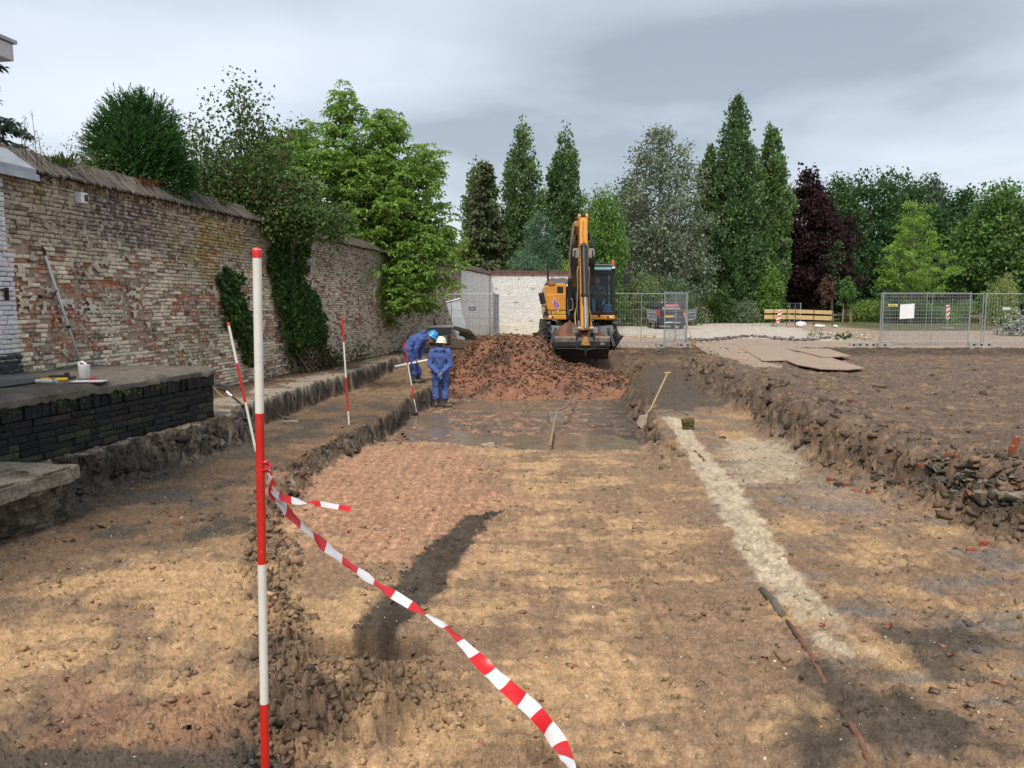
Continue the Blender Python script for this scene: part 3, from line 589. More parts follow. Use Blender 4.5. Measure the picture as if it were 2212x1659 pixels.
# yellow tool with black handle
p = on_dock(118, 822); a = math.atan2(-.12, 1)
t = empty('tape_reel', p, R(12), 'yellow measuring tape reel with a black grip lying on the dock', 'tape measure')
M_YEL = mat('yellow_plastic', (.75, .50, .02), .4, var=(6, .1))
mb = MB(); mb.prism([(-.15, -.03), (-.05, -.065), (.10, -.05), (.14, -.02), (.13, .05), (.05, .04), (-.03, .055), (-.13, .045)], .03); mb.build('frame', M_YEL, t, bevel=.008)
mb = MB(); mb.box((.02, .03, .05), (.17, .045, .03), (0, 0, .1)); mb.box((.12, .045, .06), (.05, .05, .06)); mb.build('grip', M_BLACK, t, bevel=.008)
p = on_dock(105, 828)
t = empty('marker_tube', p, R(-4), 'white capped tube lying in front of the yellow tape reel', 'tube')
mb = MB(); mb.cyl((-.12, -.03, .025), (.07, -.04, .025), .024); mb.build('tube_body', M_WHITE, t, sharp=40)
mb = MB(); mb.cyl((.071, -.04, .025), (.13, -.043, .025), .017); mb.build('cap', mat('pale_blue_cap', (.45, .47, .62), .4, var=None), t, sharp=40)
p = on_dock(192, 826)
t = empty('clipboard_map', p, R(6), 'sheet with a pink and blue site plan on a board on the dock', 'map')
mb = MB(); mb.box((0, 0, .006), (.36, .21, .012)); mb.build('board', mat('brown_board', (.12, .09, .06), .7), t, bevel=.002)
mb = MB(); mb.box((0, .003, .014), (.35, .2, .003)); sh = mb.build('paper', mat('paper', (.78, .77, .80), .8, var=(9, .05), dirt=[((.72, .45, .50), 8, .52, .58, .8), ((.40, .52, .80), 11, .56, .62, .8)]), t)
p = on_dock(183, 817)
t = empty('cup', p, 0, 'white cup standing on the dock beside the site plan', 'cup')
mb = MB(); mb.tube([(0, .0, .0), (0, 0, .004), (0, 0, .16), (0, 0, .162), (0, 0, .02)], [.055, .058, .066, .058, .05], 20, False); mb.build('cup_body', M_WHITE, t, sharp=60)
mb = MB(); mb.tube([(-.05, 0, .15), (-.065, .0, .185), (-.02, .0, .20), (.03, .0, .165)], .012, 8); mb.build('lid_flap', M_WHITE, t)
p = on_dock(200, 820)
t = empty('plastic_stopper', p, 0, 'small red stopper lying at the foot of the white cup', 'stopper')
mb = MB(); mb.cyl((0, 0, 0), (0, 0, .03), .026, .022, 12); mb.cyl((0, 0, .03), (0, 0, .034), .018, .016, 12); mb.build('stopper_body', mat('red_plastic', (.55, .02, .02), .4, var=None), t, sharp=40)
# broken concrete block low at the left edge
p = G(60, 1150)
cb = empty('concrete_block', (p[0], p[1] + .1, p[2]), WA, 'broken concrete footing with a crumbling face low at the left edge', 'concrete block')
def rough_block(name, size, cuts, amp, m, par, loc, seed, topflat=.25, rnd=.06):
    bm = bmesh.new(); bmesh.ops.create_cube(bm, size=1); bmesh.ops.subdivide_edges(bm, edges=bm.edges[:], cuts=cuts, use_grid_fill=True)
    P = np.array([v.co[:] for v in bm.verts]); Q = P * np.array(size); x, y, z = Q.T
    n = fbm(x * 2.2 + z, y * 2.2 + z * 1.3, 4, seed) + .6 * fbm(y * 5 + 7, z * 6 + x * 3, 4, seed + 1) + .35 * np.abs(fbm(x * 11, z * 13 + y * 9, 3, seed + 2))
    d = P / np.maximum(np.linalg.norm(P * np.array([1, 1, 1]), axis=1, keepdims=True), .1); face = np.where(np.abs(P) > .499, np.sign(P), 0); fl = np.maximum(np.linalg.norm(face, axis=1, keepdims=True), 1)
    k = np.where(P[:, 2] > .499, topflat, 1.)[:, None]; Q = Q + face / fl * (n * amp)[:, None] * k - face * ((np.abs(face).sum(1) - 1).clip(0) * rnd * (1 + n))[:, None] * np.array([1, 1, .4])
    for v, q in zip(bm.verts, Q): v.co = Vector(q)
    me = bpy.data.meshes.new(name); bm.to_mesh(me); bm.free(); me.materials.append(m); me.polygons.foreach_set('use_smooth', np.ones(len(me.polygons), bool)); me.set_sharp_from_angle(angle=R(32))
    o = bpy.data.objects.new(name, me); COL.objects.link(o); o.parent = par; o.location = loc; return o
M_RUB = mat('rubble_concrete', (.27, .235, .18), .95, var=(6, .35), var2=(26, .35), bump=[(9, .7, .04), (45, .8, .012)], spec=.2, dirt=[((.07, .055, .038), 4, .54, .66, .8)]); M_CORE = mat('crumbling_core', (.15, .12, .085), .95, var=(7, .45), var2=(24, .4), bump=[(12, .9, .05), (50, .8, .012)], spec=.15, dirt=[((.045, .036, .027), 5, .50, .6, .8), ((.34, .29, .22), 9, .60, .67, .6)])
rough_block('top_layer', (2.3, 1.1, .13), 22, .035, M_RUB, cb, (-.72, .42, .395), 71, .25, .05); rough_block('crumbling_core', (2.25, 1.0, .46), 30, .09, M_CORE, cb, (-.70, .46, .13), 75, 1, .06)
# ================================================================ TREES AND PLANTS
M_BARK = mat('bark', (.075, .06, .045), .9, var=(14, .35), bump=(20, .6, .03), spec=.2)
M_BARKG = mat('pale_bark', (.24, .225, .19), .85, var=(9, .4), bump=(16, .5, .02), spec=.2)
def limb(mb, a, b, ra, rb, r, sag=.1, n=6):
    a, b = np.array(a, float), np.array(b, float); d = b - a; L_ = np.linalg.norm(d); off = r.normal(0, .09 * L_, 3) + np.array([0, 0, sag * L_])
    pts = [a + d * t + off * 4 * t * (1 - t) * .5 for t in np.linspace(0, 1, n)]
    mb.tube(pts, [ra + (rb - ra) * t ** .8 for t in np.linspace(0, 1, n)], 6); return pts
def tree(name, label, cat, pos, h, prof, ncl, lpc, leaf, colr, clr, trunk_r=.18, cb=.15, seed=1, group=None, alt=None, pa=0., asp=.6, up=.5, M=None, sq=.8, updir=None, lean=(0, 0), trunk_m=None, dv=.35, outer=.45, ellip=1., nl=26, droop=0, crown='crown', twigs=True, limb_up=.25):
    """prof: list of (t, radius) over the crown height; clusters of leaves hang at the ends of limbs"""
    r = np.random.default_rng(seed); T = empty(name, pos, 0, label, cat, group)
    tt, rr2 = np.array(prof, float).T; c0 = h * cb
    ts = np.linspace(0, 1, 200); wgt = np.interp(ts, tt, rr2) ** 1.25 + .02; cdf = np.cumsum(wgt) / wgt.sum()
    t = np.interp(r.random(ncl), cdf, ts); az = r.uniform(0, 6.283, ncl)
    rad = np.interp(t, tt, rr2) * (1 + .42 * pn(az * 1.1 + seed, t * 4.5, seed) + .2 * pn(az * 3 + seed, t * 13, seed + 3)) * r.random(ncl) ** outer
    cen = np.stack([np.cos(az) * rad + lean[0] * t, np.sin(az) * rad * ellip + lean[1] * t, c0 + t * (h - c0)], -1)
    mb = MB(); k = min(nl, ncl); sw = r.normal(0, .03 * h, 2) * .4
    th_ = [np.array([sw[0] * math.sin(3 * q) + lean[0] * q * q, sw[1] * math.sin(2.5 * q) + lean[1] * q * q, q * h * .96 - (.25 if q == 0 else 0)]) for q in np.linspace(0, 1, 9)]
    mb.tube(th_, [trunk_r * (1.25 if i == 0 else 1) * (1 - .93 * i / 8) + .01 for i in range(9)], 9)
    far = np.argsort(-np.hypot(cen[:, 0], cen[:, 1]))[:k * 3]; sel = r.choice(far, min(k, len(far)), replace=False)
    for i in sel:
        c = cen[i]; zq = max(c[2] - np.hypot(c[0], c[1]) * (.5 + r.random() * .5), h * max(cb * .75, .06)); q = zq / (h * .96)
        a = np.array([np.interp(q, np.linspace(0, 1, 9), [p[j] for p in th_]) for j in range(3)])
        limb(mb, a, c, trunk_r * (1 - .85 * q) * .42 + .006, .012, r, limb_up * .3)
    trunk = mb.build('trunk', trunk_m or M_BARK, T, True)
    lpc = int(lpc * 1.6); n = ncl * lpc; ci = np.repeat(np.arange(ncl), lpc); cs = clr * r.uniform(.6, 1.3, ncl)
    off = r.normal(0, 1, (n, 3)); off /= np.maximum(np.linalg.norm(off, axis=1, keepdims=True), .3); off *= (r.random((n, 1)) ** .5)
    off *= cs[ci][:, None]; off[:, 2] *= sq
    p = cen[ci] + off
    cv = r.uniform(1 - dv * .55, 1 + dv * .55, ncl)[ci][:, None]
    c = lcol(n, np.array(colr) * 2.3, r, dv * .6, .1, None if alt is None else np.array(alt) * 1.8, pa) * cv
    d = None
    if updir is not None:
        d = np.tile(np.array([0, 0, updir]), (n, 1)); d[:, :2] = cen[ci][:, :2] / (np.linalg.norm(cen[ci][:, :2], axis=1, keepdims=True) + .1) * .5
    leafy(crown, p, leaf * .92 * r.uniform(.75, 1.25, n), c, M or M_LEAF, T, up, asp, seed + 5, d, .55)
    return T
def TP(px, d, z=0.): p = P3(px, 658, d); return (p[0], d, z)          # point on the ground at pixel column px, distance d
def HT(py, d): return (658 - py) / FPX * d * 1.003 + 1.6              # height of that pixel row at distance d
# walnut with compound leaves overhanging the wall
def walnut():
    r = np.random.default_rng(21); d = 25.5; base_ = np.array([-5.35, 26.2, 0])
    T = empty('walnut_tree', base_, 0, 'broad fresh green tree with drooping leaflets leaning over the brick wall', 'tree')
    # outline of the crown in metres around the trunk (x, z), thickness in y
    lobes = [(-.2, 6.3, 1.9, 1.6), (1.2, 5.7, 1.9, 1.6), (-1.5, 5.6, 1.5, 1.3), (2.1, 4.3, 1.5, 1.6), (.6, 4.3, 2.2, 1.5), (2.6, 2.9, 1.1, 1.2), (1.5, 2.4, 1.3, 1.2), (-.1, 7.9, .55, .95), (1.35, 7.3, .8, .6), (-1.6, 6.9, .8, .55), (2.5, 6.0, .8, .8), (-1.0, 4.2, 1.3, .9), (3.05, 3.9, .6, .6), (.8, 1.6, .9, .8), (2.2, 1.9, .7, .7), (-.6, 3.1, .9, .9), (-2.3, 5.3, 1.1, 1.0), (-2.1, 6.5, .9, .6), (.3, 5.4, 2.6, 2.0), (1.4, 3.6, 2.0, 1.7), (-2.9, 5.7, 1.1, 1.0), (-2.7, 6.5, .8, .55), (.55, 2.5, .9, .9), (.1, 3.0, .8, .8)]
    cen = []
    for (x, z, rx, rz) in lobes:
        n = int(56 * rx * rz + 14); v = r.normal(0, 1, (n, 3)); v /= np.linalg.norm(v, axis=1, keepdims=True); v *= r.random((n, 1)) ** .5 * (1 + r.normal(0, .14, (n, 1)))
        cen.append(np.stack([x + v[:, 0] * rx, -.4 + v[:, 1] * min(rx, 1.5) * 1.15 + (-.7 if z < 3.2 else 0), z + v[:, 2] * rz], -1))
    cen = np.concatenate(cen)
    cen = cen[(cen[:, 2] > .95)]
    mb = MB(); fork = np.array([.0, 0, 2.6]); limb(mb, (0, 0, -.3), fork, .19, .15, r, 0)
    mains = [limb(mb, fork, b, .11, .02, r, .05, 9) for b in ((-.3, -.3, 7.6), (1.5, -.4, 6.6), (-1.8, .1, 6.2), (2.6, -.6, 4.9), (1.0, -1.2, 5.5), (-1.2, -.8, 5.0), (2.4, -1.4, 3.0), (.4, .9, 6.4))]
    mp = np.concatenate([np.array(m)[2:] for m in mains])
    for c in cen[r.choice(len(cen), 150, replace=False)]:
        k = np.argmin(np.linalg.norm(mp - c, axis=1) + .6 * np.maximum(mp[:, 2] - c[2], 0)); limb(mb, mp[k], c, .022, .006, r, .06, 5)
    mb.build('trunk', M_BARK, T, True)
    # compound leaves: a drooping rachis with 7 leaflets, several per shoot
    P, D, S = [], [], []
    for c in cen:
        for q in range(r.integers(6, 10)):
            az = r.uniform(0, 6.283); o = np.array([math.cos(az), math.sin(az), r.uniform(-.1, .55)]); o /= np.linalg.norm(o); Lr = r.uniform(.22, .36); side = np.array([-math.sin(az), math.cos(az), 0])
            for k in range(4):
                t = (k + 1) / 4; b = c + o * Lr * t + np.array([0, 0, -.16 * t * t])
                for sgn in ((-1, 1) if k < 3 else (0,)):
                    P.append(b); D.append(o * .55 + side * sgn * .9 + np.array([0, 0, -.55])); S.append(.135 if k else .105)
    P, D = np.array(P), np.array(D); n = len(P)
    c = lcol(n, (.19, .33, .065), r, .3, .15, (.25, .39, .085), .2)
    c *= (1 + .25 * pn(P[:, 0] * 1.5, P[:, 2] * 1.5, 3))[:, None]
    leafy('crown', P, np.array(S), c, M_LEAF, T, .15, .46, 4, D, .30, .12)
walnut()
def plant(name, label, cat, pos, pts, size, cols, m=None, stems=None, group=None, stem_r=.012, stem_m=None, asp=.55, up=.5, dirs=None, jit=.5, crown='leaves', seed=1):
    T = empty(name, pos, 0, label, cat, group)
    leafy(crown, pts, size, cols, m or M_LEAF, T, up, asp, seed, dirs, jit)
    if stems:
        mb = MB()
        for s in stems: mb.tube(s, [stem_r * (1 - .75 * k / (len(s) - 1)) for k in range(len(s))], 5)
        mb.build('stems', stem_m or M_BARK, T, True)
    return T
# shrub with hanging red-brown pods behind the wall (about px 420-600)
def shrub():
    r = np.random.default_rng(31); pos = TP(500, 17.2); T = empty('pod_shrub', pos, 0, 'loose shrub with grey green leaves and hanging red brown pods above the wall', 'shrub')
    mb = MB(); cen = []
    for k in range(15):
        az = r.uniform(0, 6.28); b = np.array([r.uniform(-.95, 1.0), math.sin(az) * .5, r.uniform(3.9, 5.4)])
        if k < 2: b = np.array([.30 + .1 * k, 0, 6.0 - .5 * k])
        pts = limb(mb, (r.normal(.15, .12), r.normal(0, .1), 0), b, .045, .01, r, .02, 8)
        for q in pts[4:]:
            for j in range(26): cen.append(q + r.normal(0, 1, 3) * np.array([.30, .27, .25]))
    cen += [np.array([r.uniform(-1.0, 1.9), r.uniform(-.7, .3), r.uniform(3.25, 4.3)]) for _ in range(620)]
    cen += [np.array([r.uniform(1.0, 2.7), r.uniform(-.9, .2), r.uniform(2.9, 3.7)]) for _ in range(300)]
    cen = np.array(cen); cen = cen[cen[:, 2] > 3.05]; mb.build('stems', M_BARK, T, True)
    n = len(cen) * 13; p = np.repeat(cen, 13, 0) + r.normal(0, .12, (n, 3))
    leafy('leaves', p, .085, lcol(n, (.10, .165, .055), r, .4), M_LEAF, T, .5, .75, 6)
    hi = cen[(cen[:, 2] > 3.5)]; k = hi[r.choice(len(hi), 260)]; P = np.repeat(k, 7, 0) + r.normal(0, .07, (1820, 3))
    leafy('pods', P, .10, lcol(1820, (.15, .045, .04), r, .4), M_LEAFM, T, .2, .22, 7, np.tile([0, 0, -1.], (1820, 1)), .25)
shrub()
# clipped-looking dark conifer with bristling shoots (px 205-425)
def yew():
    r = np.random.default_rng(41); pos = TP(316, 14.0); cz, rx, rz = 3.95, .92, 1.36
    T = empty('conifer_shrub', pos, 0, 'dense dark green conifer bush bristling with shoots above the brick wall', 'conifer')
    mb = MB(); limb(mb, (0, 0, -.2), (0, 0, 4.6), .12, .03, r, 0)
    NS = 4600; v = r.normal(0, 1, (NS, 3)); v /= np.linalg.norm(v, axis=1, keepdims=True); v[:, 2] = np.abs(v[:, 2]) * np.sign(r.random(NS) - .42)
    rad = r.random(NS) ** .3 * (1 + .13 * pn(v[:, 0] * 3, v[:, 2] * 3 + v[:, 1], 7))
    taper = np.where(v[:, 2] > 0, 1 - .10 * v[:, 2], 1.0)
    tip = np.stack([v[:, 0] * rx * rad * taper, v[:, 1] * rx * rad * taper, cz + v[:, 2] * rz * rad], -1); d = v * np.array([1.3, 1, .5]) + np.array([0, 0, .35]) + r.normal(0, .25, (NS, 3)); d /= np.linalg.norm(d, axis=1, keepdims=True)
    for k in r.choice(NS, 60): limb(mb, (0, 0, max(tip[k, 2] - .7, 1.5)), tip[k], .02, .005, r, 0, 4)
    mb.build('trunk', M_BARK, T, True)
    P, D, S, Cc = [], [], [], []
    for k in range(NS):
        Ls = r.uniform(.14, .3); cv = r.uniform(.7, 1.3)
        for q in range(13):
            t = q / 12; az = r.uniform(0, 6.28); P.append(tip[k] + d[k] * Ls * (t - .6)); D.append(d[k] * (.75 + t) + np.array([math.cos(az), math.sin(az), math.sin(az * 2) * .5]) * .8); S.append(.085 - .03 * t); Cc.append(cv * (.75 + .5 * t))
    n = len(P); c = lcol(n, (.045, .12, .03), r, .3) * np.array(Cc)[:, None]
    leafy('crown', P, np.array(S), c, M_LEAF, T, .3, .30, 9, np.array(D), .15, .05)
yew()
def spruce(name, label, pos, h, R0, seed, colr=(.035, .065, .03), gappy=.2, drop=.35, cb=.06, levels=26, size=.3, group=None, side=None):
    r = np.random.default_rng(seed); T = empty(name, pos, 0, label, 'conifer', group); mb = MB()
    mb.tube([(0, 0, -.2), (0, 0, h * .5), (0, 0, h)], [R0 * .07 + .05, R0 * .045 + .03, .02], 8); P, D = [], []
    for i in range(levels):
        t = (i + r.random() * .6) / levels; z = h * (cb + (1 - cb) * t); rad = R0 * (1 - t) ** .8 + .12
        for k in range(int(7 + 3 * (1 - t))):
            if r.random() < gappy: continue
            az = r.uniform(0, 6.28); Lb = rad * r.uniform(.65, 1.15); o = np.array([math.cos(az), math.sin(az), 0])
            pts = [np.array([0, 0, z]) + o * Lb * q + np.array([0, 0, Lb * (.10 * q - drop * q * q + .12 * q ** 4)]) for q in np.linspace(0, 1, 6)]
            mb.tube(pts, [.012 * h * .12 * (1 - q) + .008 for q in np.linspace(0, 1, 6)], 4)
            m = int(16 + 26 * Lb / max(size, .1) * .4)
            for _ in range(m):
                q = r.random() ** .7; b = pts[int(q * 4.99)] * (1 - (q * 5) % 1) + pts[min(int(q * 4.99) + 1, 5)] * ((q * 5) % 1)
                sd = np.array([-o[1], o[0], 0]) * r.normal(0, 1) * .28 * Lb * (1.1 - q * .6); P.append(b + sd * .8 + np.array([0, 0, -abs(r.normal(0, .10 * size / .3))])); D.append(o * .5 + sd / max(Lb, .1) * 1.2 + np.array([0, 0, -.45]))
    mb.build('trunk', M_BARK, T, True); n = len(P)
    leafy('crown', P, size, lcol(n, np.array(colr) * 1.9, r, .4), M_LEAFM, T, .3, .42, seed + 1, np.array(D), .3, .05); return T
spruce('spruce_tree', 'sparse drooping spruce at the upper left corner behind the wall', TP(0, 21), HT(75, 21), 1.75, 51, (.03, .05, .035), .42, .40, .15, 22, .16)
# feathery shrub and dry stalks near the wall top (px 100-230)
r_ = np.random.default_rng(61); c_ = []
for k in range(150): c_.append((r_.uniform(-.55, .75), r_.uniform(-.25, .3), 3.15 + abs(r_.normal(0, .33)) + .45 * max(0, r_.normal(.35, .4))))
c_ = np.array(c_); p_ = np.repeat(c_, 16, 0) + r_.normal(0, .075, (len(c_) * 16, 3))
st = [[(r_.uniform(-.5, .6), 0, 2.0), (q[0] * .7, q[1], q[2] - .3), tuple(q)] for q in c_[:50]]
plant('feathery_shrub', 'wispy yellow green shrub behind the wall left of the dark conifer', 'shrub', TP(172, 12.6), p_, .055, lcol(len(p_), (.17, .21, .08), r_, .35, alt=(.22, .18, .07), pa=.2), stems=st, asp=.3)
st = []; ctr = WP(135, 330)
for k in range(9):
    x = r_.uniform(-.3, .45); z = r_.uniform(.25, .55); st.append([(x, 0, -.2), (x + r_.normal(0, .02), 0, z * .6), (x + r_.normal(0, .04), 0, z)])
pp = np.array([(s[-1][0] + r_.normal(0, .02), r_.normal(0, .02), s[-1][2] - abs(r_.normal(0, .10))) for s in st for _ in range(14)])
w3 = W3(10.5, 3.62, -.3)
plant('dry_weeds', 'thin dry weed stalks standing against the sky on the wall top', 'weeds', w3, pp, .03, lcol(len(pp), (.16, .15, .09), r_), stems=st, stem_r=.005, asp=.3)
# tufts growing on the coping
for (px, py, n, lab, red) in ((150, 345, 130, 'bushy green weed growing on the left end of the coping', 0), (330, 400, 60, 'reddish herb growing on the coping under the dark conifer', 1), (560, 430, 90, 'pale grass tuft growing on the coping beside the pod shrub', 0), (492, 428, 60, 'small green tuft on the coping below the pod shrub', 0)):
    s, z = WP(px, py + 12); b = W3(s, 3.50, -.12); P = r_.normal(0, 1, (n, 3)) * np.array([.10, .08, .06]); P[:, 2] = np.abs(P[:, 2]); D = P * 3 + np.array([0, 0, .7])
    plant('wall_weed', lab, 'weed', b, P, .13, lcol(n, (.09, .13, .035) if not red else (.16, .06, .03), r_, .35), dirs=D, asp=.18, jit=.25)
# ivy on the wall
def ivy(name, label, polys, n, seed, stems):
    r = np.random.default_rng(seed); T = empty(name, WO, WA, label, 'ivy'); P = []
    for poly, m in polys:
        q = np.array([WP(*p) for p in poly]); b0, b1 = q.min(0) - .1, q.max(0) + .1
        a = r.uniform(b0, b1, (m * 4, 2)); d = sdist(a[:, 0], a[:, 1], q) + .20 * fbm(a[:, 0] * 3.5, a[:, 1] * 3.5, 4, seed, .6) - .02
        k = (d > 0); a, d = a[k], d[k]; th = np.clip(d, .0, .3); P.append(np.stack([a[:, 0], -.05 - th * r.random(len(a)) ** .6 * .6 - .02, a[:, 1]], -1))
    P = np.concatenate(P); n = len(P); D = np.tile([0, -.5, -.75], (n, 1)) + r.normal(0, .35, (n, 3))
    c = lcol(n, (.05, .115, .03), r, .5, .12, (.13, .20, .05), .25); o = leafy('leaves', P, .085, c, M_LEAF, T, 0, .85, seed, D, .3, .2)
    mb = MB()
    for s in stems:
        pts = [WP(*p) for p in s]; mb.tube([(a, -.05 - .02 * (i % 2), z) for i, (a, z) in enumerate(pts)], [.03 * (1 - .7 * i / len(pts)) for i in range(len(pts))], 6)
    mb.build('stems', M_BARK, T, True)
ivy('ivy', 'narrow strip of ivy on the brick wall behind the leaning pole', [([(462, 605), (480, 578), (496, 588), (508, 625), (524, 650), (532, 690), (540, 780), (522, 775), (505, 735), (484, 705), (468, 660)], 1500), ([(512, 590), (520, 596), (518, 640), (512, 635)], 120)], 0, 71, [[(535, 790), (515, 720), (490, 640)]])
ivy('ivy', 'large ivy clump in two strands climbing to the wall top', [([(586, 465), (606, 472), (616, 540), (622, 585), (634, 560), (636, 520), (648, 496), (664, 492), (656, 560), (646, 600), (668, 625), (684, 655), (702, 720), (690, 765), (668, 740), (650, 752), (640, 770), (618, 775), (606, 715), (586, 655), (577, 600)], 4200), ([(575, 455), (700, 462), (690, 482), (655, 500), (600, 488)], 1100), ([(576, 530), (586, 520), (594, 600), (582, 600)], 150)], 0, 72, [[(640, 790), (630, 700), (600, 560), (595, 480)], [(655, 790), (640, 680), (645, 560), (655, 500)], [(628, 795), (612, 760), (640, 720)], [(690, 790), (660, 760), (640, 700)]])
# dead roots and brown creepers at its foot
s0, z0 = WP(665, 790); T = empty('ivy_stump', W3(s0, 0, .1), WA, 'tangle of dead roots and brown creeper at the foot of the ivy', 'roots')
mb = MB(); r_ = np.random.default_rng(8)
for k in range(26): a = r_.uniform(-.9, 1.1); limb(mb, (a, -.05, r_.uniform(.2, .55)), (a + r_.normal(0, .5), -.2 - abs(r_.normal(0, .2)), -.02), .025, .01, r_, r_.uniform(-.2, .3), 6)
mb.build('root_tangle', M_BARK, T, True)
P = np.stack([r_.uniform(-1.0, 1.6, 700), -.05 - abs(r_.normal(0, .15, 700)), abs(r_.normal(0, .25, 700))], -1); leafy('dead_leaves', P, .09, lcol(700, (.10, .07, .03), r_, .4, alt=(.09, .10, .03), pa=.3), M_LEAFM, T, .3, .5, 3)
for k, (px, py, n, lab) in enumerate(((770, 745, 260, 'low green weeds at the foot of the wall under the green tree'), (700, 722, 200, 'yellowish creeper hanging on the wall right of the ivy'), (875, 720, 200, 'yellow flowering weeds beside the leaning concrete panel'))):
    s, z = WP(px, py); b = W3(s, 0, .12); P = np.stack([r_.normal(0, .5, n), r_.normal(0, .08, n), abs(r_.normal(0, .28, n))], -1); M2 = Matrix.Rotation(WA, 3, 'Z'); P = np.array([M2 @ Vector(q) for q in P])
    plant('wall_foot_weed', lab, 'weeds', b, P, .10, lcol(n, (.08, .11, .03) if k == 0 else (.17, .15, .045), r_, .4), asp=.35)
# ---------------- background rows
POP = [(0, .6), (.08, 1.0), (.3, 1.1), (.6, .98), (.85, .55), (.96, .22), (1, .06)]
def pop(px, d, top, wpx, seed, lab, colr=(.055, .095, .032), base_z=0, parts=3, n=430):
    w = wpx / 2 / FPX * d; h = HT(top, d); return tree('poplar_tree', lab, 'tree', TP(px, d, base_z), h, [(t, q * w) for t, q in POP], n, 26, .30 * d / 70, colr, w * .30, .3, .04, seed, 'poplars behind the yard', (.11, .15, .07), .18, .8, .2, None, 1.7, .9, outer=.5, dv=.5, nl=40, limb_up=.1)
pop(1128, 62, 285, 92, 81, 'poplar with the tallest plume of the pair left of the excavator boom'); pop(1218, 63, 290, 78, 82, 'forked poplar directly left of the excavator boom', (.05, .09, .032)); pop(1040, 60, 350, 86, 83, 'shorter poplar furthest left behind the white wall corner', (.055, .09, .03))
pop(1583, 70, 232, 98, 84, 'tallest poplar, right of the excavator, with a dense dark foot', (.042, .08, .03), n=620); pop(1657, 72, 278, 70, 85, 'lighter poplar at the right end of the poplar group', (.06, .105, .034), n=480); pop(1524, 71, 330, 58, 86, 'small poplar tucked between the silver tree and the tallest poplar', (.05, .085, .03))
spruce('spruce_tree', 'dark spruce with ragged horizontal branches left of the poplar pair', TP(1050, 55), HT(355, 55), 2.6, 91, (.045, .06, .026), .15, .12, .04, 30, .42)
tree('silver_poplar', 'big grey green silvery tree right of the excavator boom', 'tree', TP(1420, 66), HT(292, 66), [(0, 2.6), (.2, 4.0), (.5, 4.1), (.75, 3.4), (.92, 2.0), (1, .6)], 620, 24, .26, (.078, .10, .062), 1.0, .4, .04, 92, None, (.11, .128, .092), .22, .75, .3, M_LEAFM, .8, dv=.45, nl=60, trunk_m=M_BARKG, outer=.4)
tree('willow_tree', 'bright green weeping tree directly behind the excavator boom', 'tree', TP(1297, 58), HT(428, 58), [(0, 1.5), (.4, 1.8), (.8, 1.5), (1, .5)], 300, 30, .34, (.06, .115, .026), .75, .25, .08, 93, None, None, 0, .3, .1, None, 1.6, -1.0, dv=.45)
tree('dark_tree', 'dark tree top showing between the weeping tree and the silver tree', 'tree', TP(1350, 78), HT(400, 78), [(0, 2.5), (.5, 3.0), (.85, 1.8), (1, .4)], 320, 22, .36, (.03, .055, .025), 1.2, .3, .05, 94, None, None, 0, .7, .4, dv=.4)
tree('pine_shrub', 'bluish green young pine standing over the white wall between the poplars', 'conifer', TP(1165, 50), HT(452, 50), [(0, 1.7), (.4, 1.5), (.8, .8), (1, .15)], 240, 24, .26, (.045, .085, .05), .5, .12, .05, 95, None, None, 0, .25, .2, M_LEAFM, .8, .5)
tree('pine_shrub', 'low bluish bush just over the white wall coping', 'conifer', TP(1135, 47), HT(545, 47), [(0, 2.0), (.5, 1.7), (1, .4)], 220, 22, .22, (.055, .10, .055), .45, .08, .1, 96, None, None, 0, .25, .2, M_LEAFM, .8, .5)
tree('garden_tree', 'yellow green round tree at the left end of the background row', 'tree', TP(1000, 54), HT(520, 54), [(0, 1.2), (.5, 1.6), (1, .5)], 150, 24, .22, (.10, .135, .035), .5, .1, .1, 97)
tree('garden_tree', 'low yellow green bush behind the white wall beside the boom', 'tree', TP(1225, 50), HT(568, 50), [(0, .9), (.5, 1.0), (1, .3)], 90, 22, .16, (.15, .21, .04), .35, .06, .15, 98)
tree('copper_beech', 'dark purple copper beech standing right of the poplars', 'tree', TP(1755, 76), HT(376, 76), [(0, 3.2), (.12, 4.2), (.4, 3.7), (.7, 2.5), (.9, .9), (1, .25)], 620, 24, .34, (.019, .010, .012), 1.0, .42, .13, 99, None, (.03, .012, .013), .2, .75, .4, None, .7, dv=.5, nl=50, lean=(-.8, 0))
DK = (.028, .06, .020)
for k, (px, d, top, w, c, lab) in enumerate(((1868, 92, 380, 6.2, DK, 'tall dark green tree right of the copper beech'), (1925, 95, 378, 5.6, DK, 'dark green tree with a domed top behind the light green tree'), (1995, 104, 392, 3.6, (.045, .065, .04), 'greyish tree top rising behind the light green tree'), (2070, 95, 425, 4.6, DK, 'dark tree with a low top right of the light green tree'), (2150, 84, 405, 4.6, (.055, .105, .028), 'mid green rounded tree near the right edge'), (2225, 80, 430, 3.8, (.06, .10, .03), 'green tree cut by the right edge'), (1800, 100, 392, 4.4, (.035, .062, .024), 'tree top showing behind the copper beech'))):
    tree('dark_tree', lab, 'tree', TP(px, d), HT(top, d), [(0, w * .8), (.2, w), (.55, w * .95), (.85, w * .55), (1, w * .12)], 480, 24, .42, c, 1.5, .4, .03, 110 + k, 'dark trees behind the paving', None, 0, .75, .4, dv=.5, outer=.38, nl=30)
tree('locust_tree', 'light yellow green airy tree in front of the dark trees at right', 'tree', TP(1968, 66), HT(425, 66), [(0, .9), (.15, 2.5), (.35, 2.9), (.6, 2.2), (.85, 1.3), (1, .3)], 330, 26, .2, (.10, .17, .03), .55, .17, .13, 120, None, (.15, .22, .04), .3, .5, .6, None, .42, dv=.3, nl=60, outer=.55, trunk_m=M_BARKG)
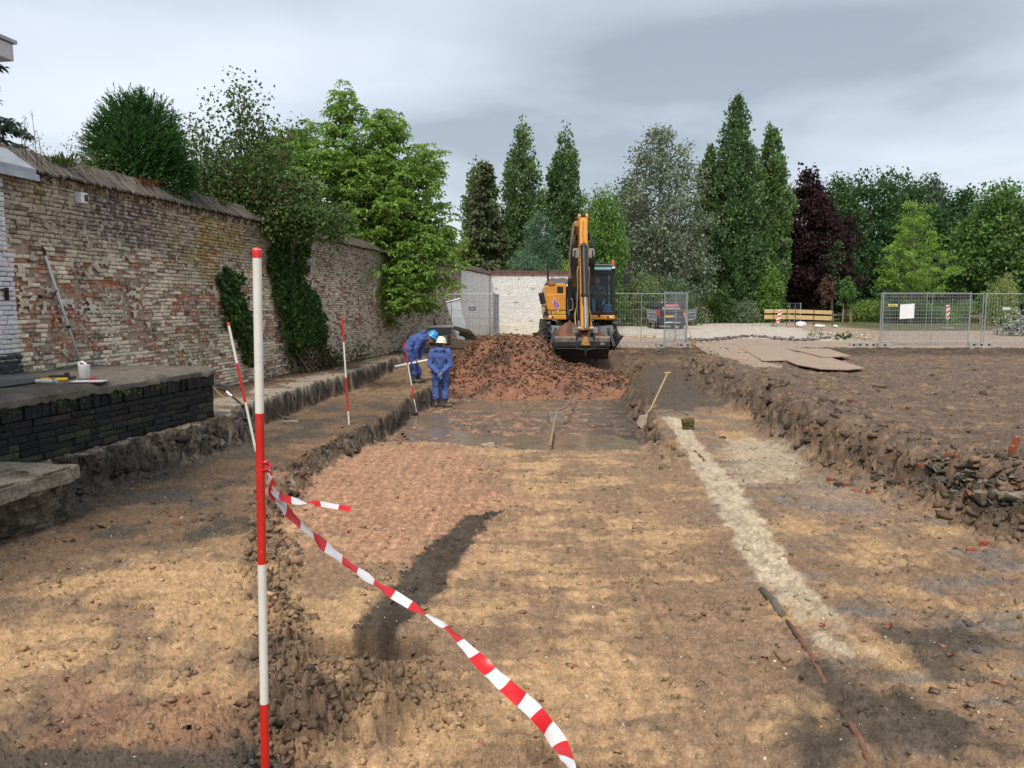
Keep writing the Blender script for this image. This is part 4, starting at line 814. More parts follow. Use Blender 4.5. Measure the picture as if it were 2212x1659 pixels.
tree('willow_tree', 'small pale weeping tree behind the right fence panel', 'tree', TP(2165, 58), HT(600, 58), [(0, .9), (.5, 1.0), (.9, .6), (1, .2)], 120, 24, .2, (.13, .165, .055), .35, .07, .1, 121, None, None, 0, .28, .1, None, 1.8, -1.0)
# understory that closes the row at eye level
for k, (px, d, top, w, c, lab) in enumerate(((1445, 60, 600, 2.1, (.06, .09, .045), 'grey green bush behind the mesh panel right of the cab'), (1390, 58, 590, 1.6, (.085, .115, .05), 'tall pale weedy bush next to the excavator cab'), (1520, 70, 610, 1.4, (.10, .16, .03), 'light green bush right behind the van'), (1700, 84, 560, 3.6, (.025, .05, .02), 'dark thicket under the poplars'), (1790, 98, 560, 5.5, (.02, .04, .017), 'dark thicket behind the copper beech trunk'), (1900, 100, 540, 6.0, (.02, .042, .017), 'dark thicket left of the light green tree'), (2030, 98, 540, 6.0, (.022, .045, .018), 'dark thicket behind the fence panels'), (2160, 92, 560, 5.5, (.022, .045, .018), 'dark thicket at the right end'), (1560, 82, 560, 4.5, (.025, .05, .02), 'dark thicket behind the tallest poplar'), (1660, 69, 575, 1.25, (.075, .13, .03), 'ivy clad stump with bright leaves in front of the hut'), (1560, 69, 640, 1.6, (.045, .075, .025), 'leafy shoots around the foot of the tallest poplar'), (1500, 66, 655, 1.0, (.12, .15, .09), 'pale weed bush by the van'), (1610, 68, 655, 1.0, (.09, .12, .07), 'silvery sapling cluster left of the hut'), (1880, 74, 650, 2.4, (.09, .135, .035), 'weedy bush left of the right fence panels'), (1990, 70, 660, 2.6, (.07, .125, .03), 'low green verge bush under the light green tree'), (2100, 72, 655, 2.6, (.07, .11, .03), 'verge bush behind the white board'))):
    tree('bush', lab, 'bush', TP(px, d), HT(top, d), [(0, w * .9), (.4, w), (.8, w * .6), (1, w * .15)], int(130 + 50 * w), 24, .20 if d < 80 else .4, c, .45 + w * .12, .08, .0, 130 + k, 'bushes under the background trees', None, 0, .55, .4, dv=.45, outer=.35, nl=14)
# far wood behind everything: reads as one mass
r_ = np.random.default_rng(77); n = 15000; X = r_.uniform(-30, 140, n); Y = 118 + r_.uniform(0, 10, n) - .0 * X; Zt = r_.random(n) ** .8 * (11 + 2.5 * pn(X * .12, X * 0, 5)); c = lcol(n, (.03, .055, .024), r_, .5)
o = leafy('far_wood', np.stack([X, Y, Zt], -1), 1.1, c, M_LEAF, None, .4, .8, 8); o['kind'] = 'stuff'; tag(o, 'dark continuous wood far behind the tree row', 'wood')
# saplings with stakes, weeds on the paving
def weed(px, py, h, n, lab, colr=(.09, .14, .035), w=.25, size=.10, asp=.3, cat='weed'):
    b = G(px, py); P = np.stack([r_.normal(0, w, n), r_.normal(0, w, n), abs(r_.normal(0, h * .45, n))], -1)
    D = np.stack([P[:, 0], P[:, 1], np.full(n, w * 1.5)], -1) / w; plant('weed', lab, cat, b, P, size, lcol(n, colr, r_, .4), dirs=D, jit=.6, asp=asp, group='weeds on the paving', seed=n)
weed(1820, 735, .35, 70, 'leafy weed at the front edge of the pale concrete', (.05, .10, .035), .18, .16, .5); weed(1760, 731, .4, 60, 'thin upright weed on the pale concrete', (.16, .19, .06), .16, .2, .12); weed(1868, 728, .22, 50, 'low weeds on the joint of the pale concrete', w=.8); weed(1770, 714, .3, 60, 'yellow green weed tuft near the plank barrier', (.14, .2, .05), .5); weed(1630, 705, .3, 120, 'wide weed patch before the tallest poplar', (.12, .14, .06), 1.0); weed(1500, 745, .2, 40, 'small weed beside the broom', w=.3); weed(1350, 765, .25, 160, 'dry grass at the excavator wheel', (.22, .19, .10), .7)
b = P3(2205, 724, 40); P = r_.normal(0, 1, (1400, 3)) * np.array([.62, .5, .55]); P[:, 2] = abs(P[:, 2]) * (1 - .25 * abs(P[:, 0])); P = P[(P[:, 2] < 1.5)]
plant('flowering_shrub', 'low shrub covered in white blossom at the right edge', 'shrub', (b[0], b[1], 0), P, .15, lcol(len(P), (.06, .09, .045), r_, .4, alt=(.55, .56, .52), pa=.45), asp=.5)
# ================================================================ SPOIL HEAP AND EXCAVATOR
def heap(name, label, cat, x0, x1, y0, y1, hf, seed, n=150, colf=None, parent=None, cl=1.):
    X, Y = np.meshgrid(np.linspace(x0, x1, n), np.linspace(y0, y1, n), indexing='ij'); x, y = X.ravel(), Y.ravel(); h = hf(x, y)
    k = ss(.0, .25, h); zz = h + k * cl * (.09 * fbm(x * 1.3, y * 1.3, 4, seed) + .055 * fbm(x * 5, y * 5, 4, seed + 3, .6) + .03 * np.abs(fbm(x * 13, y * 13, 3, seed + 5)))
    return x, y, zz, [[i * n + j, (i + 1) * n + j, (i + 1) * n + j + 1, i * n + j + 1] for i in range(n - 1) for j in range(n - 1)]
def heap_h(x, y):
    g, _ = base(x, y)
    def bump(cx, cy, rx, ry, h, p=1.25): d = np.sqrt(((x - cx) / rx) ** 2 + ((y - cy) / ry) ** 2); return h * np.clip(1 - d, -.2, 1) ** 1 if p == 1 else h * np.where(d < 1, (1 - d) ** p, -.15 * (d - 1))
    a = np.maximum.reduce([bump(-.15, 23.9, 2.5, 2.7, 2.2, 1.0), bump(.45, 23.9, 2.0, 2.6, 2.0, 1.0), bump(-.75, 23.6, 1.5, 2.2, 1.2, 1.0), bump(2.2, 23.0, 3.0, 2.2, .72, 1.0), bump(-.2, 22.3, 3.4, 1.9, .8, 1.0), bump(1.6, 22.1, 3.0, 1.8, .62, 1.0)])
    flat = .16 * pn(x * .9, y * .9, 15)
    return np.maximum(np.minimum(a + flat * ss(0, .4, a), 1.5 + .14 * pn(x * 1.4, y, 4)), -.2), g
hx0 = lambda x, y: heap_h(x, y)[0]
x, y, zz, f = heap('', '', '', -2.6, 4.3, 20.4, 26.4, hx0, 501, 190); g = heap_h(x, y)[1]
z_ = np.maximum(-.97 + zz, np.where(zz > .03, g - .04, g - .15)); z_ = np.where(y > 24.8, np.maximum(z_, g + .05), z_)
cc = np.tile(lin(.235, .115, .072), (len(x), 1)); f1 = fbm(x * .9, y * .9, 4, 511); f2 = fbm(x * 4, y * 4, 4, 513)
t = ss(-.02, .42, f1 + .4 * f2 + .55 * ss(.9, 2.2, x) * ss(22.5, 24, y) + .35 * np.exp(-((x - .9) / .35) ** 2) * ss(.6, 1.3, zz)); cc = cc * (1 - t[:, None]) + lin(.085, .055, .04) * t[:, None]
t2 = ss(.25, .6, f2 + .3 * ss(.5, .1, zz)); cc = cc * (1 - .5 * t2[:, None]) + lin(.33, .18, .11) * .5 * t2[:, None]
M_HEAP = mat('spoil', attr=True, rough=.93, var=(30, .3), var2=(90, .25), bump=[(24, .6, .03), (80, .5, .012)], spec=.2)
hp = empty('spoil_heap', (0, 0, 0), 0, 'red brown heap of dug earth and brick rubble in front of the excavator', 'soil heap')
nmesh('heaped_earth', np.stack([x, y, z_], -1), f, M_HEAP, hp, cc, True)
r_ = np.random.default_rng(52); k = r_.choice(len(x), 14000, p=np.clip(zz, 0.02, .7) / np.clip(zz, .02, .7).sum()); sz = .010 + .05 * r_.random(14000) ** 4
pal = np.array([(.22, .10, .06), (.19, .095, .065), (.28, .15, .09), (.15, .085, .058), (.25, .105, .06), (.33, .20, .13)])
o = rocks('rubble', np.stack([x[k] + r_.normal(0, .03, 14000), y[k] + r_.normal(0, .03, 14000), z_[k] + sz * .2], -1), sz, pal[r_.integers(0, 6, 14000)] * r_.uniform(.6, 1.15, (14000, 1)), M_STONE, .8, 0, hp, 53); o['kind'] = 'stuff'
# ---- excavator; local x right, y away from the camera, z up
EY = 26.3; ES = EY / FPX
ex0 = P3(1256, 658, EY)[0]
EX = empty('excavator', (ex0, EY, 0), 0, 'orange yellow wheeled excavator facing the trench with its bucket full of earth', 'excavator')
M_ORG = mat('machine_orange', (.66, .27, .028), .38, var=(3, .14), spec=.5, coat=.25, dirt=((.30, .19, .09), 6, .58, .74, .55)); M_ORGD = mat('worn_orange', (.42, .19, .028), .5, var=(4, .3), dirt=[((.09, .055, .028), 6, .46, .60, .8)])
M_BLK = mat('machine_black', (.016, .016, .017), .45, var=(7, .35), dirt=((.10, .075, .05), 8, .6, .72, .5)); M_DGR = mat('machine_grey', (.075, .08, .09), .5, var=(5, .2), dirt=((.16, .12, .085), 5, .52, .7, .6))
M_TYRE = mat('tyre_rubber', (.028, .027, .026), .85, var=(8, .3), dirt=((.14, .105, .075), 4, .45, .62, .8)); M_STEEL = mat('worn_steel', (.34, .30, .26), .45, .6, var=(9, .3), dirt=((.13, .09, .06), 6, .5, .65, .6)); M_CHR = mat('chrome', (.62, .60, .58), .2, 1, var=None)
M_HOSE = mat('rubber_hose', (.014, .014, .014), .5, var=None); M_TAN = mat('tan_hose', (.35, .25, .12), .55, var=(5, .3)); M_LAMP = mat('lamp_glass', (.85, .83, .78), .2, var=None)
def gl(name, col, al, rough=.05):
    m = bpy.data.materials.new(name); m.use_nodes = True; nt = m.node_tree; b = nt.nodes['Principled BSDF']; b.inputs['Base Color'].default_value = (*col, 1); b.inputs['Roughness'].default_value = rough
    t = nt.nodes.new('ShaderNodeBsdfTransparent'); t.inputs[0].default_value = (*col, 1) if al > .2 else (.8, .85, .85, 1); s = nt.nodes.new('ShaderNodeMixShader'); s.inputs[0].default_value = al
    g_ = nt.nodes.new('ShaderNodeBsdfGlossy'); g_.inputs['Roughness'].default_value = rough; g_.inputs[0].default_value = (.9, .95, 1, 1)
    nt.links.new(t.outputs[0], s.inputs[1]); nt.links.new(g_.outputs[0], s.inputs[2]); nt.links.new(s.outputs[0], nt.nodes['Material Output'].inputs[0]); return m
M_GLASS = gl('tinted_glass', (.42, .55, .55), .03)
def ep(px, py, y=0.): d = EY + y; p = P3(px, py, d); return Vector((p[0] - ex0, y, p[2]))
def part(mb, name, m, par=None, **k): return mb.build(name, m, par or EX, **k)
# undercarriage
zg = 0.0
u = MB(); u.span((-.62, .3, .55), (.62, 4.2, 1.0)); u.span((-.95, .75, .48), (.95, 1.05, .72)); u.span((-.95, 3.45, .48), (.95, 3.75, .72)); u.cyl((0, 2.2, .9), (0, 2.2, 1.12), .62, n=28); part(u, 'chassis', M_BLK, bevel=.02)
for sx in (-1, 1):
    for yy in (.9, 3.6):
        w = MB(); c0, c1 = .80, 1.30
        prof = [(c0, .30), (c0, .44), (c0 + .03, .49), (c0 + .10, .515), (c0 + .2, .515), (c0 + .235, .46), (c0 + .265, .46), (c0 + .3, .515), (c0 + .4, .515), (c0 + .47, .49), (c1, .44), (c1, .30)]
        w.tube([(sx * a, yy, .515) for a, b in prof], [b for a, b in prof], 40, False)
        for k in range(22):
            q = 6.283 * k / 22; w.box((sx * (c0 + .25), yy + .52 * math.cos(q), .515 + .52 * math.sin(q)), (.46, .06, .035), (q - math.pi / 2, 0, 0))
        W_ = part(w, 'wheel', M_TYRE, sharp=35)
        h = MB(); h.tube([(sx * (c1 - .1), yy, .515), (sx * (c1 - .07), yy, .515), (sx * (c1 - .07), yy, .515)], [.31, .31, .01], 20); h.cyl((sx * (c1 - .08), yy, .515), (sx * (c1 + .0), yy, .515), .12); part(h, 'rim', M_ORGD, W_, sharp=40)
# dozer blade / stabiliser plates in front
for sx in (-1, 1):
    s = MB(); s.add([(sx * .42, -.12, .86), (sx * 1.10, -.12, .90), (sx * 1.14, -.28, .78), (sx * .86, -.42, .36), (sx * .42, -.42, .34), (sx * .42, .15, .86), (sx * 1.10, .15, .90), (sx * 1.14, .1, .78), (sx * .86, .1, .36), (sx * .42, .1, .34)], [[0, 1, 2, 3, 4], [5, 6, 7, 8, 9], [0, 1, 6, 5], [1, 2, 7, 6], [2, 3, 8, 7], [3, 4, 9, 8], [4, 0, 5, 9]])
    s.box((sx * .98, -.36, .52), (.10, .12, .66), (0, sx * -.32, 0)); s.box((sx * 1.12, -.2, .98), (.12, .35, .10), (0, sx * .4, 0)); part(s, 'stabiliser', M_DGR, bevel=.012)
# upper works
L0, L1 = -1.225, -.515
zt_, zb_ = ep(1200, 612).z, ep(1200, 690.5).z
d = MB(); d.span((-1.15, .35, zb_ - .02), (1.2, 4.3, zb_ + .14)); part(d, 'deck', M_BLK, bevel=.02)
h = MB(); pf = [(L0, zb_ + .16), (L1, zb_ + .16), (L1, zt_ - .02), (L1 - .05, zt_), (L0 + .12, zt_), (L0 + .02, zt_ - .12), (L0, zt_ - .45)]
h.prism([(p[0], p[1]) for p in pf], 3.4, Matrix(((1, 0, 0, 0), (0, 0, 1, .12), (0, 1, 0, 0), (0, 0, 0, 1)))); HD = part(h, 'engine_hood', M_ORG, bevel=.035, seg=3)
h = MB(); h.add([(L0 + .03, .095, zt_ - .40), (L1 - .01, .095, zt_ - .33), (L1 - .01, .095, zb_ + .33), (L0 + .02, .095, zb_ + .33), (L0 + .03, .13, zt_ - .40), (L1 - .01, .13, zt_ - .33), (L1 - .01, .13, zb_ + .33), (L0 + .02, .13, zb_ + .33)], [[0, 1, 2, 3], [0, 4, 5, 1], [1, 5, 6, 2], [2, 6, 7, 3], [3, 7, 4, 0]]); part(h, 'hood_panel', M_ORG, HD, bevel=.012)
h = MB(); h.add([(L0 + .08, .3, zt_ + .005), (L1 + .1, .3, zt_ + .005), (L1 + .08, .9, zt_ + .2), (L0 + .2, .9, zt_ + .2), (L0 + .08, 3.3, zt_ + .005), (L1 + .1, 3.3, zt_ + .005), (L1 + .08, 3.2, zt_ + .2), (L0 + .2, 3.2, zt_ + .2)], [[0, 1, 2, 3], [3, 2, 6, 7], [1, 5, 6, 2], [4, 0, 3, 7], [5, 4, 7, 6]]); part(h, 'hood_top', M_DGR, HD, bevel=.02)
h = MB(); h.span((-1.13, 1.0, zt_ + .1), (-1.06, 1.07, zt_ + .62)); h.cyl((-1.095, 1.035, zt_ + .62), (-1.095, 1.035, zt_ + .66), .045); part(h, 'exhaust', M_BLK, HD, bevel=.01)
h = MB(); h.tube([(-.95, 1.2, zt_ + .18), (-.95, 1.2, zt_ + .48), (-.9, 1.2, zt_ + .5), (-.9, 1.2, zt_ + .18)], .014, 6); part(h, 'handrail', M_ORGD, HD)
a, b = ep(1204, 618), ep(1217, 632); h = MB(); h.add([(a.x, .105, a.z), (b.x, .105, a.z - .02), (b.x, .105, b.z - .03), (a.x, .105, b.z), (a.x, .14, a.z), (b.x, .14, a.z - .02), (b.x, .14, b.z - .03), (a.x, .14, b.z)], [[0, 1, 2, 3], [0, 4, 5, 1], [1, 5, 6, 2], [2, 6, 7, 3], [3, 7, 4, 0]]); part(h, 'air_intake', M_BLK, HD, bevel=.008)
h = MB(); a, b = ep(1184, 613), ep(1200, 610); h.span((a.x, .08, a.z - .03), (b.x, .16, b.z + .03)); part(h, 'hood_latch', M_ORGD, HD, bevel=.01)
# emblem: ring with one upright to the left above and one to the right below
M_VIO = mat('violet_sticker', (.10, .06, .36), .4, var=None); M_PNK = mat('pale_sticker', (.72, .42, .36), .4, var=None)
c = ep(1201.5, 657.5); em = empty('emblem', (c.x, .088, c.z)); em.parent = HD; em.rotation_euler = (0, R(8), 0)
def ring(mb, r0, r1, y, n=28):
    v = []; 
    for k in range(n): q = 6.283 * k / n; v += [(r0 * math.cos(q), y, r0 * math.sin(q)), (r1 * math.cos(q), y, r1 * math.sin(q)), (r0 * math.cos(q), y + .004, r0 * math.sin(q)), (r1 * math.cos(q), y + .004, r1 * math.sin(q))]
    f = []
    for k in range(n): a = 4 * k; b = 4 * ((k + 1) % n); f += [[a, b, b + 1, a + 1], [a + 1, b + 1, b + 3, a + 3], [a, a + 2, b + 2, b]]
    mb.add(v, f)
# build emblem as one mesh with two materials
bpy.data.objects.remove(em); e_ = MB(); e_.m = 1
e_.prism([(-.115, .19), (-.06, .21), (-.01, .10), (.05, .09), (.115, .02), (.125, -.22), (.06, -.21), (.0, -.10), (-.06, -.09), (-.13, .0)], .004, Matrix(((1, 0, 0, 0), (0, 0, -1, 0), (0, 1, 0, 0), (0, 0, 0, 1)))); e_.m = 0
ring(e_, .046, .080, -.008); ring(e_, .018, .030, -.008); e_.span((-.092, -.009, -.01), (-.062, -.005, .165)); e_.span((.062, -.009, -.175), (.092, -.005, .01)); e_.span((-.088, -.0095, .12), (-.02, -.0055, .138)); e_.span((.02, -.0095, -.148), (.088, -.0055, -.13))
em = e_.build('emblem', [M_VIO, M_PNK], HD); em.location = (c.x, .088, c.z); em.rotation_euler = (0, R(8), 0)
# number plate
a, b = ep(1189, 671.2), ep(1222.5, 679.3); h = MB(); h.span((a.x, .070, b.z), (b.x, .086, a.z)); PL = part(h, 'number_plate', mat('plate_yellow', (.78, .50, .02), .4, var=None), HD, bevel=.004)
h = MB(); h.span((a.x + .008, .066, b.z + .006), (a.x + .055, .07, a.z - .006)); part(h, 'country_band', mat('plate_blue', (.02, .06, .42), .4, var=None), PL)
h = MB(); z0, z1 = b.z, a.z
for (p, q) in (((a.x, z0), (b.x, z0 + .006)), ((a.x, z1 - .006), (b.x, z1)), ((a.x, z0), (a.x + .006, z1)), ((b.x - .006, z0), (b.x, z1))): h.span((p[0], .067, p[1]), (q[0], .0695, q[1]))
part(h, 'plate_edge', M_BLK, PL)
def text(s, size, loc, m, par, rot=(R(90), 0, 0), al='CENTER', name='lettering', sx=1):
    cu = bpy.data.curves.new(name, 'FONT'); cu.body = s; cu.size = size; cu.align_x = al; cu.align_y = 'CENTER'; cu.extrude = .0015; q = bpy.data.objects.new('q', cu); COL.objects.link(q); bpy.context.view_layer.update()
    me = bpy.data.meshes.new_from_object(q.evaluated_get(bpy.context.evaluated_depsgraph_get())); bpy.data.objects.remove(q); bpy.data.curves.remove(cu); me.materials.clear(); me.materials.append(m)
    o = bpy.data.objects.new(name, me); COL.objects.link(o); o.parent = par; o.location = loc; o.rotation_euler = rot; o.scale = (sx, 1, 1); return o
text('536-GV-1', .125, ((a.x + .055 + b.x) / 2, .066, (a.z + b.z) / 2), M_BLK, PL, sx=.86)
def lightbar(x0, x1, flip):
    b = MB(); b.span((x0, .05, zb_ + .0), (x1, .6, zb_ + .155)); B = part(b, 'bumper', M_ORG, bevel=.025)
    xs = [x0 + .09, x0 + .155, x0 + .235] if not flip else [x1 - .09, x1 - .155, x1 - .235]
    for x_, r_, m in ((xs[0], .022, M_LAMP), (xs[1], .030, M_LAMP), (xs[2], .034, M_BLK)):
        c = MB(); c.cyl((x_, .03, zb_ + .085), (x_, .06, zb_ + .085), r_); o = part(c, 'headlight', m, B, sharp=40)
    c = MB(); c.cyl((xs[0], .03, zb_ + .035), (xs[0], .06, zb_ + .035), .016); part(c, 'indicator', mat('amber', (.8, .25, .02), .3, var=None), B)
lightbar(L0 + .015, L1 + .01, False); lightbar(ep(1283, 0).x, ep(1338, 0).x, True)
# mirrors
c = ep(1171, 644, -.1); m_ = MB(); m_.box(c, (.19, .09, .40), (0, R(-12), 0)); MR = part(m_, 'mirror', M_BLK, bevel=.03); m_ = MB(); m_.tube([(c.x + .0, -.1, c.z - .2), (c.x + .02, -.08, c.z - .27), (c.x + .14, 0, c.z - .29), (c.x + .18, .1, c.z - .42)], .018, 6); m_.box((c.x + .14, .05, c.z - .52), (.15, .14, .14)); part(m_, 'mirror_arm', M_BLK, MR)
c = ep(1353.5, 600.5, .2); m_ = MB(); m_.box(c, (.2, .09, .36)); MR = part(m_, 'mirror', M_BLK, bevel=.03); m_ = MB(); m_.tube([(c.x + .05, .2, c.z + .18), (c.x + .05, .2, c.z + .24), (c.x - .2, .25, c.z + .24)], .014, 6); part(m_, 'mirror_arm', M_BLK, MR)
# cab
CX0, CX1 = ep(1277, 0).x, ep(1337.5, 0).x; CT, CB = ep(0, 572).z, zb_ + .15; CY0, CY1 = .1, 1.9
c = MB(); pw = .075
for (x_, y_) in ((CX0 + pw / 2, CY0 + .06), (CX1 - pw / 2, CY0 + .06), (CX0 + pw / 2, CY1), (CX1 - pw / 2, CY1)): c.box((x_, y_, (CT + CB) / 2), (pw + (.05 if x_ > .8 and y_ < 1 else 0), .10, CT - CB - .05))
c.span((CX0, CY0, CB), (CX1, CY0 + .09, CB + .13)); c.span((CX0, CY0, CB), (CX1, CY1, CB + .05)); c.span((CX0, CY1 - .04, CB), (CX1, CY1, CT)); c.span((CX0, CY0 + .02, CT - .34), (CX1, CY0 + .08, CT - .30)); c.span((CX0, .9, CB), (CX0 + .05, 1.0, CT)); c.span((CX1 - .05, .9, CB), (CX1, 1.0, CT)); c.span((CX0, CY0, CB + .4), (CX0 + .03, CY1, CB + .46)); CAB = part(c, 'cab', M_BLK, bevel=.02)  # full-height rear panel is added over the window opening to darken the inside
c = MB(); c.span((CX0 - .01, CY0 - .02, CT - .05), (CX1 + .01, CY1 + .06, CT + .03)); RF = part(c, 'cab_roof', M_DGR, CAB, bevel=.03)
c = MB(); c.add([(CX0 + .12, CY0 + .06, CT - .04), (CX1 - .12, CY0 + .06, CT - .04), (CX1 - .14, CY0 - .16, CT - .15), (CX0 + .14, CY0 - .16, CT - .15), (CX0 + .12, CY0 + .05, CT - .07), (CX1 - .12, CY0 + .05, CT - .07), (CX1 - .14, CY0 - .15, CT - .18), (CX0 + .14, CY0 - .15, CT - .18)], [[0, 1, 2, 3], [7, 6, 5, 4], [3, 2, 6, 7], [0, 3, 7, 4], [2, 1, 5, 6]]); part(c, 'visor', mat('teal_visor', (.16, .30, .31), .3, var=(5, .15)), CAB)
c = MB(); c.add([(CX0 + .10, CY0 + .045, CT - .30), (CX1 - .10, CY0 + .045, CT - .30), (CX1 - .10, CY0 + .02, CT - .18), (CX0 + .10, CY0 + .02, CT - .18)], [[0, 1, 2, 3]]); part(c, 'sun_strip', mat('teal_strip', (.06, .13, .14), .25, var=None), CAB)
for x_ in (CX0 + .055, CX1 - .06):
    c = MB(); c.ell((x_, CY0 - .04, CT - .105), (.06, .05, .042)); part(c, 'work_light', M_LAMP, CAB, smooth=True)
    c = MB(); c.span((x_ - .07, CY0 - .02, CT - .10), (x_ + .07, CY0 + .08, CT - .02)); part(c, 'light_housing', M_ORGD, CAB, bevel=.015)
c = MB(); c.add([(CX0 + .07, CY0 + .03, CB + .13), (CX1 - .11, CY0 + .03, CB + .13), (CX1 - .11, CY0 + .03, CT - .3), (CX0 + .07, CY0 + .03, CT - .3)], [[0, 1, 2, 3]]); part(c, 'windscreen', M_GLASS, CAB)
for x_ in (CX0 + .012, CX1 - .012):
    c = MB(); c.add([(x_, CY0 + .1, CB + .45), (x_, CY1 - .06, CB + .45), (x_, CY1 - .06, CT - .06), (x_, CY0 + .1, CT - .06)], [[0, 1, 2, 3]]); part(c, 'side_window', M_GLASS, CAB)
c = MB(); c.span((CX0 + .2, 1.1, CB + .05), (CX1 - .2, 1.6, CB + .45)); c.box(((CX0 + CX1) / 2, 1.55, CB + .8), (.5, .14, .75), (R(-8), 0, 0)); part(c, 'seat', mat('seat_cloth', (.03, .03, .035), .9), CAB, bevel=.04)
c = MB(); c.tube([((CX0 + CX1) / 2, .55, CB + .1), ((CX0 + CX1) / 2, .7, CB + .62)], .03, 8); q_ = [((CX0 + CX1) / 2 + .19 * math.cos(t), .72 + .05 * math.sin(t), CB + .68 + .17 * math.sin(t)) for t in np.linspace(0, 6.283, 20)]; c.tube(q_, .014, 6); part(c, 'steering_wheel', M_BLK, CAB)
a, b = ep(1302, 658, .3), ep(1327, 678, .3); c = MB(); c.span((a.x, .22, CB + .06), (b.x, .5, a.z)); BXX = part(c, 'cool_box', mat('blue_plastic', (.03, .10, .26), .45, var=(6, .1)), CAB, bevel=.02)
c = MB(); c.tube([(CX0 + .38, CY0 - .03, CB + .0), (CX0 + .52, CY0 - .02, CB + .3), (CX0 + .62, CY0 - .02, CB + .5)], .012, 6); c.box((CX0 + .38, CY0 - .04, CB - .02), (.08, .06, .06)); c.tube([(CX0 + .46, CY0 - .03, CB + .1), (CX0 + .64, CY0 - .03, CB + .48)], .018, 6); part(c, 'wiper', M_BLK, CAB)
a = ep(1324, 572, .5); c = MB(); c.cyl((a.x, .5, CT + .02), (a.x, .5, CT + .06), .055); c.tube([(a.x, .5, CT + .06), (a.x, .5, CT + .15), (a.x, .5, CT + .19), (a.x, .5, CT + .2)], [.05, .05, .035, .005], 14); part(c, 'beacon', mat('orange_beacon', (.75, .12, .02), .25, var=None), CAB, sharp=50)
c = MB(); c.tube([(CX0 + .02, .4, CT), (CX0 + .02, .4, CT + .1), (CX0 + .3, .4, CT + .1), (CX0 + .3, .4, CT)], .012, 6); part(c, 'roof_rail', M_BLK, CAB)
c = MB(); c.box((CX1 + .1, .35, CB - .12), (.28, .3, .03), (0, R(25), 0)); part(c, 'step', M_STEEL, CAB)
# swing gear clutter between hood and cab
c = MB(); c.span((L1 + .02, .45, zb_ + .14), (CX0 - .02, .9, zt_ - .1)); part(c, 'machinery', M_BLK)
r_ = random.Random(3); c = MB()
for k in range(9):
    x_ = L1 + .06 + .04 * k; c.tube([(x_, .3 + r_.uniform(-.1, .1), zb_ + .2 + r_.uniform(0, .5)), (x_ + r_.uniform(-.05, .08), .2, zb_ + .5 + r_.uniform(-.2, .4)), (x_ + r_.uniform(-.1, .1), .1, zb_ + r_.uniform(.3, 1.0))], .016, 6)
part(c, 'hydraulic_hoses', M_HOSE)
c = MB(); c.tube([(L1 + .05, .05, zb_ + .75), (L1 + .06, .05, zb_ + .2)], .016, 6); c.tube([(L1 + .12, .02, zb_ + .68), (L1 + .2, .0, zb_ + .70), (L1 + .22, .02, zb_ + .5), (L1 + .22, .02, zb_ + .35), (L1 + .10, .02, zb_ + .3), (L1 + .1, .05, zb_ + .15)], .022, 6); part(c, 'steel_pipes', M_STEEL)
# boom: from between hood and cab up and forward, plates with a bend
bw = .17; bx = ep(1252, 0).x; tx = ep(1263.5, 0, -1.5).x
def side(poly, x0, x1, lean=0):
    """poly (y,z) extruded in x, leaning with height"""
    n = len(poly); vs = [(x + lean * (p[1] - poly[0][1]), p[0], p[1]) for x in (x0, x1) for p in poly]
    return vs, [list(range(n)), [n + i for i in range(n)][::-1]] + [[i, n + i, n + (i + 1) % n, (i + 1) % n] for i in range(n)]
zp = ep(0, 528, -1.2).z; ztop = ep(0, 466, -1.5).z
ln = (tx - bx) / 3.2
bm_ = MB(); bm_.add(*side([(1.5, 1.25), (1.1, 1.3), (.55, 2.3), (.05, 3.3), (-.95, ztop - .42), (-1.15, ztop - .28), (-1.0, ztop - .12), (-.2, ztop - .12), (.75, 3.75), (1.25, 2.9), (1.75, 1.6)], bx - bw - .06, bx + bw - .02, ln)); BO = part(bm_, 'boom', M_ORGD, bevel=.02)
for sx in (-1, 1):
    y_ = MB(); y_.add(*side([(-.7, ztop - .55), (-1.62, ztop - .34), (-1.66, ztop - .02), (-1.52, ztop + .06), (-1.36, ztop + .03), (-.7, ztop - .1)], tx + sx * .115 - .04, tx + sx * .115 + .04)); part(y_, 'boom_yoke', M_ORG, BO, bevel=.012)
y_ = MB(); y_.cyl((tx - .2, -1.5, ztop - .09), (tx + .2, -1.5, ztop - .09), .06); y_.span((tx - .08, -1.6, ztop - .3), (tx + .08, -1.38, ztop + .02)); part(y_, 'boom_pin', M_BLK, BO, sharp=40)
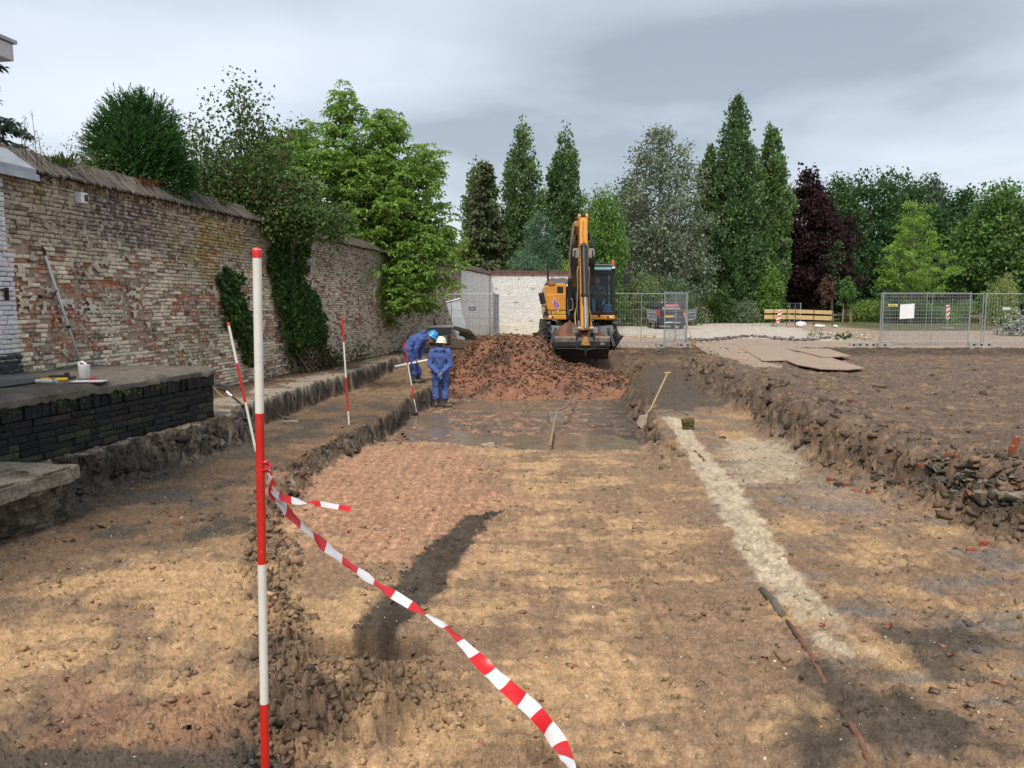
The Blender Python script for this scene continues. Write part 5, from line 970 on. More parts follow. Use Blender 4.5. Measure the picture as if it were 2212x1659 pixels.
# hose loops at both sides of the boom top
for sx in (-1, 1):
    hs_ = MB(); r_ = random.Random(4 + sx)
    for k in range(6):
        o = .20 + .022 * k; zt2 = ztop - .62 - .03 * k; hs_.tube([(tx + sx * .17, -1.35, zt2 + .02), (tx + sx * o, -1.4, zt2 + .05), (tx + sx * (o + .06), -1.5 - .02 * k, zt2 - .15), (tx + sx * (o + .07), -1.52, zt2 - .55 - .04 * k), (tx + sx * (o + .02), -1.5, zt2 - .85 - .06 * k), (tx + sx * .17, -1.55, zt2 - 1.15 - .05 * k), (tx + sx * (.15 + .012 * k), -1.72, zt2 - 1.7), (tx + sx * (.14 + .014 * k), -1.8, zt2 - 2.6)], .020, 6)
    part(hs_, 'hoses', M_HOSE, BO, smooth=True)
    hs_ = MB(); hs_.tube([(tx + sx * .16, -1.78, ztop - 1.6), (tx + sx * .19, -1.8, ztop - 1.75), (tx + sx * .17, -1.82, ztop - 2.3), (tx + sx * .2, -1.9, ztop - 2.9), (tx + sx * .16, -1.92, ztop - 3.3)], .018, 6)
    hs_.tube([(tx + sx * .21, -1.7, ztop - 2.9), (tx + sx * .25, -1.8, ztop - 3.15), (tx + sx * .24, -1.95, ztop - 3.45), (tx + sx * .17, -2.05, ztop - 3.6)], .022, 6); part(hs_, 'tan_hoses', M_TAN, BO, smooth=True)
# boom cylinders
for sx, px in ((-1, 1236), (1, 1274)):
    t_ = MB(); xx = ep(px, 0).x - .02 * (sx > 0); t_.cyl((xx, .1, zb_ + .35), (xx, -.02, zb_ + 1.35), .07); t_.box((xx, -.02, zb_ + 1.32), (.16, .16, .12)); LC = part(t_, 'lift_cylinder', M_BLK, sharp=40)
    t_ = MB(); t_.cyl((xx, -.02, zb_ + 1.35), (xx + .03, -.12, ep(0, 552).z), .032); t_.ell((xx + .03, -.12, ep(0, 551).z), (.07, .07, .09)); part(t_, 'piston_rod', M_STEEL, LC, sharp=50)
t_ = MB(); c = ep(1237, 563, -.2); t_.ell(c, (.075, .05, .04)); part(t_, 'boom_light', M_LAMP, BO, smooth=True)
# stick (dipper) hanging forward and down from the yoke to the coupler
SYT, SYB = -1.5, -2.35; szt, szb = ztop - .09, .82
st = MB(); st.add(*side([(SYT + .16, szt - .3), (SYT - .02, szt + .12), (SYT - .2, szt - .1), (SYT - .42, szt - 1.2), (SYB - .14, szb), (SYB + .12, szb - .06), (SYB + .22, szb + .3), (SYT + .2, szt - 1.3)], tx - .118, tx + .118)); ST = part(st, 'stick', M_ORG, bevel=.015)
st = MB()
for sx in (-1, 1): st.box((tx + sx * .116, SYT - .30, szt - .75), (.02, .05, 1.5), (R(-12), 0, 0))
st.tube([(tx, SYT - .2, szt - .1), (tx - .03, SYT - .3, szt - .5), (tx + .03, SYT - .36, szt - .9)], .012, 6); part(st, 'edge_plate', M_ORGD, ST)
cyl = MB(); yA, zA = SYT - .30, ep(0, 535, -1.9).z; yB, zB = -2.28, ep(0, 640, -2.3).z; cyl.cyl((tx, yA - .12, zA), (tx, yB - .16, zB), .105, n=20); cyl.ell((tx, yA - .10, zA + .02), (.115, .13, .14)); cyl.cyl((tx, yB - .15, zB + .06), (tx, yB - .165, zB - .01), .125, n=20); CY_ = part(cyl, 'bucket_cylinder', M_BLK, ST, sharp=50)
cyl = MB(); cyl.cyl((tx, yB - .16, zB), (tx, SYB - .30, szb + .05), .05, n=16); part(cyl, 'piston_rod', M_CHR, CY_, sharp=50)
for sx in (-1, 1):
    v = MB(); v.box((tx + sx * .20, yA - .06, zA - .18), (.12, .14, .28)); v.cyl((tx + sx * .20, yA - .1, zA - .05), (tx + sx * .32, yA - .1, zA - .07), .035); v.cyl((tx + sx * .32, yA - .1, zA - .05), (tx + sx * .32, yA - .1, zA - .28), .028); part(v, 'hydraulic_valve', M_STEEL, ST, bevel=.01)
# linkage and quick coupler
for sx in (-1, 1):
    lk = MB(); lk.add(*side([(SYB - .36, szb + .16), (SYB - .28, szb - .1), (SYB - .02, szb - .14), (SYB + .16, szb + .12), (SYB - .1, szb + .3)], tx + sx * .19 - .022, tx + sx * .19 + .022)); lk.box((tx + sx * .30, SYB - .1, szb - .02), (.20, .2, .18)); lk.cyl((tx + sx * .12, SYB - .36, szb + .05), (tx + sx * .24, SYB - .36, szb + .05), .07)
    part(lk, 'linkage', M_STEEL, ST, bevel=.01)
lk = MB()
for sx in (-1, 1): lk.add(*side([(SYB - .40, szb - .08), (SYB + .15, szb - .02), (SYB + .2, .28), (SYB - .2, .16), (SYB - .42, .22)], tx + sx * .26 - .03, tx + sx * .26 + .03))
lk.span((tx - .24, SYB - .30, .2), (tx + .24, SYB + .1, .42)); lk.tube([(tx - .24, SYB - .43, .26), (tx, SYB - .45, .2), (tx + .24, SYB - .43, .26)], .022, 6); lk.tube([(tx, SYB - .45, .2), (tx, SYB - .47, .05)], .03, 6); CP = part(lk, 'quick_coupler', M_BLK, ST, bevel=.012)
lk = MB(); lk.add([(tx - .06, SYB - .42, .62), (tx + .06, SYB - .42, .62), (tx + .14, SYB - .46, .36), (tx - .14, SYB - .46, .36), (tx - .06, SYB - .3, .62), (tx + .06, SYB - .3, .62), (tx + .14, SYB - .3, .36), (tx - .14, SYB - .3, .36)], [[0, 1, 2, 3], [0, 4, 5, 1], [1, 5, 6, 2], [2, 6, 7, 3], [3, 7, 4, 0]]); part(lk, 'coupler_wedge', M_ORGD, CP, bevel=.01)
# bucket: curved shell seen from its back, lip up, filled
b0, b1 = ep(1202, 0, -2.5).x, ep(1324, 0, -2.5).x; zl = ep(0, 728, -2.6).z; zbm = ep(0, 777, -2.6).z
pr = [(SYB - .33, zl), (SYB - .42, zl - .12), (SYB - .42, zl - .28), (SYB - .30, zl - .45), (SYB - .08, zbm), (SYB + .25, zbm + .02), (SYB + .55, zbm + .2), (SYB + .72, zl - .12), (SYB + .70, zl - .1), (SYB + .50, zbm + .24), (SYB + .22, zbm + .07), (SYB - .06, zbm + .05), (SYB - .26, zl - .43), (SYB - .37, zl - .27), (SYB - .37, zl - .12), (SYB - .30, zl)]
bu = MB(); bu.add(*side(pr, b0, b1))
sd_ = [(SYB - .36, zl - .02), (SYB - .40, zl - .12), (SYB - .40, zl - .28), (SYB - .28, zl - .44), (SYB - .07, zbm + .03), (SYB + .24, zbm + .05), (SYB + .52, zbm + .22), (SYB + .70, zl - .12)]
for x_ in (b0, b1 - .03): bu.add(*side(sd_, x_, x_ + .03))
bu.span((b0 + .02, SYB - .435, zl - .36), (b1 - .02, SYB - .40, zl - .33)); BU = part(bu, 'bucket', M_BLK, bevel=.01)
for (q0, q1) in ((b0 - .01, tx - .30), (tx + .30, b1 + .01)):
    lp = MB(); lp.cyl((q0, SYB - .36, zl - .03), (q1, SYB - .36, zl - .03), .06, n=16); lp.box(((q0 + q1) / 2, SYB - .40, zl - .09), (q1 - q0, .05, .1)); part(lp, 'worn_lip', mat('worn_lip_steel', (.20, .165, .13), .6, .4, var=(9, .3), dirt=((.08, .055, .04), 5, .5, .65, .7)), BU, sharp=50)
lp = MB(); lp.box((b1 - .22, SYB - .432, zl - .2), (.13, .01, .06)); part(lp, 'maker_plate', M_STEEL, BU)
def bh(x, y): 
    d = np.sqrt(((x - (b0 + .47)) / .50) ** 2 + ((y - SYB - .1) / .5) ** 2); e = np.sqrt(((x - (b1 - .45)) / .50) ** 2 + ((y - SYB - .1) / .5) ** 2); return np.maximum(.66 * np.clip(1 - d, 0, 1) ** .6, .46 * np.clip(1 - e, 0, 1) ** .7)
x, y, zz, f = heap('', '', '', b0 + .03, b1 - .03, SYB - .33, SYB + .62, bh, 601, 70, cl=.8); f1 = fbm(x * 3, y * 3, 3, 5)
nmesh('earth_load', np.stack([x, y, zl - .14 + zz], -1), f, M_HEAP, BU, mix(lin(.11, .06, .042), lin(.21, .09, .055), ss(-.3, .4, f1 - .4 * (x > tx))[:, None]), True)
# ================================================================ PEOPLE
M_SKIN = mat('skin', (.42, .23, .16), .55, var=(9, .12)); M_SUIT = mat('blue_coverall', (.055, .10, .30), .75, var=(7, .18), bump=[(14, .5, .03), (40, .3, .008)], dirt=((.03, .055, .22), 5, .55, .7, .6)); M_BOOT = mat('olive_boot', (.075, .07, .05), .6, var=(8, .3)); M_GLV = mat('grey_glove', (.42, .44, .40), .8, var=(9, .2)); M_GRN = mat('green_glove', (.03, .28, .17), .6, var=(9, .2)); M_HBL = mat('blue_helmet', (.015, .26, .66), .25, var=None, coat=.4); M_HWH = mat('cream_helmet', (.74, .72, .58), .3, var=None, coat=.3); M_HAIR = mat('dark_hair', (.05, .035, .025), .8); M_JEAN = mat('jeans', (.07, .16, .24), .85, var=(12, .2)); M_EYE = mat('eye', (.02, .02, .02), .2, var=None)
def blob(name, segs, balls, m, par, vox=.012, smooth=6, noise=0):
    mb = MB()
    for (a, b, r1, r2) in segs: mb.caps(a, b, r1, r2, 14)
    for (c, r) in balls: mb.ell(c, r, 16, 10)
    o = mb.build(name, m, par, True)
    rm = o.modifiers.new('join', 'REMESH'); rm.mode = 'VOXEL'; rm.voxel_size = vox; rm.use_smooth_shade = True
    sm = o.modifiers.new('smooth', 'SMOOTH'); sm.factor = .5; sm.iterations = smooth
    if noise:
        tx_ = bpy.data.textures.new('folds', 'CLOUDS'); tx_.noise_scale = .085; dm = o.modifiers.new('folds', 'DISPLACE'); dm.texture = tx_; dm.strength = noise; dm.mid_level = .5
    return o
def glove(par, wrist, tip, side, m, curl=.5, name='glove'):
    """palm, four unequal fingers bent at the knuckles, thumb from the side"""
    w = Vector(wrist); d = (Vector(tip) - w).normalized(); s = Vector(side); s = (s - d * s.dot(d)).normalized(); n = d.cross(s); mb = MB()
    M = Matrix((s, n, d)).transposed(); mb.ell(w + d * .045, (.042, .020, .055), 12, 8, M)
    for k, (o, L_) in enumerate(((-.028, .065), (-.010, .075), (.009, .072), (.027, .058))):
        a = w + d * .088 + s * o; b = a + (d * math.cos(curl) + n * math.sin(curl)) * L_ * .5; c = b + (d * math.cos(curl * 2.2) + n * math.sin(curl * 2.2)) * L_ * .5
        mb.tube([a, b, c], [.0105, .0095, .008], 7)
    a = w + d * .035 - s * .036; b = a + (d * .6 - s * .8 + n * .3).normalized() * .04; c = b + (d * .8 - s * .1 + n * .6).normalized() * .032; mb.tube([a, b, c], [.012, .011, .009], 7)
    return mb.build(name, m, par, True)
def boot(par, ankle, toe, m=None):
    a = Vector(ankle); t = Vector(toe); d = (t - a); d.z = 0; d.normalize(); z0 = 0
    return blob('boot', [((a.x, a.y, z0 + .30), (a.x, a.y, z0 + .09), .072, .060), (Vector((a.x, a.y, z0 + .06)) - d * .03, Vector((a.x, a.y, z0 + .05)) + d * .15, .058, .048), (Vector((a.x, a.y, z0 + .03)) - d * .05, Vector((a.x, a.y, z0 + .028)) + d * .17, .032, .03)], [], m or M_BOOT, par, .012, 3)
def helmet(par, c, axis, m, fwd):
    z = Vector(axis).normalized(); f = Vector(fwd); f = (f - z * f.dot(z)).normalized(); x = f.cross(z); M = Matrix((x, f, z)).transposed(); mb = MB(); c = Vector(c); vs = []; n, k_ = 24, 8
    for j in range(k_ + 1):
        a = math.pi / 2 * j / k_
        for k in range(n): q = 6.283 * k / n; vs.append(c + M @ Vector((.125 * math.sin(a) * math.cos(q), .145 * math.sin(a) * math.sin(q), .145 * math.cos(a) - .0)))
    for (rr_, zz_) in ((1.07, -.012), (1.10, -.022)):
        for k in range(n): q = 6.283 * k / n; pk = 1 + .22 * max(0, math.sin(q)) ** 3; vs.append(c + M @ Vector((.125 * rr_ * math.cos(q), .145 * rr_ * math.sin(q) * pk, zz_)))
    fs = [[j * n + k, (j + 1) * n + k, (j + 1) * n + (k + 1) % n, j * n + (k + 1) % n] for j in range(k_ + 2) for k in range(n)]; mb.add(vs, fs)
    for o in (-.045, 0, .045): mb.tube([c + M @ Vector((o, -.12, .075)), c + M @ Vector((o, -.05, .138 - abs(o) * .15)), c + M @ Vector((o, .05, .138 - abs(o) * .15)), c + M @ Vector((o, .12, .075))], .010, 6)
    o = mb.build('helmet', m, par, True); return o
def head(par, c, up, fwd, hair=True):
    c = Vector(c); z = Vector(up).normalized(); f = Vector(fwd); f = (f - z * f.dot(z)).normalized(); x = f.cross(z)
    P = lambda a, b, q: c + x * a + f * b + z * q
    segs = [(P(0, .0, .03), P(0, .01, -.02), .085, .08), (P(0, .03, -.03), P(0, .055, -.085), .062, .042), (P(0, -.03, .03), P(0, -.02, .0), .085, .08), (P(0, .085, .0), P(0, .108, -.032), .013, .016), (P(.085, -.005, .0), P(.085, -.01, -.035), .014, .012), (P(-.085, -.005, .0), P(-.085, -.01, -.035), .014, .012), (P(-.03, .085, .025), P(.03, .085, .025), .014, .014), (P(-.02, .09, -.058), P(.02, .09, -.058), .009, .009), (P(0, -.01, -.08), P(0, -.03, -.19), .055, .06)]
    return segs, P
def person_back():
    d = 19.1; b = G(952, 880); b = np.array([b[0], b[1], Z(b[[0]], b[[1]])[0] + .0]); T = empty('person', b, 0, 'person in blue coverall and cream helmet seen from behind, hands held behind the back', 'person')
    sh, hp_, kn = 1.36, .90, .48; hd_ = (.03, .0, 1.57); segs, P = head(T, hd_, (.03, 0, 1), (.35, 1, -.15))
    arms = [((-.20, 0, sh), (-.255, -.06, 1.06), (-.02, -.21, .84)), ((.20, 0, sh), (.255, -.06, 1.06), (.045, -.20, .86))]
    legs = [((-.10, 0, hp_), (-.115, .03, kn), (-.12, .0, .09)), ((.09, 0, hp_), (.10, .02, kn), (.11, -.03, .09))]
    body = list(segs) + [((0, 0, 1.0), (0, -.01, 1.28), .13, .15), ((0, 0, .9), (0, 0, 1.0), .14, .13), ((-.16, 0, sh), (.16, 0, sh), .07, .07)]
    for a, e, h in arms: body += [(a, e, .05, .04), (e, h, .04, .03)]
    for a, k, f in legs: body += [(a, k, .085, .055), (k, f, .055, .045)]
    blob('body', body, [], M_SKIN, T, .011, 4)
    suit = [((0, -.01, 1.02), (0, -.02, 1.26), .155, .17), ((-.05, .0, 1.24), (.05, 0, 1.24), .165, .165), ((-.08, 0, .93), (.08, 0, .93), .15, .15), ((-.17, -.01, sh), (.17, -.01, sh), .085, .085), ((0, -.02, sh + .02), (0, -.01, 1.44), .10, .085)]
    for a, e, h in arms: suit += [(a, e, .082, .068), (e, Vector(e).lerp(Vector(h), .86), .066, .052)]
    for a, k, f in legs: suit += [(a, k, .125, .088), (k, (f[0], f[1], .27), .088, .088), ((f[0], f[1], .30), (f[0], f[1], .25), .095, .09)]
    suit += [((-.085, -.10, 1.42), (.085, -.10, 1.42), .05, .05), ((0, -.11, 1.42), (0, -.13, 1.33), .06, .045)]
    blob('coverall', suit, [], M_SUIT, T, .012, 3, .04)
    boot(T, (-.12, .0, .09), (-.2, .3, 0)); boot(T, (.11, -.03, .09), (.5, -.12, 0))
    glove(T, arms[0][2], (.03, -.235, .74), (1, 0, 0), M_GRN); glove(T, arms[1][2], (.0, -.23, .80), (1, 0, .3), M_SUIT, .4)
    blob('hair', [((.01, -.055, 1.55), (.01, -.05, 1.60), .07, .08)], [], M_HAIR, T, .012, 3); helmet(T, (.03, -.0, 1.605), (.05, .08, 1), M_HWH, (.35, 1, 0))
person_back()
def person_bent():
    b = G(893, 827); b[2] = Z(b[[0]], b[[1]])[0]; T = empty('person', b, 0, 'person in blue coverall and blue helmet bending forward, gripping a white tube', 'person')
    hip, mid, she = Vector((-.13, 0, .86)), Vector((.04, 0, 1.08)), Vector((.25, 0, 1.16)); hc = (.49, 0, 1.19); segs, P = head(T, hc, (.55, 0, .75), (.75, -.28, -.62))
    arms = [((.24, -.17, 1.13), (.10, -.20, .88), (.075, -.14, .64)), ((.27, .16, 1.12), (.20, .17, .88), (.17, .03, .62))]
    legs = [((-.12, -.09, .84), (-.02, -.10, .46), (.02, -.10, .09)), ((-.12, .09, .84), (.04, .10, .46), (.12, .10, .09))]
    body = list(segs) + [(hip, mid, .13, .14), (mid, she, .14, .12), ((.22, -.14, 1.13), (.22, .14, 1.13), .07, .07), (she, Vector(hc) - Vector((.08, 0, .04)), .06, .055)]
    for a, e, h in arms: body += [(a, e, .05, .04), (e, h, .04, .03)]
    for a, k, f in legs: body += [(a, k, .085, .055), (k, f, .055, .045)]
    blob('body', body, [], M_SKIN, T, .011, 4)
    for s in (-1, 1):
        m = MB(); m.ell(P(s * .032, .088, .008), .010, 8, 6); m.build('eye', M_EYE, T, True)
    m = MB(); m.tube([P(-.024, .099, -.058), P(0, .103, -.060), P(.024, .099, -.058)], .004, 6); m.build('mouth', mat('lips', (.28, .10, .08), .5, var=None), T)
    suit = [(hip, mid, .155, .16), (mid, she, .165, .15), ((-.13, -.08, .86), (-.13, .08, .86), .15, .15), ((.22, -.15, 1.14), (.22, .15, 1.14), .095, .095), (she, Vector(hc) - Vector((.12, 0, .05)), .10, .085), ((.27, -.05, 1.30), (.27, .05, 1.30), .055, .055), ((.20, 0, 1.27), (.30, 0, 1.33), .06, .045)]
    for a, e, h in arms: suit += [(a, e, .085, .07), (e, Vector(e).lerp(Vector(h), .85), .068, .055)]
    for a, k, f in legs: suit += [(a, k, .13, .092), (k, (f[0], f[1], .27), .09, .088), ((f[0], f[1], .30), (f[0], f[1], .25), .095, .09)]
    blob('coverall', suit, [], M_SUIT, T, .012, 3, .04)
    boot(T, (.02, -.10, .09), (.4, -.15, 0)); boot(T, (.12, .10, .09), (.5, .1, 0))
    glove(T, arms[0][2], (.08, -.10, .50), (1, 0, 0), M_GLV, .7); glove(T, arms[1][2], (.185, -.02, .49), (1, 0, 0), M_GLV, .7)
    helmet(T, Vector(hc) + Vector((.02, 0, .03)), (.55, 0, .80), M_HBL, (.75, -.28, -.5))
    return b
pb = person_bent()
a, b = P3(853, 792, pb[1] - .35), P3(943, 774, pb[1] - .18)
T = empty('white_tube', (a + b) / 2, 0, 'white plastic tube held across by the bending person', 'tube'); h = Vector(b - a) / 2; mb = MB(); mb.cyl(-h, h * .15, .030); mb.cyl(h * .15, h, .026); mb.cyl(h * .13, h * .20, .034); mb.build('tube_body', M_WHITE, T, sharp=40); mb = MB(); mb.cyl(-h * .25, -h * .17, .036); mb.cyl(h * .02, h * .08, .036); mb.build('clamp', M_BLK, T, sharp=40)
def driver():
    x = (CX0 + CX1) / 2 - .02; T = empty('person', (ex0 + x, EY + 1.25, CB + .42), 0, 'excavator driver in jeans sitting in the cab behind the windscreen', 'person')
    segs, P = head(T, (0, .12, .78), (0, 0, 1), (0, -1, -.15)); arms = [((-.2, .1, .52), (-.27, -.08, .30), (-.14, -.36, .32)), ((.2, .1, .52), (.27, -.08, .30), (.14, -.36, .32))]; legs = [((-.1, 0, .08), (-.17, -.45, .10), (-.17, -.60, -.30)), ((.1, 0, .08), (.17, -.45, .10), (.15, -.60, -.30))]
    body = list(segs) + [((0, .05, .1), (0, .1, .45), .14, .16), ((-.15, .1, .52), (.15, .1, .52), .07, .07)]
    for a, e, h in arms: body += [(a, e, .05, .042), (e, h, .042, .032)]
    for a, k, f in legs: body += [(a, k, .08, .06), (k, f, .055, .045)]
    blob('body', body, [], M_SKIN, T, .013, 4)
    blob('shirt', [((0, .05, .1), (0, .1, .45), .16, .18), ((-.16, .1, .52), (.16, .1, .52), .09, .09)] + [(a, e, .07, .06) for a, e, h in arms] + [(e, Vector(e).lerp(Vector(h), .8), .055, .045) for a, e, h in arms], [], mat('grey_shirt', (.10, .11, .12), .85), T, .014, 4)
    blob('trousers', [((-.08, .02, .08), (.08, .02, .08), .14, .14)] + [(a, k, .10, .08) for a, k, f in legs] + [(k, f, .078, .07) for a, k, f in legs], [], M_JEAN, T, .014, 4)
    for s in (0, 1): glove(T, arms[s][2], (arms[s][2][0] * .9, -.48, .34), (1, 0, 0), M_GLV, .7, 'hand')
    for s in (-1, 1):
        m = MB(); m.ell(P(s * .032, .088, .008), .010, 8, 6); m.build('eye', M_EYE, T, True)
driver()
# ================================================================ RANGING POLES, TAPE, TOOLS
M_RED = mat('pole_red', (.56, .020, .014), .35, var=(9, .14), dirt=[((.62, .35, .28), 45, .66, .71, .6), ((.22, .08, .05), 8, .56, .74, .5)]); M_WHT = mat('pole_white', (.70, .68, .62), .4, var=(7, .06), dirt=[((.32, .28, .22), 30, .66, .74, .5), ((.30, .23, .15), 7, .56, .75, .4)])
def pole(top, bot, segs, label, r=.0145, cap=.012, capcol=None, spike=True):
    """segs: list of (colour, fraction end) from the top"""
    top, bot = Vector(top), Vector(bot); T = empty('ranging_pole', bot, 0, label, 'ranging pole', 'red and white ranging poles'); q = 0
    for c, t in segs:
        a, b = top.lerp(bot, q) - bot, top.lerp(bot, t) - bot; mb = MB(); mb.cyl(a, b, r, n=20); mb.build('red_band' if c == 'r' else 'white_band', M_RED if c == 'r' else M_WHT, T, sharp=40); q = t
    d = (top - bot).normalized(); mb = MB(); mb.tube([top - bot - d * .028, top - bot - d * .004, top - bot + d * .003, top - bot + d * .006], [r * 1.09, r * 1.09, r * .8, r * .2], 20); mb.build('cap', M_RED if capcol is None else capcol, T, sharp=50)
    if spike: mb = MB(); mb.tube([(0, 0, 0), -d * .16], [r, .003], 10); mb.build('steel_point', M_STEEL, T)
    return T
dP = 2.55; top, bot = P3(555, 538, dP), P3(575.5, 1815, dP); f_ = lambda y: (y - 538) / (1815 - 538)
pole(top, bot, [('w', f_(872)), ('r', f_(1192)), ('w', f_(1500)), ('r', f_(1815))], 'tall near ranging pole with the barrier tape tied to it')
top, bot = P3(493, 698, 8.6), P3(553, 975, 8.6); f_ = lambda y: (y - 698) / (975 - 698); pole(top, bot, [('w', f_(784)), ('r', f_(868)), ('w', 1)], 'slanting ranging pole leaning beside the end of the dark dock', capcol=M_RED)
g_ = G(754, 918); top, bot = P3(739, 686, g_[1]), g_; f_ = lambda y: (y - 686) / (918 - 686); pole(top, bot, [('r', f_(738)), ('w', f_(815)), ('r', f_(888)), ('w', 1)], 'upright ranging pole with a red top standing alone on the ledge')
g_ = G(901, 900); top, bot = P3(873, 740, g_[1]), g_; f_ = lambda y: (y - 740) / (900 - 740); pole(top, bot, [('r', f_(787)), ('w', f_(833)), ('r', f_(862)), ('w', 1)], 'tilted ranging pole in front of the bending person')
a = P3(921, 640, 31); b = P3(934, 700, 31); pole(a, b, [('r', .55), ('w', 1)], 'short ranging pole half hidden behind the leaning concrete panel', r=.03, spike=False)
def ribbon(name, pts, w, m0, m1, par, stripe=.115, start=0, tw=None):
    """pts: 3d polyline resampled; striped two-colour flat tape with twist"""
    P = np.array(pts, float); s = np.concatenate([[0], np.cumsum(np.linalg.norm(np.diff(P, axis=0), axis=1))]); n = max(int(s[-1] / .0115), 8); q = np.linspace(0, s[-1], n)
    # smooth (Catmull-like) resample
    from_ = np.stack([np.interp(q, s, P[:, k]) for k in range(3)], -1)
    for _ in range(9): from_[1:-1] = (from_[:-2] + 2 * from_[1:-1] + from_[2:]) / 4
    mb = MB(); vs = []
    for i in range(n):
        t = Vector(from_[min(i + 1, n - 1)] - from_[max(i - 1, 0)]).normalized(); b = Vector(par.location) + Vector(from_[i]) - Vector((0, 0, EYE)); a = t.cross(b).normalized(); b = a.cross(t); ang = (tw(q[i] / s[-1]) if tw else 0) + .13 * math.sin(q[i] * 31) + .10 * math.sin(q[i] * 53 + 1)
        d = a * math.cos(ang) + b * math.sin(ang); bow = b * math.cos(ang) - a * math.sin(ang)
        for k in (-1, -.33, .33, 1): vs.append(Vector(from_[i]) + d * w * .5 * k + bow * .006 * (1 - k * k) * math.sin(q[i] * 9 + 1))
    fs = [[i * 4 + k, i * 4 + k + 1, i * 4 + 5 + k, i * 4 + 4 + k] for i in range(n - 1) for k in range(3)]; mb.add(vs, fs); mb.mi = [int((q[i] + start) / stripe) % 2 for i in range(n - 1) for k in range(3)]
    return mb.build(name, [m0, m1], par, True)
M_TRD = mat('tape_red', (.66, .02, .025), .28, var=None, spec=.5, trans=.2); M_TWH = mat('tape_white', (.78, .78, .80), .28, var=None, spec=.5, trans=.2)
tp0 = P3(575, 1008, 2.56)
T = empty('barrier_tape', tp0, 0, 'red and white striped barrier tape tied to the near pole, sagging to the bottom edge', 'barrier tape')
def tpt(px, py, h): 
    g = G(px, py); r = ray(px, py); r = r / r[1]; k = (EYE - h - g[2]) / (EYE - g[2]); return g * k + np.array([0, 0, EYE]) * (1 - k) if h else g + np.array([0, 0, .012])
run = [(P3(578, 1010, 2.6) - tp0), (P3(583, 1045, 2.72) - tp0), (P3(596, 1078, 2.78) - tp0), (P3(640, 1125, 2.86) - tp0), (P3(700, 1178, 2.95) - tp0), (P3(760, 1225, 3.0) - tp0), (P3(830, 1272, 3.02) - tp0), (P3(905, 1318, 3.0) - tp0), (P3(965, 1355, 2.95) - tp0), (P3(1010, 1400, 2.9) - tp0), (P3(1060, 1452, 2.82) - tp0), (P3(1110, 1497, 2.74) - tp0), (P3(1155, 1535, 2.66) - tp0), (P3(1195, 1585, 2.56) - tp0), (P3(1220, 1625, 2.45) - tp0), (P3(1232, 1662, 2.35) - tp0), (P3(1234, 1720, 2.25) - tp0)]
tw_ = lambda t: np.interp(t, [0, .06, .12, .2, .28, .36, .45, .5, .56, .62, .75, .84, .90, .95, 1], [1.35, 1.2, 1.0, 1.2, .95, 1.2, .9, 1.15, 1.35, .7, .15, -.3, .5, 1.2, 1.4])
ribbon('tape_run', run, .058, M_TRD, M_TWH, T, .085, .03, tw_)
tail = [(P3(580, 1035, 2.7) - tp0), (P3(590, 1065, 2.75) - tp0), (P3(612, 1077, 2.8) - tp0), (P3(650, 1085, 2.85) - tp0), (P3(692, 1088, 2.9) - tp0), (P3(725, 1094, 2.92) - tp0), (P3(758, 1100, 2.92) - tp0)]
ribbon('tape_tail', tail, .034, M_TRD, M_TWH, T, .062, .01, lambda t: np.interp(t, [0, .3, .5, .62, .66, .72, 1], [1.2, .7, .9, 1.3, .6, 1.1, .9]))
mb = MB(); k_ = P3(577, 1012, 2.555) - tp0; q_ = [(k_[0] - .003 + .017 * math.cos(t), k_[1] + .017 * math.sin(t), k_[2] + .004 * t - .02) for t in np.linspace(0, 12, 40)]; mb.tube(q_, .004, 6); mb.build('knot', M_TRD, T)
M_WOOD = mat('handle_wood', (.42, .28, .14), .7, var=(12, .25)); M_WOODD = mat('old_wood', (.23, .17, .11), .85, var=(14, .3)); M_BLADE = mat('spade_blade', (.36, .27, .2), .5, .4, var=(8, .3))
def rod(name, label, cat, a, b, r=.016, m=None, extra=None, mids=()):
    a, b = Vector(a), Vector(b); T = empty(name, b, 0, label, cat); mb = MB(); mb.tube([a - b] + [Vector(q) - b for q in mids] + [(0, 0, 0)], r, 8); mb.build('handle', m or M_WOOD, T, True)
    if extra: extra(T, a - b)
    return T
# long shovel at the right trench side
g0 = G(1392, 922)
def shov(T, v):
    d = v.normalized(); mb = MB(); mb.add([(-.10, -.02, .13), (.06, -.02, .15), (.04, -.05, -.04), (-.06, -.08, -.12), (-.16, -.05, -.02), (-.10, .0, .135), (.06, .0, .155), (.05, -.03, -.035), (-.06, -.06, -.115), (-.16, -.03, -.015)], [[0, 1, 2, 3, 4], [9, 8, 7, 6, 5], [0, 5, 6, 1], [1, 6, 7, 2], [2, 7, 8, 3], [3, 8, 9, 4], [4, 9, 5, 0]]); mb.tube([(-.02, -.01, .10), d * .32], [.028, .02], 8); mb.build('blade', M_BLADE, T, bevel=.004)
    mb = MB(); mb.tube([v + Vector((-.07, 0, .0)), v + Vector((.07, .0, .01))], .017, 8); mb.build('grip', M_WOOD, T)
rod('shovel', 'wooden handled shovel leaning on the right trench side', 'shovel', P3(1442, 806, g0[1] + .7), g0 + np.array([0, 0, .08]), .017, M_WOOD, shov)
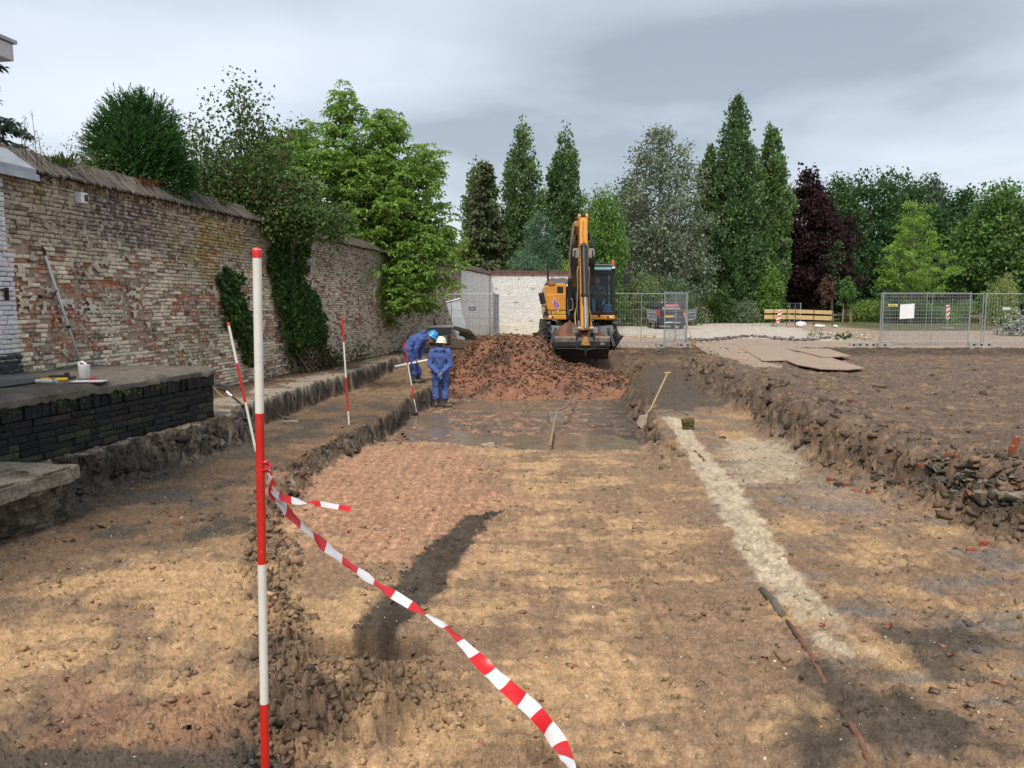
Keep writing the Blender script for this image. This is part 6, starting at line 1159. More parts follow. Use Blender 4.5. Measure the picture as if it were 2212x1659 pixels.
# bent stick over the concrete lump
g0 = G(1188, 966); g1 = G(1240, 872)
rod('crooked_stick', 'crooked pale branch lying over the concrete lump in the wet floor', 'branch', g1 + np.array([.05, .3, .25]), g0 + np.array([0, 0, .02]), .022, M_WOODD, None, [P3(1222, 880, 15.6), P3(1203, 888, 14.8), P3(1197, 915, 14.3)])
def lump(name, label, cat, px, py, size, col, seed, rz=0, m=None, dz=.3, group=None, jit=.12, bev=.02):
    g = G(px, py); z = Z(g[[0]], g[[1]])[0]; r = random.Random(seed); T = MB(); T.box((0, 0, size[2] * .5), size); bm = bmesh.new(); me = bpy.data.meshes.new(name)
    bmesh.ops.create_cube(bm, size=1); bmesh.ops.subdivide_edges(bm, edges=bm.edges[:], cuts=3, use_grid_fill=True)
    for v in bm.verts:
        p = np.array(v.co); k = jit * float(fbm(np.array([p[0] * 2.3 + seed]), np.array([p[1] * 2.3 + p[2] * 1.7]), 3, seed)[0]); q = Vector(p) * (1 + k - bev * 2 * max(0, (np.abs(p) > .45).sum() - 1)); v.co = Vector((q.x * size[0], q.y * size[1], q.z * size[2] + size[2] * (.5 - dz)))
    bm.to_mesh(me); bm.free(); me.materials.append(m or mat(name + '_surface', col, .92, var=(12, .3), bump=[(18, .6, .02)], spec=.2)); o = bpy.data.objects.new(name, me); COL.objects.link(o); o.location = (g[0], g[1], z); o.rotation_euler = (r.uniform(-.12, .12), r.uniform(-.12, .12), rz); tag(o, label, cat, group); return o
lump('concrete_lump', 'square grey concrete lump standing in the wet trench floor', 'concrete', 1200, 914, (.30, .26, .26), (.22, .20, .165), 3, .2, dz=.12)
lump('broken_stone', 'pale broken stone left of the pair on the sand edge', 'stone', 1053, 966, (.20, .12, .09), (.36, .30, .24), 4, .5); lump('broken_stone', 'largest broken stone on the sand edge, with a dark top', 'stone', 1091, 962, (.25, .16, .12), (.27, .22, .17), 5, -.2); lump('broken_stone', 'small brown stone right of the stick on the sand edge', 'stone', 1270, 969, (.14, .12, .08), (.20, .15, .11), 6, .9)
M_TURF = mat('turf', (.10, .085, .03), .95, var=(20, .4), bump=[(25, .8, .02)], spec=.1)
for k, (py, w, lab) in enumerate(((926, .19, 'lowest of the three stacked turf sods by the sand strip'), (917, .185, 'middle one of the three stacked turf sods by the sand strip'), (907, .19, 'topmost of the three stacked turf sods by the sand strip'))):
    o = lump('turf_sod', lab, 'turf sod', 1486, 927, (w, .15, .055), None, 20 + k, .1 * k - .1, M_TURF, 0, 'stacked turf sods'); o.location.z += .055 * k
# bricks lying about, each its own thing
BR = [(1690, 945, 'dark brick lying alone on the sand right of the turf sods', (.13, .075, .055)), (1735, 960, 'grey brown brick leaning on the small pile under the bank', (.12, .09, .075)), (1745, 938, 'dusty pink brick on top of the small pile under the bank', (.36, .17, .11)), (1722, 972, 'black brick end at the foot of the small pile under the bank', (.06, .05, .045)), (1795, 1042, 'dull red brick left end of the scatter under the bank', (.30, .09, .05)), (1812, 1052, 'dark brick second from left in the scatter under the bank', (.10, .07, .055)), (1828, 1050, 'salmon brick half in the centre of the scatter under the bank', (.36, .17, .115)), (1850, 1062, 'pink brick half lowest in the scatter under the bank', (.40, .18, .13)), (1866, 1036, 'flat pink stone above the scatter under the bank', (.42, .24, .18)), (1893, 1050, 'dark cobble right end of the scatter under the bank', (.09, .075, .06)), (1905, 1026, 'brown cobble topmost in the scatter under the bank', (.16, .12, .09)), (1880, 1066, 'orange brick chip near the right end of the scatter', (.38, .13, .065)), (1560, 948, 'lone brown clod like brick on the pale sand', (.14, .09, .06)), (2193, 968, 'upright orange brick standing on the right mud field', (.40, .12, .06)), (2186, 986, 'flat orange brick beside the upright one', (.40, .14, .07)), (2055, 992, 'flat orange brick on top of the rubble bank', (.38, .12, .06)), (1990, 1015, 'orange brick end poking out of the rubble bank', (.42, .14, .06)), (1922, 990, 'red brick bit high on the bank face', (.40, .12, .06)), (2098, 1190, 'small bright red brick bit by the bank foot at right', (.40, .085, .045)), (2128, 1178, 'larger bright red brick bit by the bank foot at right', (.40, .095, .05)), (1838, 870, 'dark red brick far out on the right mud field', (.28, .09, .06)), (1962, 884, 'dull brick in a rut on the right mud field', (.26, .11, .08))]
for k, (px, py, lab, c) in enumerate(BR):
    c = tuple(np.array(c) * .72)
    r_ = random.Random(k); s_ = .66 * r_.uniform(.75, 1.1) * (.8 if 'bit' in lab or 'chip' in lab else 1); up_ = 'upright' in lab
    lump('brick', lab, 'brick', px, py, ((.065, .05, .115) if up_ else (.17 * s_, .10 * s_, .075 * s_)), c, 40 + k, r_.uniform(-1, 1), None, .1, 'loose bricks', .06)
for k, (px, py, s_, lab) in enumerate(((2090, 1035, .17, 'pale broken concrete slab lying on the rubble bank'), (2130, 1048, .15, 'concrete chunk on the rubble bank right of the pale slab'), (2165, 1062, .17, 'flat concrete chunk second from the right edge on the rubble bank'), (2198, 1085, .19, 'large concrete chunk at the right edge of the rubble bank'), (2120, 1075, .12, 'small concrete chunk below the others on the rubble bank'), (2035, 1040, .13, 'dark cobble on the rubble bank left of the pale slab'), (1800, 1000, .12, 'grey stone stuck in the bank face above the brick scatter'))):
    lump('rubble_chunk', lab, 'rubble', px, py, (s_, s_ * .7, s_ * .35), (.19, .165, .13) if k != 5 else (.1, .08, .065), 80 + k, k * .7, None, .45, 'broken concrete on the right bank', .3)
# hammer-headed and thin tools by the slab edge
g0 = G(550, 925); rod('wooden_stick', 'long wooden stick leaning from the dock corner to the ledge', 'stick', P3(458, 835, g0[1] + .9), g0, .02, M_WOODD)
g0 = G(628, 913)
def rake(T, v): mb = MB(); mb.box((.0, 0, .02), (.24, .05, .035), (0, 0, .1)); mb.build('rake_head', M_STEEL, T, bevel=.006); mb = MB(); mb.tube([(0, 0, .02), v * .12], [.022, .014], 8); mb.build('socket', M_BLK, T)
rod('rake', 'black handled rake with a light metal head resting on the ledge', 'rake', P3(520, 840, g0[1] + 1.3), g0, .013, M_BLK, rake)
g0 = G(520, 876)
def pick(T, v): mb = MB(); mb.tube([v + Vector((-.09, -.02, .05)), v, v + Vector((.10, .02, -.06))], [.025, .03, .02], 8); mb.build('tool_head', M_BLK, T); mb = MB(); mb.tube([v * .55, v * .9], .020, 8); mb.build('white_band', M_WHITE, T)
rod('hand_pick', 'small black pick with a white band lying on the slab edge beside the dock', 'pick', P3(486, 843, g0[1] + .1), g0 + np.array([0, 0, .03]), .016, M_BLK, pick)
# white pole leaning on the wall
b_ = W3(WP(154, 790)[0], zt, .16); s, z = WP(90, 552); tpp = W3(s, z, .05)
def hk2(T, v): mb = MB(); mb.tube([v, v + Vector((.0, 0, .06)), v + Vector((-.03, .0, .10))], .018, 8); mb.build('tip', M_IRON, T); mb = MB(); mb.cyl(v * .36, v * .385, .028); mb.build('clip', M_BLK, T)
rod('white_pole', 'thin white pole with a dark tip leaning against the brick wall', 'pole', tpp, b_, .019, mat('white_metal', (.62, .62, .60), .4, var=(6, .06)), hk2)
# rusty pipe pieces in the sand strip
for k, (p0, p1, lab) in enumerate((((1645, 1278), (1690, 1330), 'grey broken pipe end at the head of the cable groove'), ((1700, 1345), (1790, 1490), 'long rusty iron pipe showing in the sand strip'), ((1815, 1540), (1885, 1665), 'rusty pipe emerging at the bottom right edge'), ((1500, 975), (1530, 1005), 'short rusty pipe near the top of the sand strip'))):
    a, b = G(*p0), G(*p1); T = empty('buried_pipe', (a + b) / 2, 0, lab, 'pipe'); mb = MB(); h = Vector((b - a) / 2); mb.tube([-h + Vector((0, 0, .006)), Vector((.012, 0, .010)), h + Vector((0, 0, -.006))], [.012, .017, .010] if k else .026, 10); mb.build('pipe_wall', mat('rust', (.16, .075, .045), .8, var=(12, .4), bump=(30, .5, .01)) if k else M_CONC, T, True)
# ================================================================ FENCES, SIGNS, YARD
M_GALV = mat('galvanised_steel', (.38, .41, .43), .42, .55, var=(8, .15)); M_WIRE = mat('fence_wire', (.30, .33, .35), .5, .4, var=None); M_FOOT = mat('fence_block', (.25, .245, .23), .9, var=(5, .3))
def panel(name, label, pa, pb, h=1.95, z0=.14, lean=0, mids=1, wires=34, rows=6, group='mesh fence panels', tube=.022, wire=.0042):
    pa, pb = np.array(pa, float), np.array(pb, float); L_ = np.linalg.norm((pb - pa)[:2]); T = empty('mesh_fence', (pa[0], pa[1], 0), math.atan2(pb[1] - pa[1], pb[0] - pa[0]), label, 'fence panel', group); T.rotation_euler[0] = lean
    mb = MB(); mb.tube([(0, 0, z0 - .12), (0, 0, h + .05)], tube, 10); mb.tube([(L_, 0, z0 - .12), (L_, 0, h + .05)], tube, 10); mb.tube([(0, 0, h), (L_, 0, h)], tube * .9, 10); mb.tube([(0, 0, z0), (L_, 0, z0)], tube * .8, 10)
    for k in range(mids): x_ = L_ * (k + 1) / (mids + 1); mb.tube([(x_, 0, z0), (x_, 0, h)], tube * .7, 8)
    mb.build('frame', M_GALV, T, sharp=60)
    mb = MB()
    for k in range(1, wires): x_ = L_ * k / wires; mb.tube([(x_, 0, z0), (x_, 0, h)], wire, 4, False)
    for k in range(1, rows): z_ = z0 + (h - z0) * k / rows; mb.tube([(0, .006, z_), (L_, .006, z_)], wire * 1.2, 4, False)
    mb.build('wire_mesh', M_WIRE, T); return T, L_
def signplate(T, x, z, w, h, m, label=None, txt=None, tm=None, ts=.1, name='sign'):
    mb = MB(); mb.span((x - w / 2, -.03, z - h / 2), (x + w / 2, -.024, z + h / 2)); o = mb.build(name, m, T, bevel=.003)
    if txt:
        mb = MB(); n = txt
        for k in range(n): mb.span((x - w * .36 + w * .72 * k / n, -.033, z - h * .2), (x - w * .36 + w * .72 * (k + .65) / n, -.0305, z + h * .2))
        mb.build('lettering', tm, o)
    return o
def foot(px, py, d, w, lab, rz=0, n=3):
    p = P3(px, 658, d); T = empty('fence_block', (p[0], d, 0), rz, lab, 'fence foot', 'fence feet'); mb = MB(); mb.add([(-w / 2, -.11, 0), (w / 2, -.11, 0), (w / 2 - .02, -.09, .13), (-w / 2 + .02, -.09, .13), (-w / 2, .11, 0), (w / 2, .11, 0), (w / 2 - .02, .09, .13), (-w / 2 + .02, .09, .13)], [[0, 1, 2, 3], [5, 4, 7, 6], [3, 2, 6, 7], [1, 5, 6, 2], [4, 0, 3, 7]]); mb.build('block', M_FOOT, T, bevel=.012); mb = MB()
    for k in range(n): x_ = -w / 2 + w * (k + .5) / n; mb.span((x_ - .045, -.113, .02), (x_ + .045, -.08, .085))
    mb.build('grip_holes', M_BLACK, T)
# right fence
D1 = 30.4
PX = lambda px, d: (P3(px, 658, d)[0], d)
T, L_ = panel('fence_panel', 'mesh fence panel at right carrying the white board and a yellow sign', PX(1908, D1), PX(2096, D1), 2.04, .13, wires=34, rows=14, mids=1)
x_ = lambda px: (px - 1908) / (2096 - 1908) * L_
mb = MB(); a, b = x_(1944), x_(1975); zq = lambda py: 1.6 - (py - 658) / FPX * D1
mb.add([(a, -.03, zq(658)), (b, -.03, zq(655.5)), (b, -.03, zq(687)), (a, -.03, zq(689)), (a, -.02, zq(658)), (b, -.02, zq(655.5)), (b, -.02, zq(687)), (a, -.02, zq(689))], [[0, 1, 2, 3], [4, 7, 6, 5], [0, 4, 5, 1], [1, 5, 6, 2], [2, 6, 7, 3], [3, 7, 4, 0]])
o = mb.build('white_board', mat('white_board', (.80, .80, .81), .4, var=(4, .03)), T)
signplate(T, x_(1928.5), zq(659.5), .36, .09, mat('yellow_sign', (.72, .62, .22), .5, var=None), txt=7, tm=M_BLK)
panel('fence_panel', 'mesh fence panel behind the white board panel, reaching further right', PX(1904, D1 + .12), PX(2124, D1 + .12), 2.02, .12, wires=36, rows=6)
T, L_ = panel('fence_panel', 'mesh fence panel cut off by the right edge', PX(2130, D1), PX(2352, D1), 2.02, .12, wires=36, rows=6, mids=1); signplate(T, (2174 - 2130) / 222 * L_, zq(666.5), .33, .13, mat('grey_sign', (.42, .43, .44), .5, var=None), txt=6, tm=M_WHITE)
foot(1867, 749, D1 - .6, 1.02, 'long grey fence foot left of the white board panel', .02, 4); foot(1914, 749, D1 - .75, .52, 'short grey fence foot under the white board panel', -.05, 1); foot(2122, 749, D1 - .5, .9, 'dark grey fence foot between the two right panels', .05, 3)
# panels around the excavator
T, L_ = panel('fence_panel', 'mesh fence panel on the left before the whitewashed bay', PX(884, 30.2), PX(1066, 30.2), 2.0, .12, wires=36, rows=6); signplate(T, (1020 - 884) / 182 * L_, 1.6 - (667 - 658) / FPX * 30, .27, .13, mat('dark_sign', (.06, .065, .07), .5, var=None), txt=5, tm=M_WHITE)
a = P3(1066, 658, 30.2); panel('fence_panel', 'mesh fence panel seen almost edge on at the end of the left panel', (a[0] + .03, 30.15), (a[0] + .14, 33.4), 2.02, .1, wires=34, rows=6)
panel('fence_panel', 'mesh fence panel right behind the excavator cab', PX(1280, 29.6), PX(1485, 31.6), 2.03, .12, wires=36, rows=6)
T, L_ = panel('fence_panel', 'mesh fence panel tilted open beside the broom, with a small sign', (P3(1482, 658, 31.2)[0], 31.2), (P3(1436, 658, 28.6)[0], 28.6), 2.05, .16, wires=34, rows=8, mids=1)
signplate(T, 1.4, 1.15, .34, .2, mat('pale_sign', (.4, .42, .44), .5, var=None), txt=5, tm=M_WHITE)
foot(1479, 748, 29.6, .5, 'grey fence foot under the tilted panel beside the broom', .1, 2); foot(1429, 748, 29.4, .42, 'pale stone block under the mesh panel right of the excavator', 0, 1)
# broom
g0 = P3(1497, 744, 29.3)
def broomh(T, v): mb = MB(); mb.box((.0, 0, -.03), (.2, .1, .07), (0, .35, 0)); mb.build('broom_head', mat('broom_wood', (.30, .15, .08), .8, var=(9, .3)), T, bevel=.015); mb = MB(); mb.box((.03, 0, -.085), (.2, .09, .06), (0, .35, 0)); mb.build('bristles', mat('bristles', (.16, .07, .04), .95, var=(30, .5)), T)
rod('broom', 'long broom leaning against the tilted fence panel', 'broom', P3(1478, 676, 29.9), (g0[0], 29.3, .12), .016, M_WOOD, broomh)
# steel plates on the ground
M_PLATE = mat('rusty_plate', (.34, .245, .175), .7, .15, var=(2.5, .12), var2=(14, .1), bump=(30, .2, .01), dirt=((.24, .15, .10), 3, .55, .7, .5))
PLT = [([(1496, 742), (1560, 742), (1660, 757), (1645, 781), (1540, 771)], .03, 'wide flat steel plate nearest the broom'), ([(1535, 769), (1608, 774), (1690, 789), (1690, 793), (1620, 792)], .02, 'muddy steel plate half buried nearest the trench'), ([(1592, 745), (1700, 749), (1760, 757), (1728, 777), (1648, 779)], .06, 'steel plate in the middle of the group'), ([(1700, 776), (1740, 752), (1800, 774), (1868, 795), (1832, 798), (1770, 796), (1720, 787)], .09, 'curved steel plate lifted at its near right corner'), ([(1695, 749), (1790, 753), (1838, 769), (1776, 771), (1735, 760)], .12, 'rearmost steel plate with a lifted front edge')]
for k, (poly, h, lab) in enumerate(PLT):
    pts = [PZ(px, py, .02 + h) for px, py in poly]; c = np.mean(pts, 0); T = empty('steel_plate', (c[0], c[1], 0), 0, lab, 'steel plate', 'rusty road plates on the mud'); mb = MB(); n = len(pts)
    vs = [(p[0] - c[0], p[1] - c[1], .02 + h * (.6 if i in (0,) else 1) - .0) for i, p in enumerate(pts)]; vs += [(a, b, z - .022) for a, b, z in vs]; mb.add(vs, [list(range(n)), [n + i for i in range(n)][::-1]] + [[i, n + i, n + (i + 1) % n, (i + 1) % n] for i in range(n)]); mb.build('plate_sheet', M_PLATE, T)
# leaning concrete panel, zinc sheet, pallets and planks at the left corner
T = empty('concrete_slab', (*PX(905, 30.9), 0), 0, 'large concrete panel leaning with a sloping edge behind the left fence panel', 'concrete panel'); sc = 30.9 / FPX; pf = [(-1.0, -.05), (1.05, -.05), (1.0, .25), (.2, 2.0), (-.5, 2.2), (-1.0, 2.1)]
mb = MB(); mb.prism([(a * .8, b * .88) for a, b in pf], .16, Matrix(((1, 0, 0, 0), (0, .12, 1, 0), (0, 1, 0, 0), (0, 0, 0, 1)))); mb.build('slab', mat('panel_concrete', (.17, .16, .125), .9, var=(3, .3), dirt=((.09, .085, .05), 2, .5, .65, .7)), T, bevel=.01); mb = MB(); mb.box((.58, -.04, .95), (.10, .1, 2.15), (0, R(-25), 0)); mb.build('edge_rib', mat('dark_concrete', (.10, .095, .085), .9), T)
T = empty('zinc_sheet', (*PX(990, 31.6), 0), 0, 'pale zinc sheet leaning against the wall corner behind the left fence', 'metal sheet'); mb = MB(); mb.add([(-.5, 0, 1.7), (.08, .05, 1.85), (.55, -.35, .0), (.05, -.4, -.02), (-.48, .02, 1.68), (.1, .07, 1.83), (.57, -.33, .0), (.07, -.38, -.02)], [[0, 1, 2, 3], [7, 6, 5, 4], [0, 4, 5, 1], [1, 5, 6, 2], [2, 6, 7, 3], [3, 7, 4, 0]]); mb.build('sheet', mat('zinc_pale', (.42, .45, .48), .45, .3, var=(3, .2)), T)
mb = MB(); mb.tube([(.08, .02, 1.83), (.55, -.38, .0)], .02, 6); mb.tube([(-.5, -.03, 1.7), (.08, .02, 1.85)], .018, 6); mb.build('folded_edge', M_GALV, T)
M_PAL = mat('pallet_wood', (.36, .25, .15), .85, var=(8, .3))
def pallet(px, d, z, rx, ry, rz, lab):
    T = empty('pallet', (*PX(px, d), z), rz, lab, 'pallet', 'wooden pallets'); T.rotation_euler = (rx, ry, rz)
    for k in range(5): mb = MB(); mb.span((-.5, -.4 + .17 * k, .1), (.5, -.28 + .17 * k, .125)); mb.build('board', M_PAL, T)
    for x_ in (-.45, 0, .45): mb = MB(); mb.span((x_ - .045, -.4, 0), (x_ + .045, .4, .098)); mb.build('bearer', M_WOODD, T)
pallet(1008, 29.6, .35, R(12), R(33), R(60), 'wooden pallet tilted against the junk behind the left fence'); pallet(1003, 28.6, .0, R(25), R(4), R(-14), 'wooden pallet lying low before the tilted one')
for k, (p0, p1, w, lab, m) in enumerate((((955, 729), (1045, 726), .22, 'grey stone kerb lying behind the standing person', M_CONC), ((930, 742), (1040, 735), .25, 'long pale slab lying nearest the standing person', M_CONC), ((985, 737), (1060, 729), .1, 'light board lying on the stone kerb', M_PAL))):
    a, b = PZ(*p0, .08), PZ(*p1, .08); T = empty('kerb_slab', ((a + b) / 2)[:2].tolist() + [0], math.atan2(b[1] - a[1], b[0] - a[0]), lab, 'slab'); L_ = np.linalg.norm(b - a); mb = MB(); mb.span((-L_ / 2, -w, -.05), (L_ / 2, w, .12)); mb.build('slab_body', m, T, bevel=.03)
T = empty('wash_trough', (*PX(950, 30.4), .55), R(8), 'white trough propped up beside the concrete panel', 'trough'); mb = MB(); mb.add([(-.45, -.25, .2), (.5, -.25, .2), (.5, .25, .2), (-.45, .25, .2), (-.35, -.15, -.15), (.4, -.15, -.15), (.4, .15, -.15), (-.35, .15, -.15)], [[0, 1, 5, 4], [1, 2, 6, 5], [2, 3, 7, 6], [3, 0, 4, 7], [4, 5, 6, 7]]); mb.build('basin', mat('grey_basin', (.28, .30, .29), .5), T); mb = MB(); mb.span((-.5, -.3, .15), (.55, -.27, .23)); mb.span((-.5, .27, .15), (.55, .3, .23)); mb.build('rim', M_WHITE, T, bevel=.02)
mb = MB(); mb.span((-.35, -.15, -.6), (-.25, .15, -.15)); mb.span((.3, -.15, -.6), (.4, .15, -.15)); mb.build('trestle', M_WOODD, T)
# ---- van with open rear doors
VY = 50.5; vx = P3(1451, 658, VY)[0]; T = empty('van', (vx, VY, 0), 0, 'black van seen from behind with both rear doors swung open', 'van'); M_VB = mat('van_black', (.022, .023, .026), .3, var=(4, .2), coat=.3)
mb = MB(); mb.prism([(-.92, .35), (.92, .35), (.94, .9), (.86, 1.5), (.66, 1.78), (-.66, 1.78), (-.86, 1.5), (-.94, .9)], 4.2, Matrix(((1, 0, 0, 0), (0, 0, 1, .02), (0, 1, 0, 0), (0, 0, 0, 1)))); bd = mb.build('body', M_VB, T, bevel=.06)
mb = MB(); mb.span((-.80, -.10, .3), (.80, .1, .55)); mb.build('rear_bumper', M_BLK, T, bevel=.04)
mb = MB(); mb.span((-.66, -.0, 1.12), (.66, .03, 1.55)); mb.build('rear_opening', mat('van_interior', (.05, .052, .055), .8), T)
for sx in (-1, 1):
    mb = MB(); mb.span((sx * .84 - .07, -.03, .85), (sx * .84 + .07, .06, 1.22)); mb.build('tail_light', mat('tail_red', (.62, .02, .015), .25, var=None), T, bevel=.015)
    mb = MB(); mb.add([(sx * .96, -.02, 1.25), (sx * 1.62, -.06, 1.32), (sx * 1.60, -.06, .75), (sx * 1.45, -.05, .50), (sx * .96, -.02, .45), (sx * .96, .06, 1.25), (sx * 1.62, .02, 1.32), (sx * 1.60, .02, .75), (sx * 1.45, .03, .50), (sx * .96, .06, .45)], [[0, 1, 2, 3, 4], [5, 6, 7, 8, 9], [0, 1, 6, 5], [1, 2, 7, 6], [2, 3, 8, 7], [3, 4, 9, 8]]); dr = mb.build('rear_door', mat('door_lining', (.13, .14, .155), .6, var=(4, .1)), T, bevel=.02)
    mb = MB(); mb.tube([(sx * 1.02, -.07, 1.02), (sx * 1.5, -.1, 1.08), (sx * 1.52, -.1, .82), (sx * 1.4, -.1, .62), (sx * 1.02, -.07, .58)], .03, 6); mb.tube([(sx * 1.02, -.07, .85), (sx * 1.5, -.1, .88)], .025, 6); mb.build('door_ribs', mat('door_rib', (.24, .25, .27), .5, var=None), dr)
    for yy in (.75, 3.4):
        mb = MB(); mb.cyl((sx * .70, yy, .33), (sx * .92, yy, .33), .33, n=24); mb.build('wheel', M_TYRE, T, sharp=40)
mb = MB(); mb.span((-.42, -.12, .78), (.12, -.09, .90)); o = mb.build('number_plate', mat('plate_y', (.75, .45, .02), .4, var=None), T)
mb = MB(); mb.span((-.45, -.05, 1.45), (.45, -.01, 1.62)); o = mb.build('red_sign', mat('sign_red', (.62, .10, .12), .4, var=None), T, bevel=.01); mb = MB()
for k in range(9): mb.span((-.38 + .085 * k, -.055, 1.50), (-.33 + .085 * k, -.052, 1.58))
mb.build('lettering', M_WHITE, o); mb = MB(); mb.span((-.6, -.06, 1.28), (.5, -.02, 1.42)); mb.build('cargo', mat('grey_cargo', (.3, .31, .33), .6), T); mb = MB(); mb.tube([(-.5, -.15, .42), (0, -.2, .45), (.55, -.15, .42)], .05, 8); mb.build('tow_step', M_GALV, T)
# ---- chevron boards
def chevron(px, py0, py1, d, lab, tilt=0, rz=0):
    x = P3(px, 658, d)[0]; s = d / FPX; z0 = max(1.6 - (py1 - 658) * s, .05); z1 = 1.6 - (py0 - 658) * s; w = .25 * (d / 60) ** 0; T = empty('chevron_board', (x, d, 0), rz, lab, 'warning board', 'red and white warning boards'); T.rotation_euler[1] = tilt
    mb = MB(); mb.span((-w / 2, 0, z0), (w / 2, .04, z1)); b = mb.build('board', M_WHITE, T, bevel=.01); mb = MB(); H = z1 - z0; mr = mat('reflective_red', (.62, .02, .02), .35, var=None)
    for k in range(3):
        a = z0 + H * (.04 + .34 * k); q = .15 * H; c0, c1 = a, a + .16 * H; mb.add([(-w / 2 + .01, -.004, max(c0 - .02 * H, z0)), (w / 2 - .01, -.004, min(c0 + q, z1)), (w / 2 - .01, -.004, min(c1 + q, z1)), (-w / 2 + .01, -.004, min(c1 - .02 * H, z1))], [[0, 1, 2, 3]])
    mb.build('red_stripes', mr, b); mb = MB(); mb.cyl((0, .02, 0), (0, .02, z0), .025); mb.cyl((0, .02, z1), (0, .02, z1 + .09), .03); mb.build('post', M_GALV, T); mb = MB(); mb.span((-.38, -.2, .0), (.38, .2, .10)); mb.build('foot', M_FOOT, T, bevel=.02)
chevron(1679, 669, 697, 56, 'tilted red and white warning board at the left end of the plank barrier', .22); chevron(2049, 659, 689, 51, 'upright red and white warning board seen through the fence panel')
# ---- plank barrier
T = empty('plank_barrier', (*PX(1680, 57), 0), 0, 'yellow plank barrier of two rails on iron stakes', 'barrier'); sc = 57 / FPX; M_PLK = mat('new_plank', (.52, .36, .17), .75, var=(6, .2))
zz = lambda py: 1.6 - (py - 658) * sc
for (y0, y1) in (((668, 676), (671, 679)), ((680, 689), (683, 692))):
    for (a, b, ya, yb) in ((-28, 28, y0, y0), (26, 120, y0, y1)): mb = MB(); yoff = -.04 if a > 0 else 0; mb.add([(a * sc, yoff, zz(ya[0])), (b * sc, yoff + .02, zz(yb[0])), (b * sc, yoff + .02, zz(yb[1])), (a * sc, yoff, zz(ya[1])), (a * sc, yoff + .035, zz(ya[0])), (b * sc, yoff + .055, zz(yb[0])), (b * sc, yoff + .055, zz(yb[1])), (a * sc, yoff + .035, zz(ya[1]))], [[0, 1, 2, 3], [7, 6, 5, 4], [0, 4, 5, 1], [1, 5, 6, 2], [2, 6, 7, 3], [3, 7, 4, 0]]); mb.build('plank', M_PLK, T)
for a in (-8, 20, 38, 78, 118): mb = MB(); mb.cyl((a * sc, -.07, -.1), (a * sc, -.07, zz(667)), .025, n=8); mb.build('stake', M_IRON, T)
for (px, py, w, h, lab) in ((1732, 695, .75, .42, 'white plastic sack standing before the plank barrier'), (1772, 697, .8, .2, 'low white heap of plastic right of the white sack'), (1806, 698, .25, .16, 'small white bag at the right end of the plank barrier')):
    p = PX(px, 54.5); o = MB(); T = empty('white_sack', (*p, 0), .1, lab, 'sack'); o.ell((0, 0, h * .45), (w * .5, .3, h * .55), 16, 10); q = o.build('sack_body', M_WHITE, T, True); d_ = q.modifiers.new('crumple', 'DISPLACE'); t_ = bpy.data.textures.new('crumple', 'CLOUDS'); t_.noise_scale = .2; d_.texture = t_; d_.strength = .12
# ---- red hut with a small roof, dark fence beyond
HYd = 72; hx = P3(1652, 658, HYd)[0]; sc = HYd / FPX; T = empty('red_hut', (hx, HYd, 0), 0, 'small red hut with a dark pointed roof between the trees', 'hut')
mb = MB(); mb.span((-.75, 0, 0), (.55, 1.4, 2.2)); mb.build('wall', mat('hut_red', (.28, .012, .014), .6, var=(4, .15)), T)
mb = MB(); mb.add([(-.95, -.2, 2.2), (.8, -.2, 2.2), (.8, 1.6, 2.2), (-.95, 1.6, 2.2), (-.1, .7, 2.75)], [[0, 1, 4], [1, 2, 4], [2, 3, 4], [3, 0, 4], [3, 2, 1, 0]]); mb.build('roof', mat('hut_roof', (.05, .05, .06), .7), T)
for z_ in range(6): mb = MB(); mb.span((.46, -.02, .1 + .36 * z_), (.58, 0, .28 + .36 * z_)); mb.build('corner_block', M_WHITE, T)
hx = P3(1612, 658, 70)[0]; T = empty('white_awning_hut', (hx, 70, 0), 0, 'kiosk with a small white canopy left of the red hut', 'kiosk'); mb = MB(); mb.add([(-.6, -.5, 2.35), (.6, -.5, 2.35), (.75, .6, 2.65), (-.75, .6, 2.65), (-.6, -.5, 2.2), (.6, -.5, 2.2), (.75, .6, 2.6), (-.75, .6, 2.6)], [[0, 1, 2, 3], [7, 6, 5, 4], [0, 4, 5, 1], [1, 5, 6, 2], [3, 7, 4, 0]]); mb.build('canopy', M_WHITE, T); mb = MB(); mb.span((-.5, .0, 0), (.5, 1, 2.2)); mb.build('wall', mat('kiosk_wall', (.12, .03, .03), .7), T)
M_DKF = mat('dark_fence_wire', (.05, .065, .08), .5, .3, var=None)
for k, (a, b, lab) in enumerate((((1664, 72), (1706, 73), 'dark mesh fence panel behind the plank barrier, left of two'), ((1707, 73), (1730, 63), 'dark mesh fence panel behind the plank barrier, angled towards the yard'))):
    pa, pb_ = PX(*a), PX(*b); L_ = math.hypot(pb_[0] - pa[0], pb_[1] - pa[1]); T = empty('dark_fence', (*pa, 0), math.atan2(pb_[1] - pa[1], pb_[0] - pa[0]), lab, 'fence', 'dark fence panels'); mb = MB(); mb.tube([(0, 0, 0), (0, 0, 1.75)], .035, 6); mb.tube([(L_, 0, 0), (L_, 0, 1.75)], .035, 6); mb.tube([(0, 0, 1.7), (L_, 0, 1.7)], .03, 6); mb.tube([(L_ * .5, 0, 0), (L_ * .5, 0, 1.7)], .03, 6); mb.build('frame', M_GALV, T); mb = MB()
    for q in range(1, 30): mb.tube([(L_ * q / 30, 0, .1), (L_ * q / 30, 0, 1.7)], .008, 4, False)
    mb.build('wire_mesh', M_DKF, T)
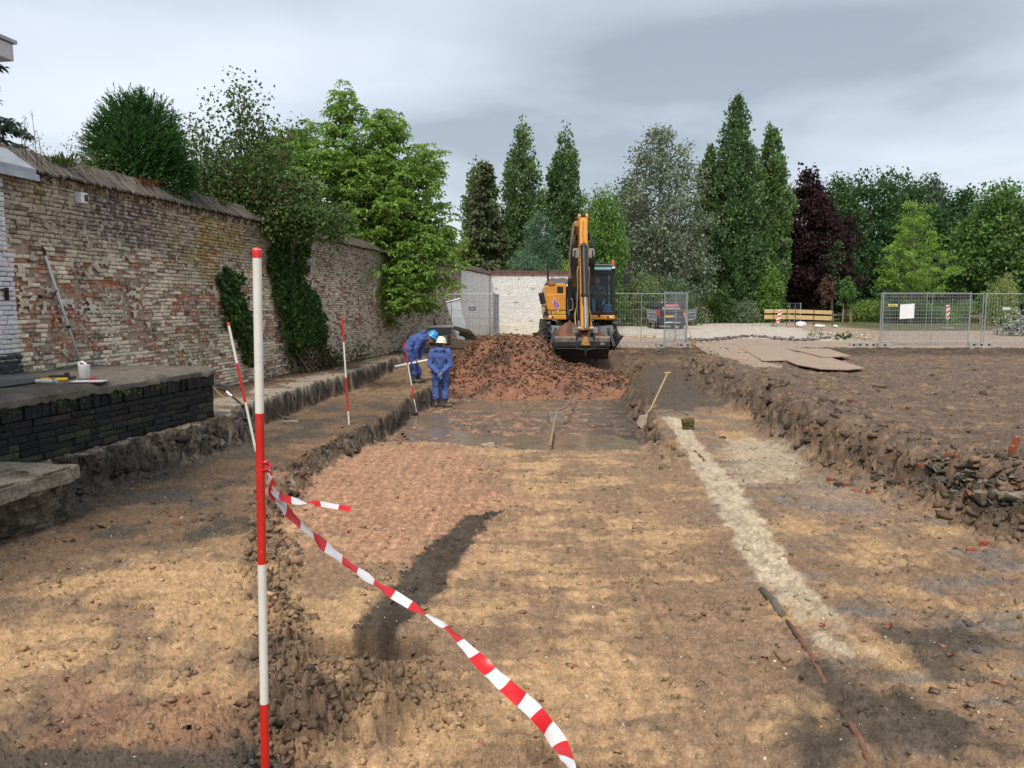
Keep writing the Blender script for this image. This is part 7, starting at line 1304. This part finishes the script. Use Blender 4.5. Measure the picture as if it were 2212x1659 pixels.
# low guard rail, staked saplings
T = empty('guard_rail', (*PX(1800, 72), 0), 0, 'low grey wooden guard rail right of the plank barrier', 'guard rail'); mb = MB(); L_ = 44 * 72 / FPX; mb.span((0, 0, .55), (L_, .05, .75)); mb.build('rail', mat('grey_wood', (.2, .19, .17), .85), T)
for q in (.1, L_ * .5, L_ - .1): mb = MB(); mb.span((q - .05, .06, 0), (q + .05, .14, .7)); mb.build('post', M_WOODD, T)
T = empty('guard_rail', (*PX(2096, 68), 0), 0, 'long low wooden rail behind the right fence panels', 'guard rail'); mb = MB(); L_ = 130 * 68 / FPX; mb.span((0, 0, .5), (L_, .05, .7)); mb.build('rail', mat('brown_wood', (.24, .19, .15), .85), T)
for q in (.1, L_ * .5, L_ - .1): mb = MB(); mb.span((q - .05, .06, 0), (q + .05, .14, .65)); mb.build('post', M_WOODD, T)
for k, (px, d, top, lab, dead) in enumerate(((1830, 70, 600, 'young green tree between two stakes right of the plank barrier', 0), (1783, 72, 590, 'dead brown sapling behind the right end of the plank barrier', 1), (2128, 66, 628, 'thin sapling with three stakes seen through the right fence', 0))):
    h = HT(top, d); T = tree('sapling', lab, 'tree', TP(px, d), h, [(0, .5), (.4, .75), (1, .2)], 70, 14, .2, (.06, .12, .035) if not dead else (.09, .055, .04), .3, .06, .38, 160 + k, None)
    if not dead:
        for sx in (-.35, .35): mb = MB(); mb.cyl((sx, 0, 0), (sx * .95, 0, 1.7), .045, n=8); mb.build('stake', mat('stake_wood', (.38, .29, .2), .8), T)
T = tree('birch_tree', 'slim birch with a pale trunk beside the dead sapling', 'tree', TP(1797, 73), HT(520, 73), [(0, .8), (.5, 1.2), (1, .3)], 70, 16, .25, (.04, .07, .03), .5, .16, .35, 170, None, trunk_m=M_BARKG)
T = empty('wooden_barrier', (*PX(1395, 37), 0), 0, 'low wooden plank on three blocks lying on the pale concrete behind the mesh fence', 'barrier'); mb = MB(); mb.span((-.5, 0, .1), (.5, .1, .14)); mb.build('plank', M_PLK, T)
for q in (-.45, 0, .45): mb = MB(); mb.span((q - .06, -.03, 0), (q + .06, .12, .13)); mb.build('block', M_WOOD, T)
# broken edge of the pale concrete: asphalt lumps
r_ = np.random.default_rng(91); n = 420; px = r_.uniform(1480, 1800, n); pts = np.array([PZ(a, 730 + 4 * math.sin(a * .03) + r_.normal(0, 1.2), .03) for a in px]); o = rocks('rubble', pts, .03 + .09 * r_.random(n) ** 2, np.tile((.09, .085, .08), (n, 1)) * r_.uniform(.4, 2.6, (n, 1)), M_STONE, .6, 1, None, 92); o['kind'] = 'stuff'; tag(o, 'broken asphalt along the front edge of the pale concrete', 'rubble')
px = r_.uniform(1770, 1880, 260); pts = np.array([PZ(a, 718 + (a - 1770) * .1 + r_.normal(0, 2), .03) for a in px]); o = rocks('rubble', pts, .03 + .06 * r_.random(260), np.tile((.42, .36, .28), (260, 1)) * r_.uniform(.6, 1.3, (260, 1)), M_STONE, .6, 1, None, 93); o['kind'] = 'stuff'; tag(o, 'pale rubble strip at the right end of the pale concrete', 'rubble')

r_ = np.random.default_rng(95); n = 420; P_RBK = GP((1960, 985), (2080, 1000), (2225, 1060), (2225, 1130), (2120, 1100), (2000, 1060)); b0, b1 = P_RBK.min(0), P_RBK.max(0); q = r_.uniform(b0, b1, (n, 2)); q = q[sdist(q[:, 0], q[:, 1], P_RBK) > 0]; n = len(q); sz = .012 + .048 * r_.random(n) ** 2.2
pal = np.array([(.16, .135, .10), (.11, .09, .068), (.20, .17, .13), (.09, .07, .055), (.24, .10, .06)]); o = rocks('rubble', np.stack([q[:, 0], q[:, 1], Z(q[:, 0], q[:, 1]) + sz * .3], -1), sz, pal[r_.choice(5, n, p=[.3, .3, .2, .14, .06])] * r_.uniform(.7, 1.2, (n, 1)), M_STONE, .6, 0, None, 96); o['kind'] = 'stuff'; tag(o, 'broken concrete rubble piled on the right bank', 'rubble')
# ================================================================ SKY AND SUN
SUN_EL, SUN_AZ = 55, 198         # azimuth from +Y clockwise: the sun stands behind the camera, to its left
W = bpy.data.worlds.new('World'); SC.world = W; W.use_nodes = True; nt = W.node_tree; L = nt.links
bg = nt.nodes['Background']; bg.inputs['Strength'].default_value = .1
sky = nt.nodes.new('ShaderNodeTexSky'); sky.sky_type = 'NISHITA'; sky.sun_disc = False; sky.sun_elevation = R(SUN_EL); sky.sun_rotation = R(SUN_AZ)
sky.air_density = 1.2; sky.dust_density = 2.5
tc = nt.nodes.new('ShaderNodeTexCoord'); sep = nt.nodes.new('ShaderNodeSeparateXYZ'); L.new(tc.outputs['Generated'], sep.inputs[0])
def mth(op, a, b=None):
    n = nt.nodes.new('ShaderNodeMath'); n.operation = op
    for i, q in enumerate((a, b)):
        if q is None: continue
        if isinstance(q, (int, float)): n.inputs[i].default_value = q
        else: L.new(q, n.inputs[i])
    return n.outputs[0]
zz = mth('MAXIMUM', sep.outputs[2], 0.0); den = mth('ADD', zz, .10)
cx_, cy_ = mth('DIVIDE', sep.outputs[0], den), mth('DIVIDE', sep.outputs[1], den)      # clouds lie on a flat layer overhead
cv = nt.nodes.new('ShaderNodeCombineXYZ'); L.new(cx_, cv.inputs[0]); L.new(cy_, cv.inputs[1])
def cloud(sc, det, rgh, dist, off, stretch=(1, 1, 1)):
    mp = nt.nodes.new('ShaderNodeMapping'); mp.inputs['Location'].default_value = off; mp.inputs['Scale'].default_value = stretch; L.new(cv.outputs[0], mp.inputs['Vector'])
    t = nt.nodes.new('ShaderNodeTexNoise'); t.inputs['Scale'].default_value = sc; t.inputs['Detail'].default_value = det; t.inputs['Roughness'].default_value = rgh; t.inputs['Distortion'].default_value = dist
    L.new(mp.outputs[0], t.inputs['Vector']); return t.outputs['Fac']
n1 = cloud(.42, 5, .42, .35, (12.3, 4.1, 0)); n2 = cloud(1.3, 6, .5, .3, (8.2, .4, 0), (1, .8, 1))
f = mth('ADD', mth('MULTIPLY', n1, .8), mth('MULTIPLY', n2, .2))
rp = nt.nodes.new('ShaderNodeValToRGB'); L.new(f, rp.inputs[0]); e = rp.color_ramp.elements
e[0].position = .40; e[0].color = (.34, .39, .45, 1); e[1].position = .66; e[1].color = (.86, .90, .97, 1)
k = rp.color_ramp.elements.new(.47); k.color = (.52, .585, .665, 1); k = rp.color_ramp.elements.new(.56); k.color = (.72, .775, .865, 1)
hz = nt.nodes.new('ShaderNodeMix'); hz.data_type = 'RGBA'; L.new(mth('POWER', mth('SUBTRACT', 1.0, zz), 9), hz.inputs[0])
L.new(rp.outputs[0], hz.inputs[6]); hz.inputs[7].default_value = (.62, .68, .765, 1)
sc_ = nt.nodes.new('ShaderNodeMix'); sc_.data_type = 'RGBA'; sc_.blend_type = 'MULTIPLY'; sc_.inputs[0].default_value = 1
L.new(hz.outputs[2], sc_.inputs[6]); sc_.inputs[7].default_value = (3.85, 3.85, 3.85, 1)
mx = nt.nodes.new('ShaderNodeMix'); mx.data_type = 'RGBA'; mx.inputs[0].default_value = .9
L.new(sky.outputs[0], mx.inputs[6]); L.new(sc_.outputs[2], mx.inputs[7]); L.new(mx.outputs[2], bg.inputs['Color'])
ld = bpy.data.lights.new('sun', 'SUN'); ld.energy = 1.3; ld.angle = R(15); ld.color = (1, .93, .82)
lo = bpy.data.objects.new('sun', ld); COL.objects.link(lo)
sd = Vector((math.sin(R(SUN_AZ)) * math.cos(R(SUN_EL)), math.cos(R(SUN_AZ)) * math.cos(R(SUN_EL)), math.sin(R(SUN_EL))))
lo.rotation_euler = sd.to_track_quat('Z', 'Y').to_euler(); lo.location = (0, -10, 30)
SC.view_settings.view_transform = 'Standard'; SC.view_settings.look = 'None'; SC.view_settings.exposure = 1.5; SC.view_settings.gamma = 1
SC.cycles.max_bounces = 6; SC.cycles.transparent_max_bounces = 8
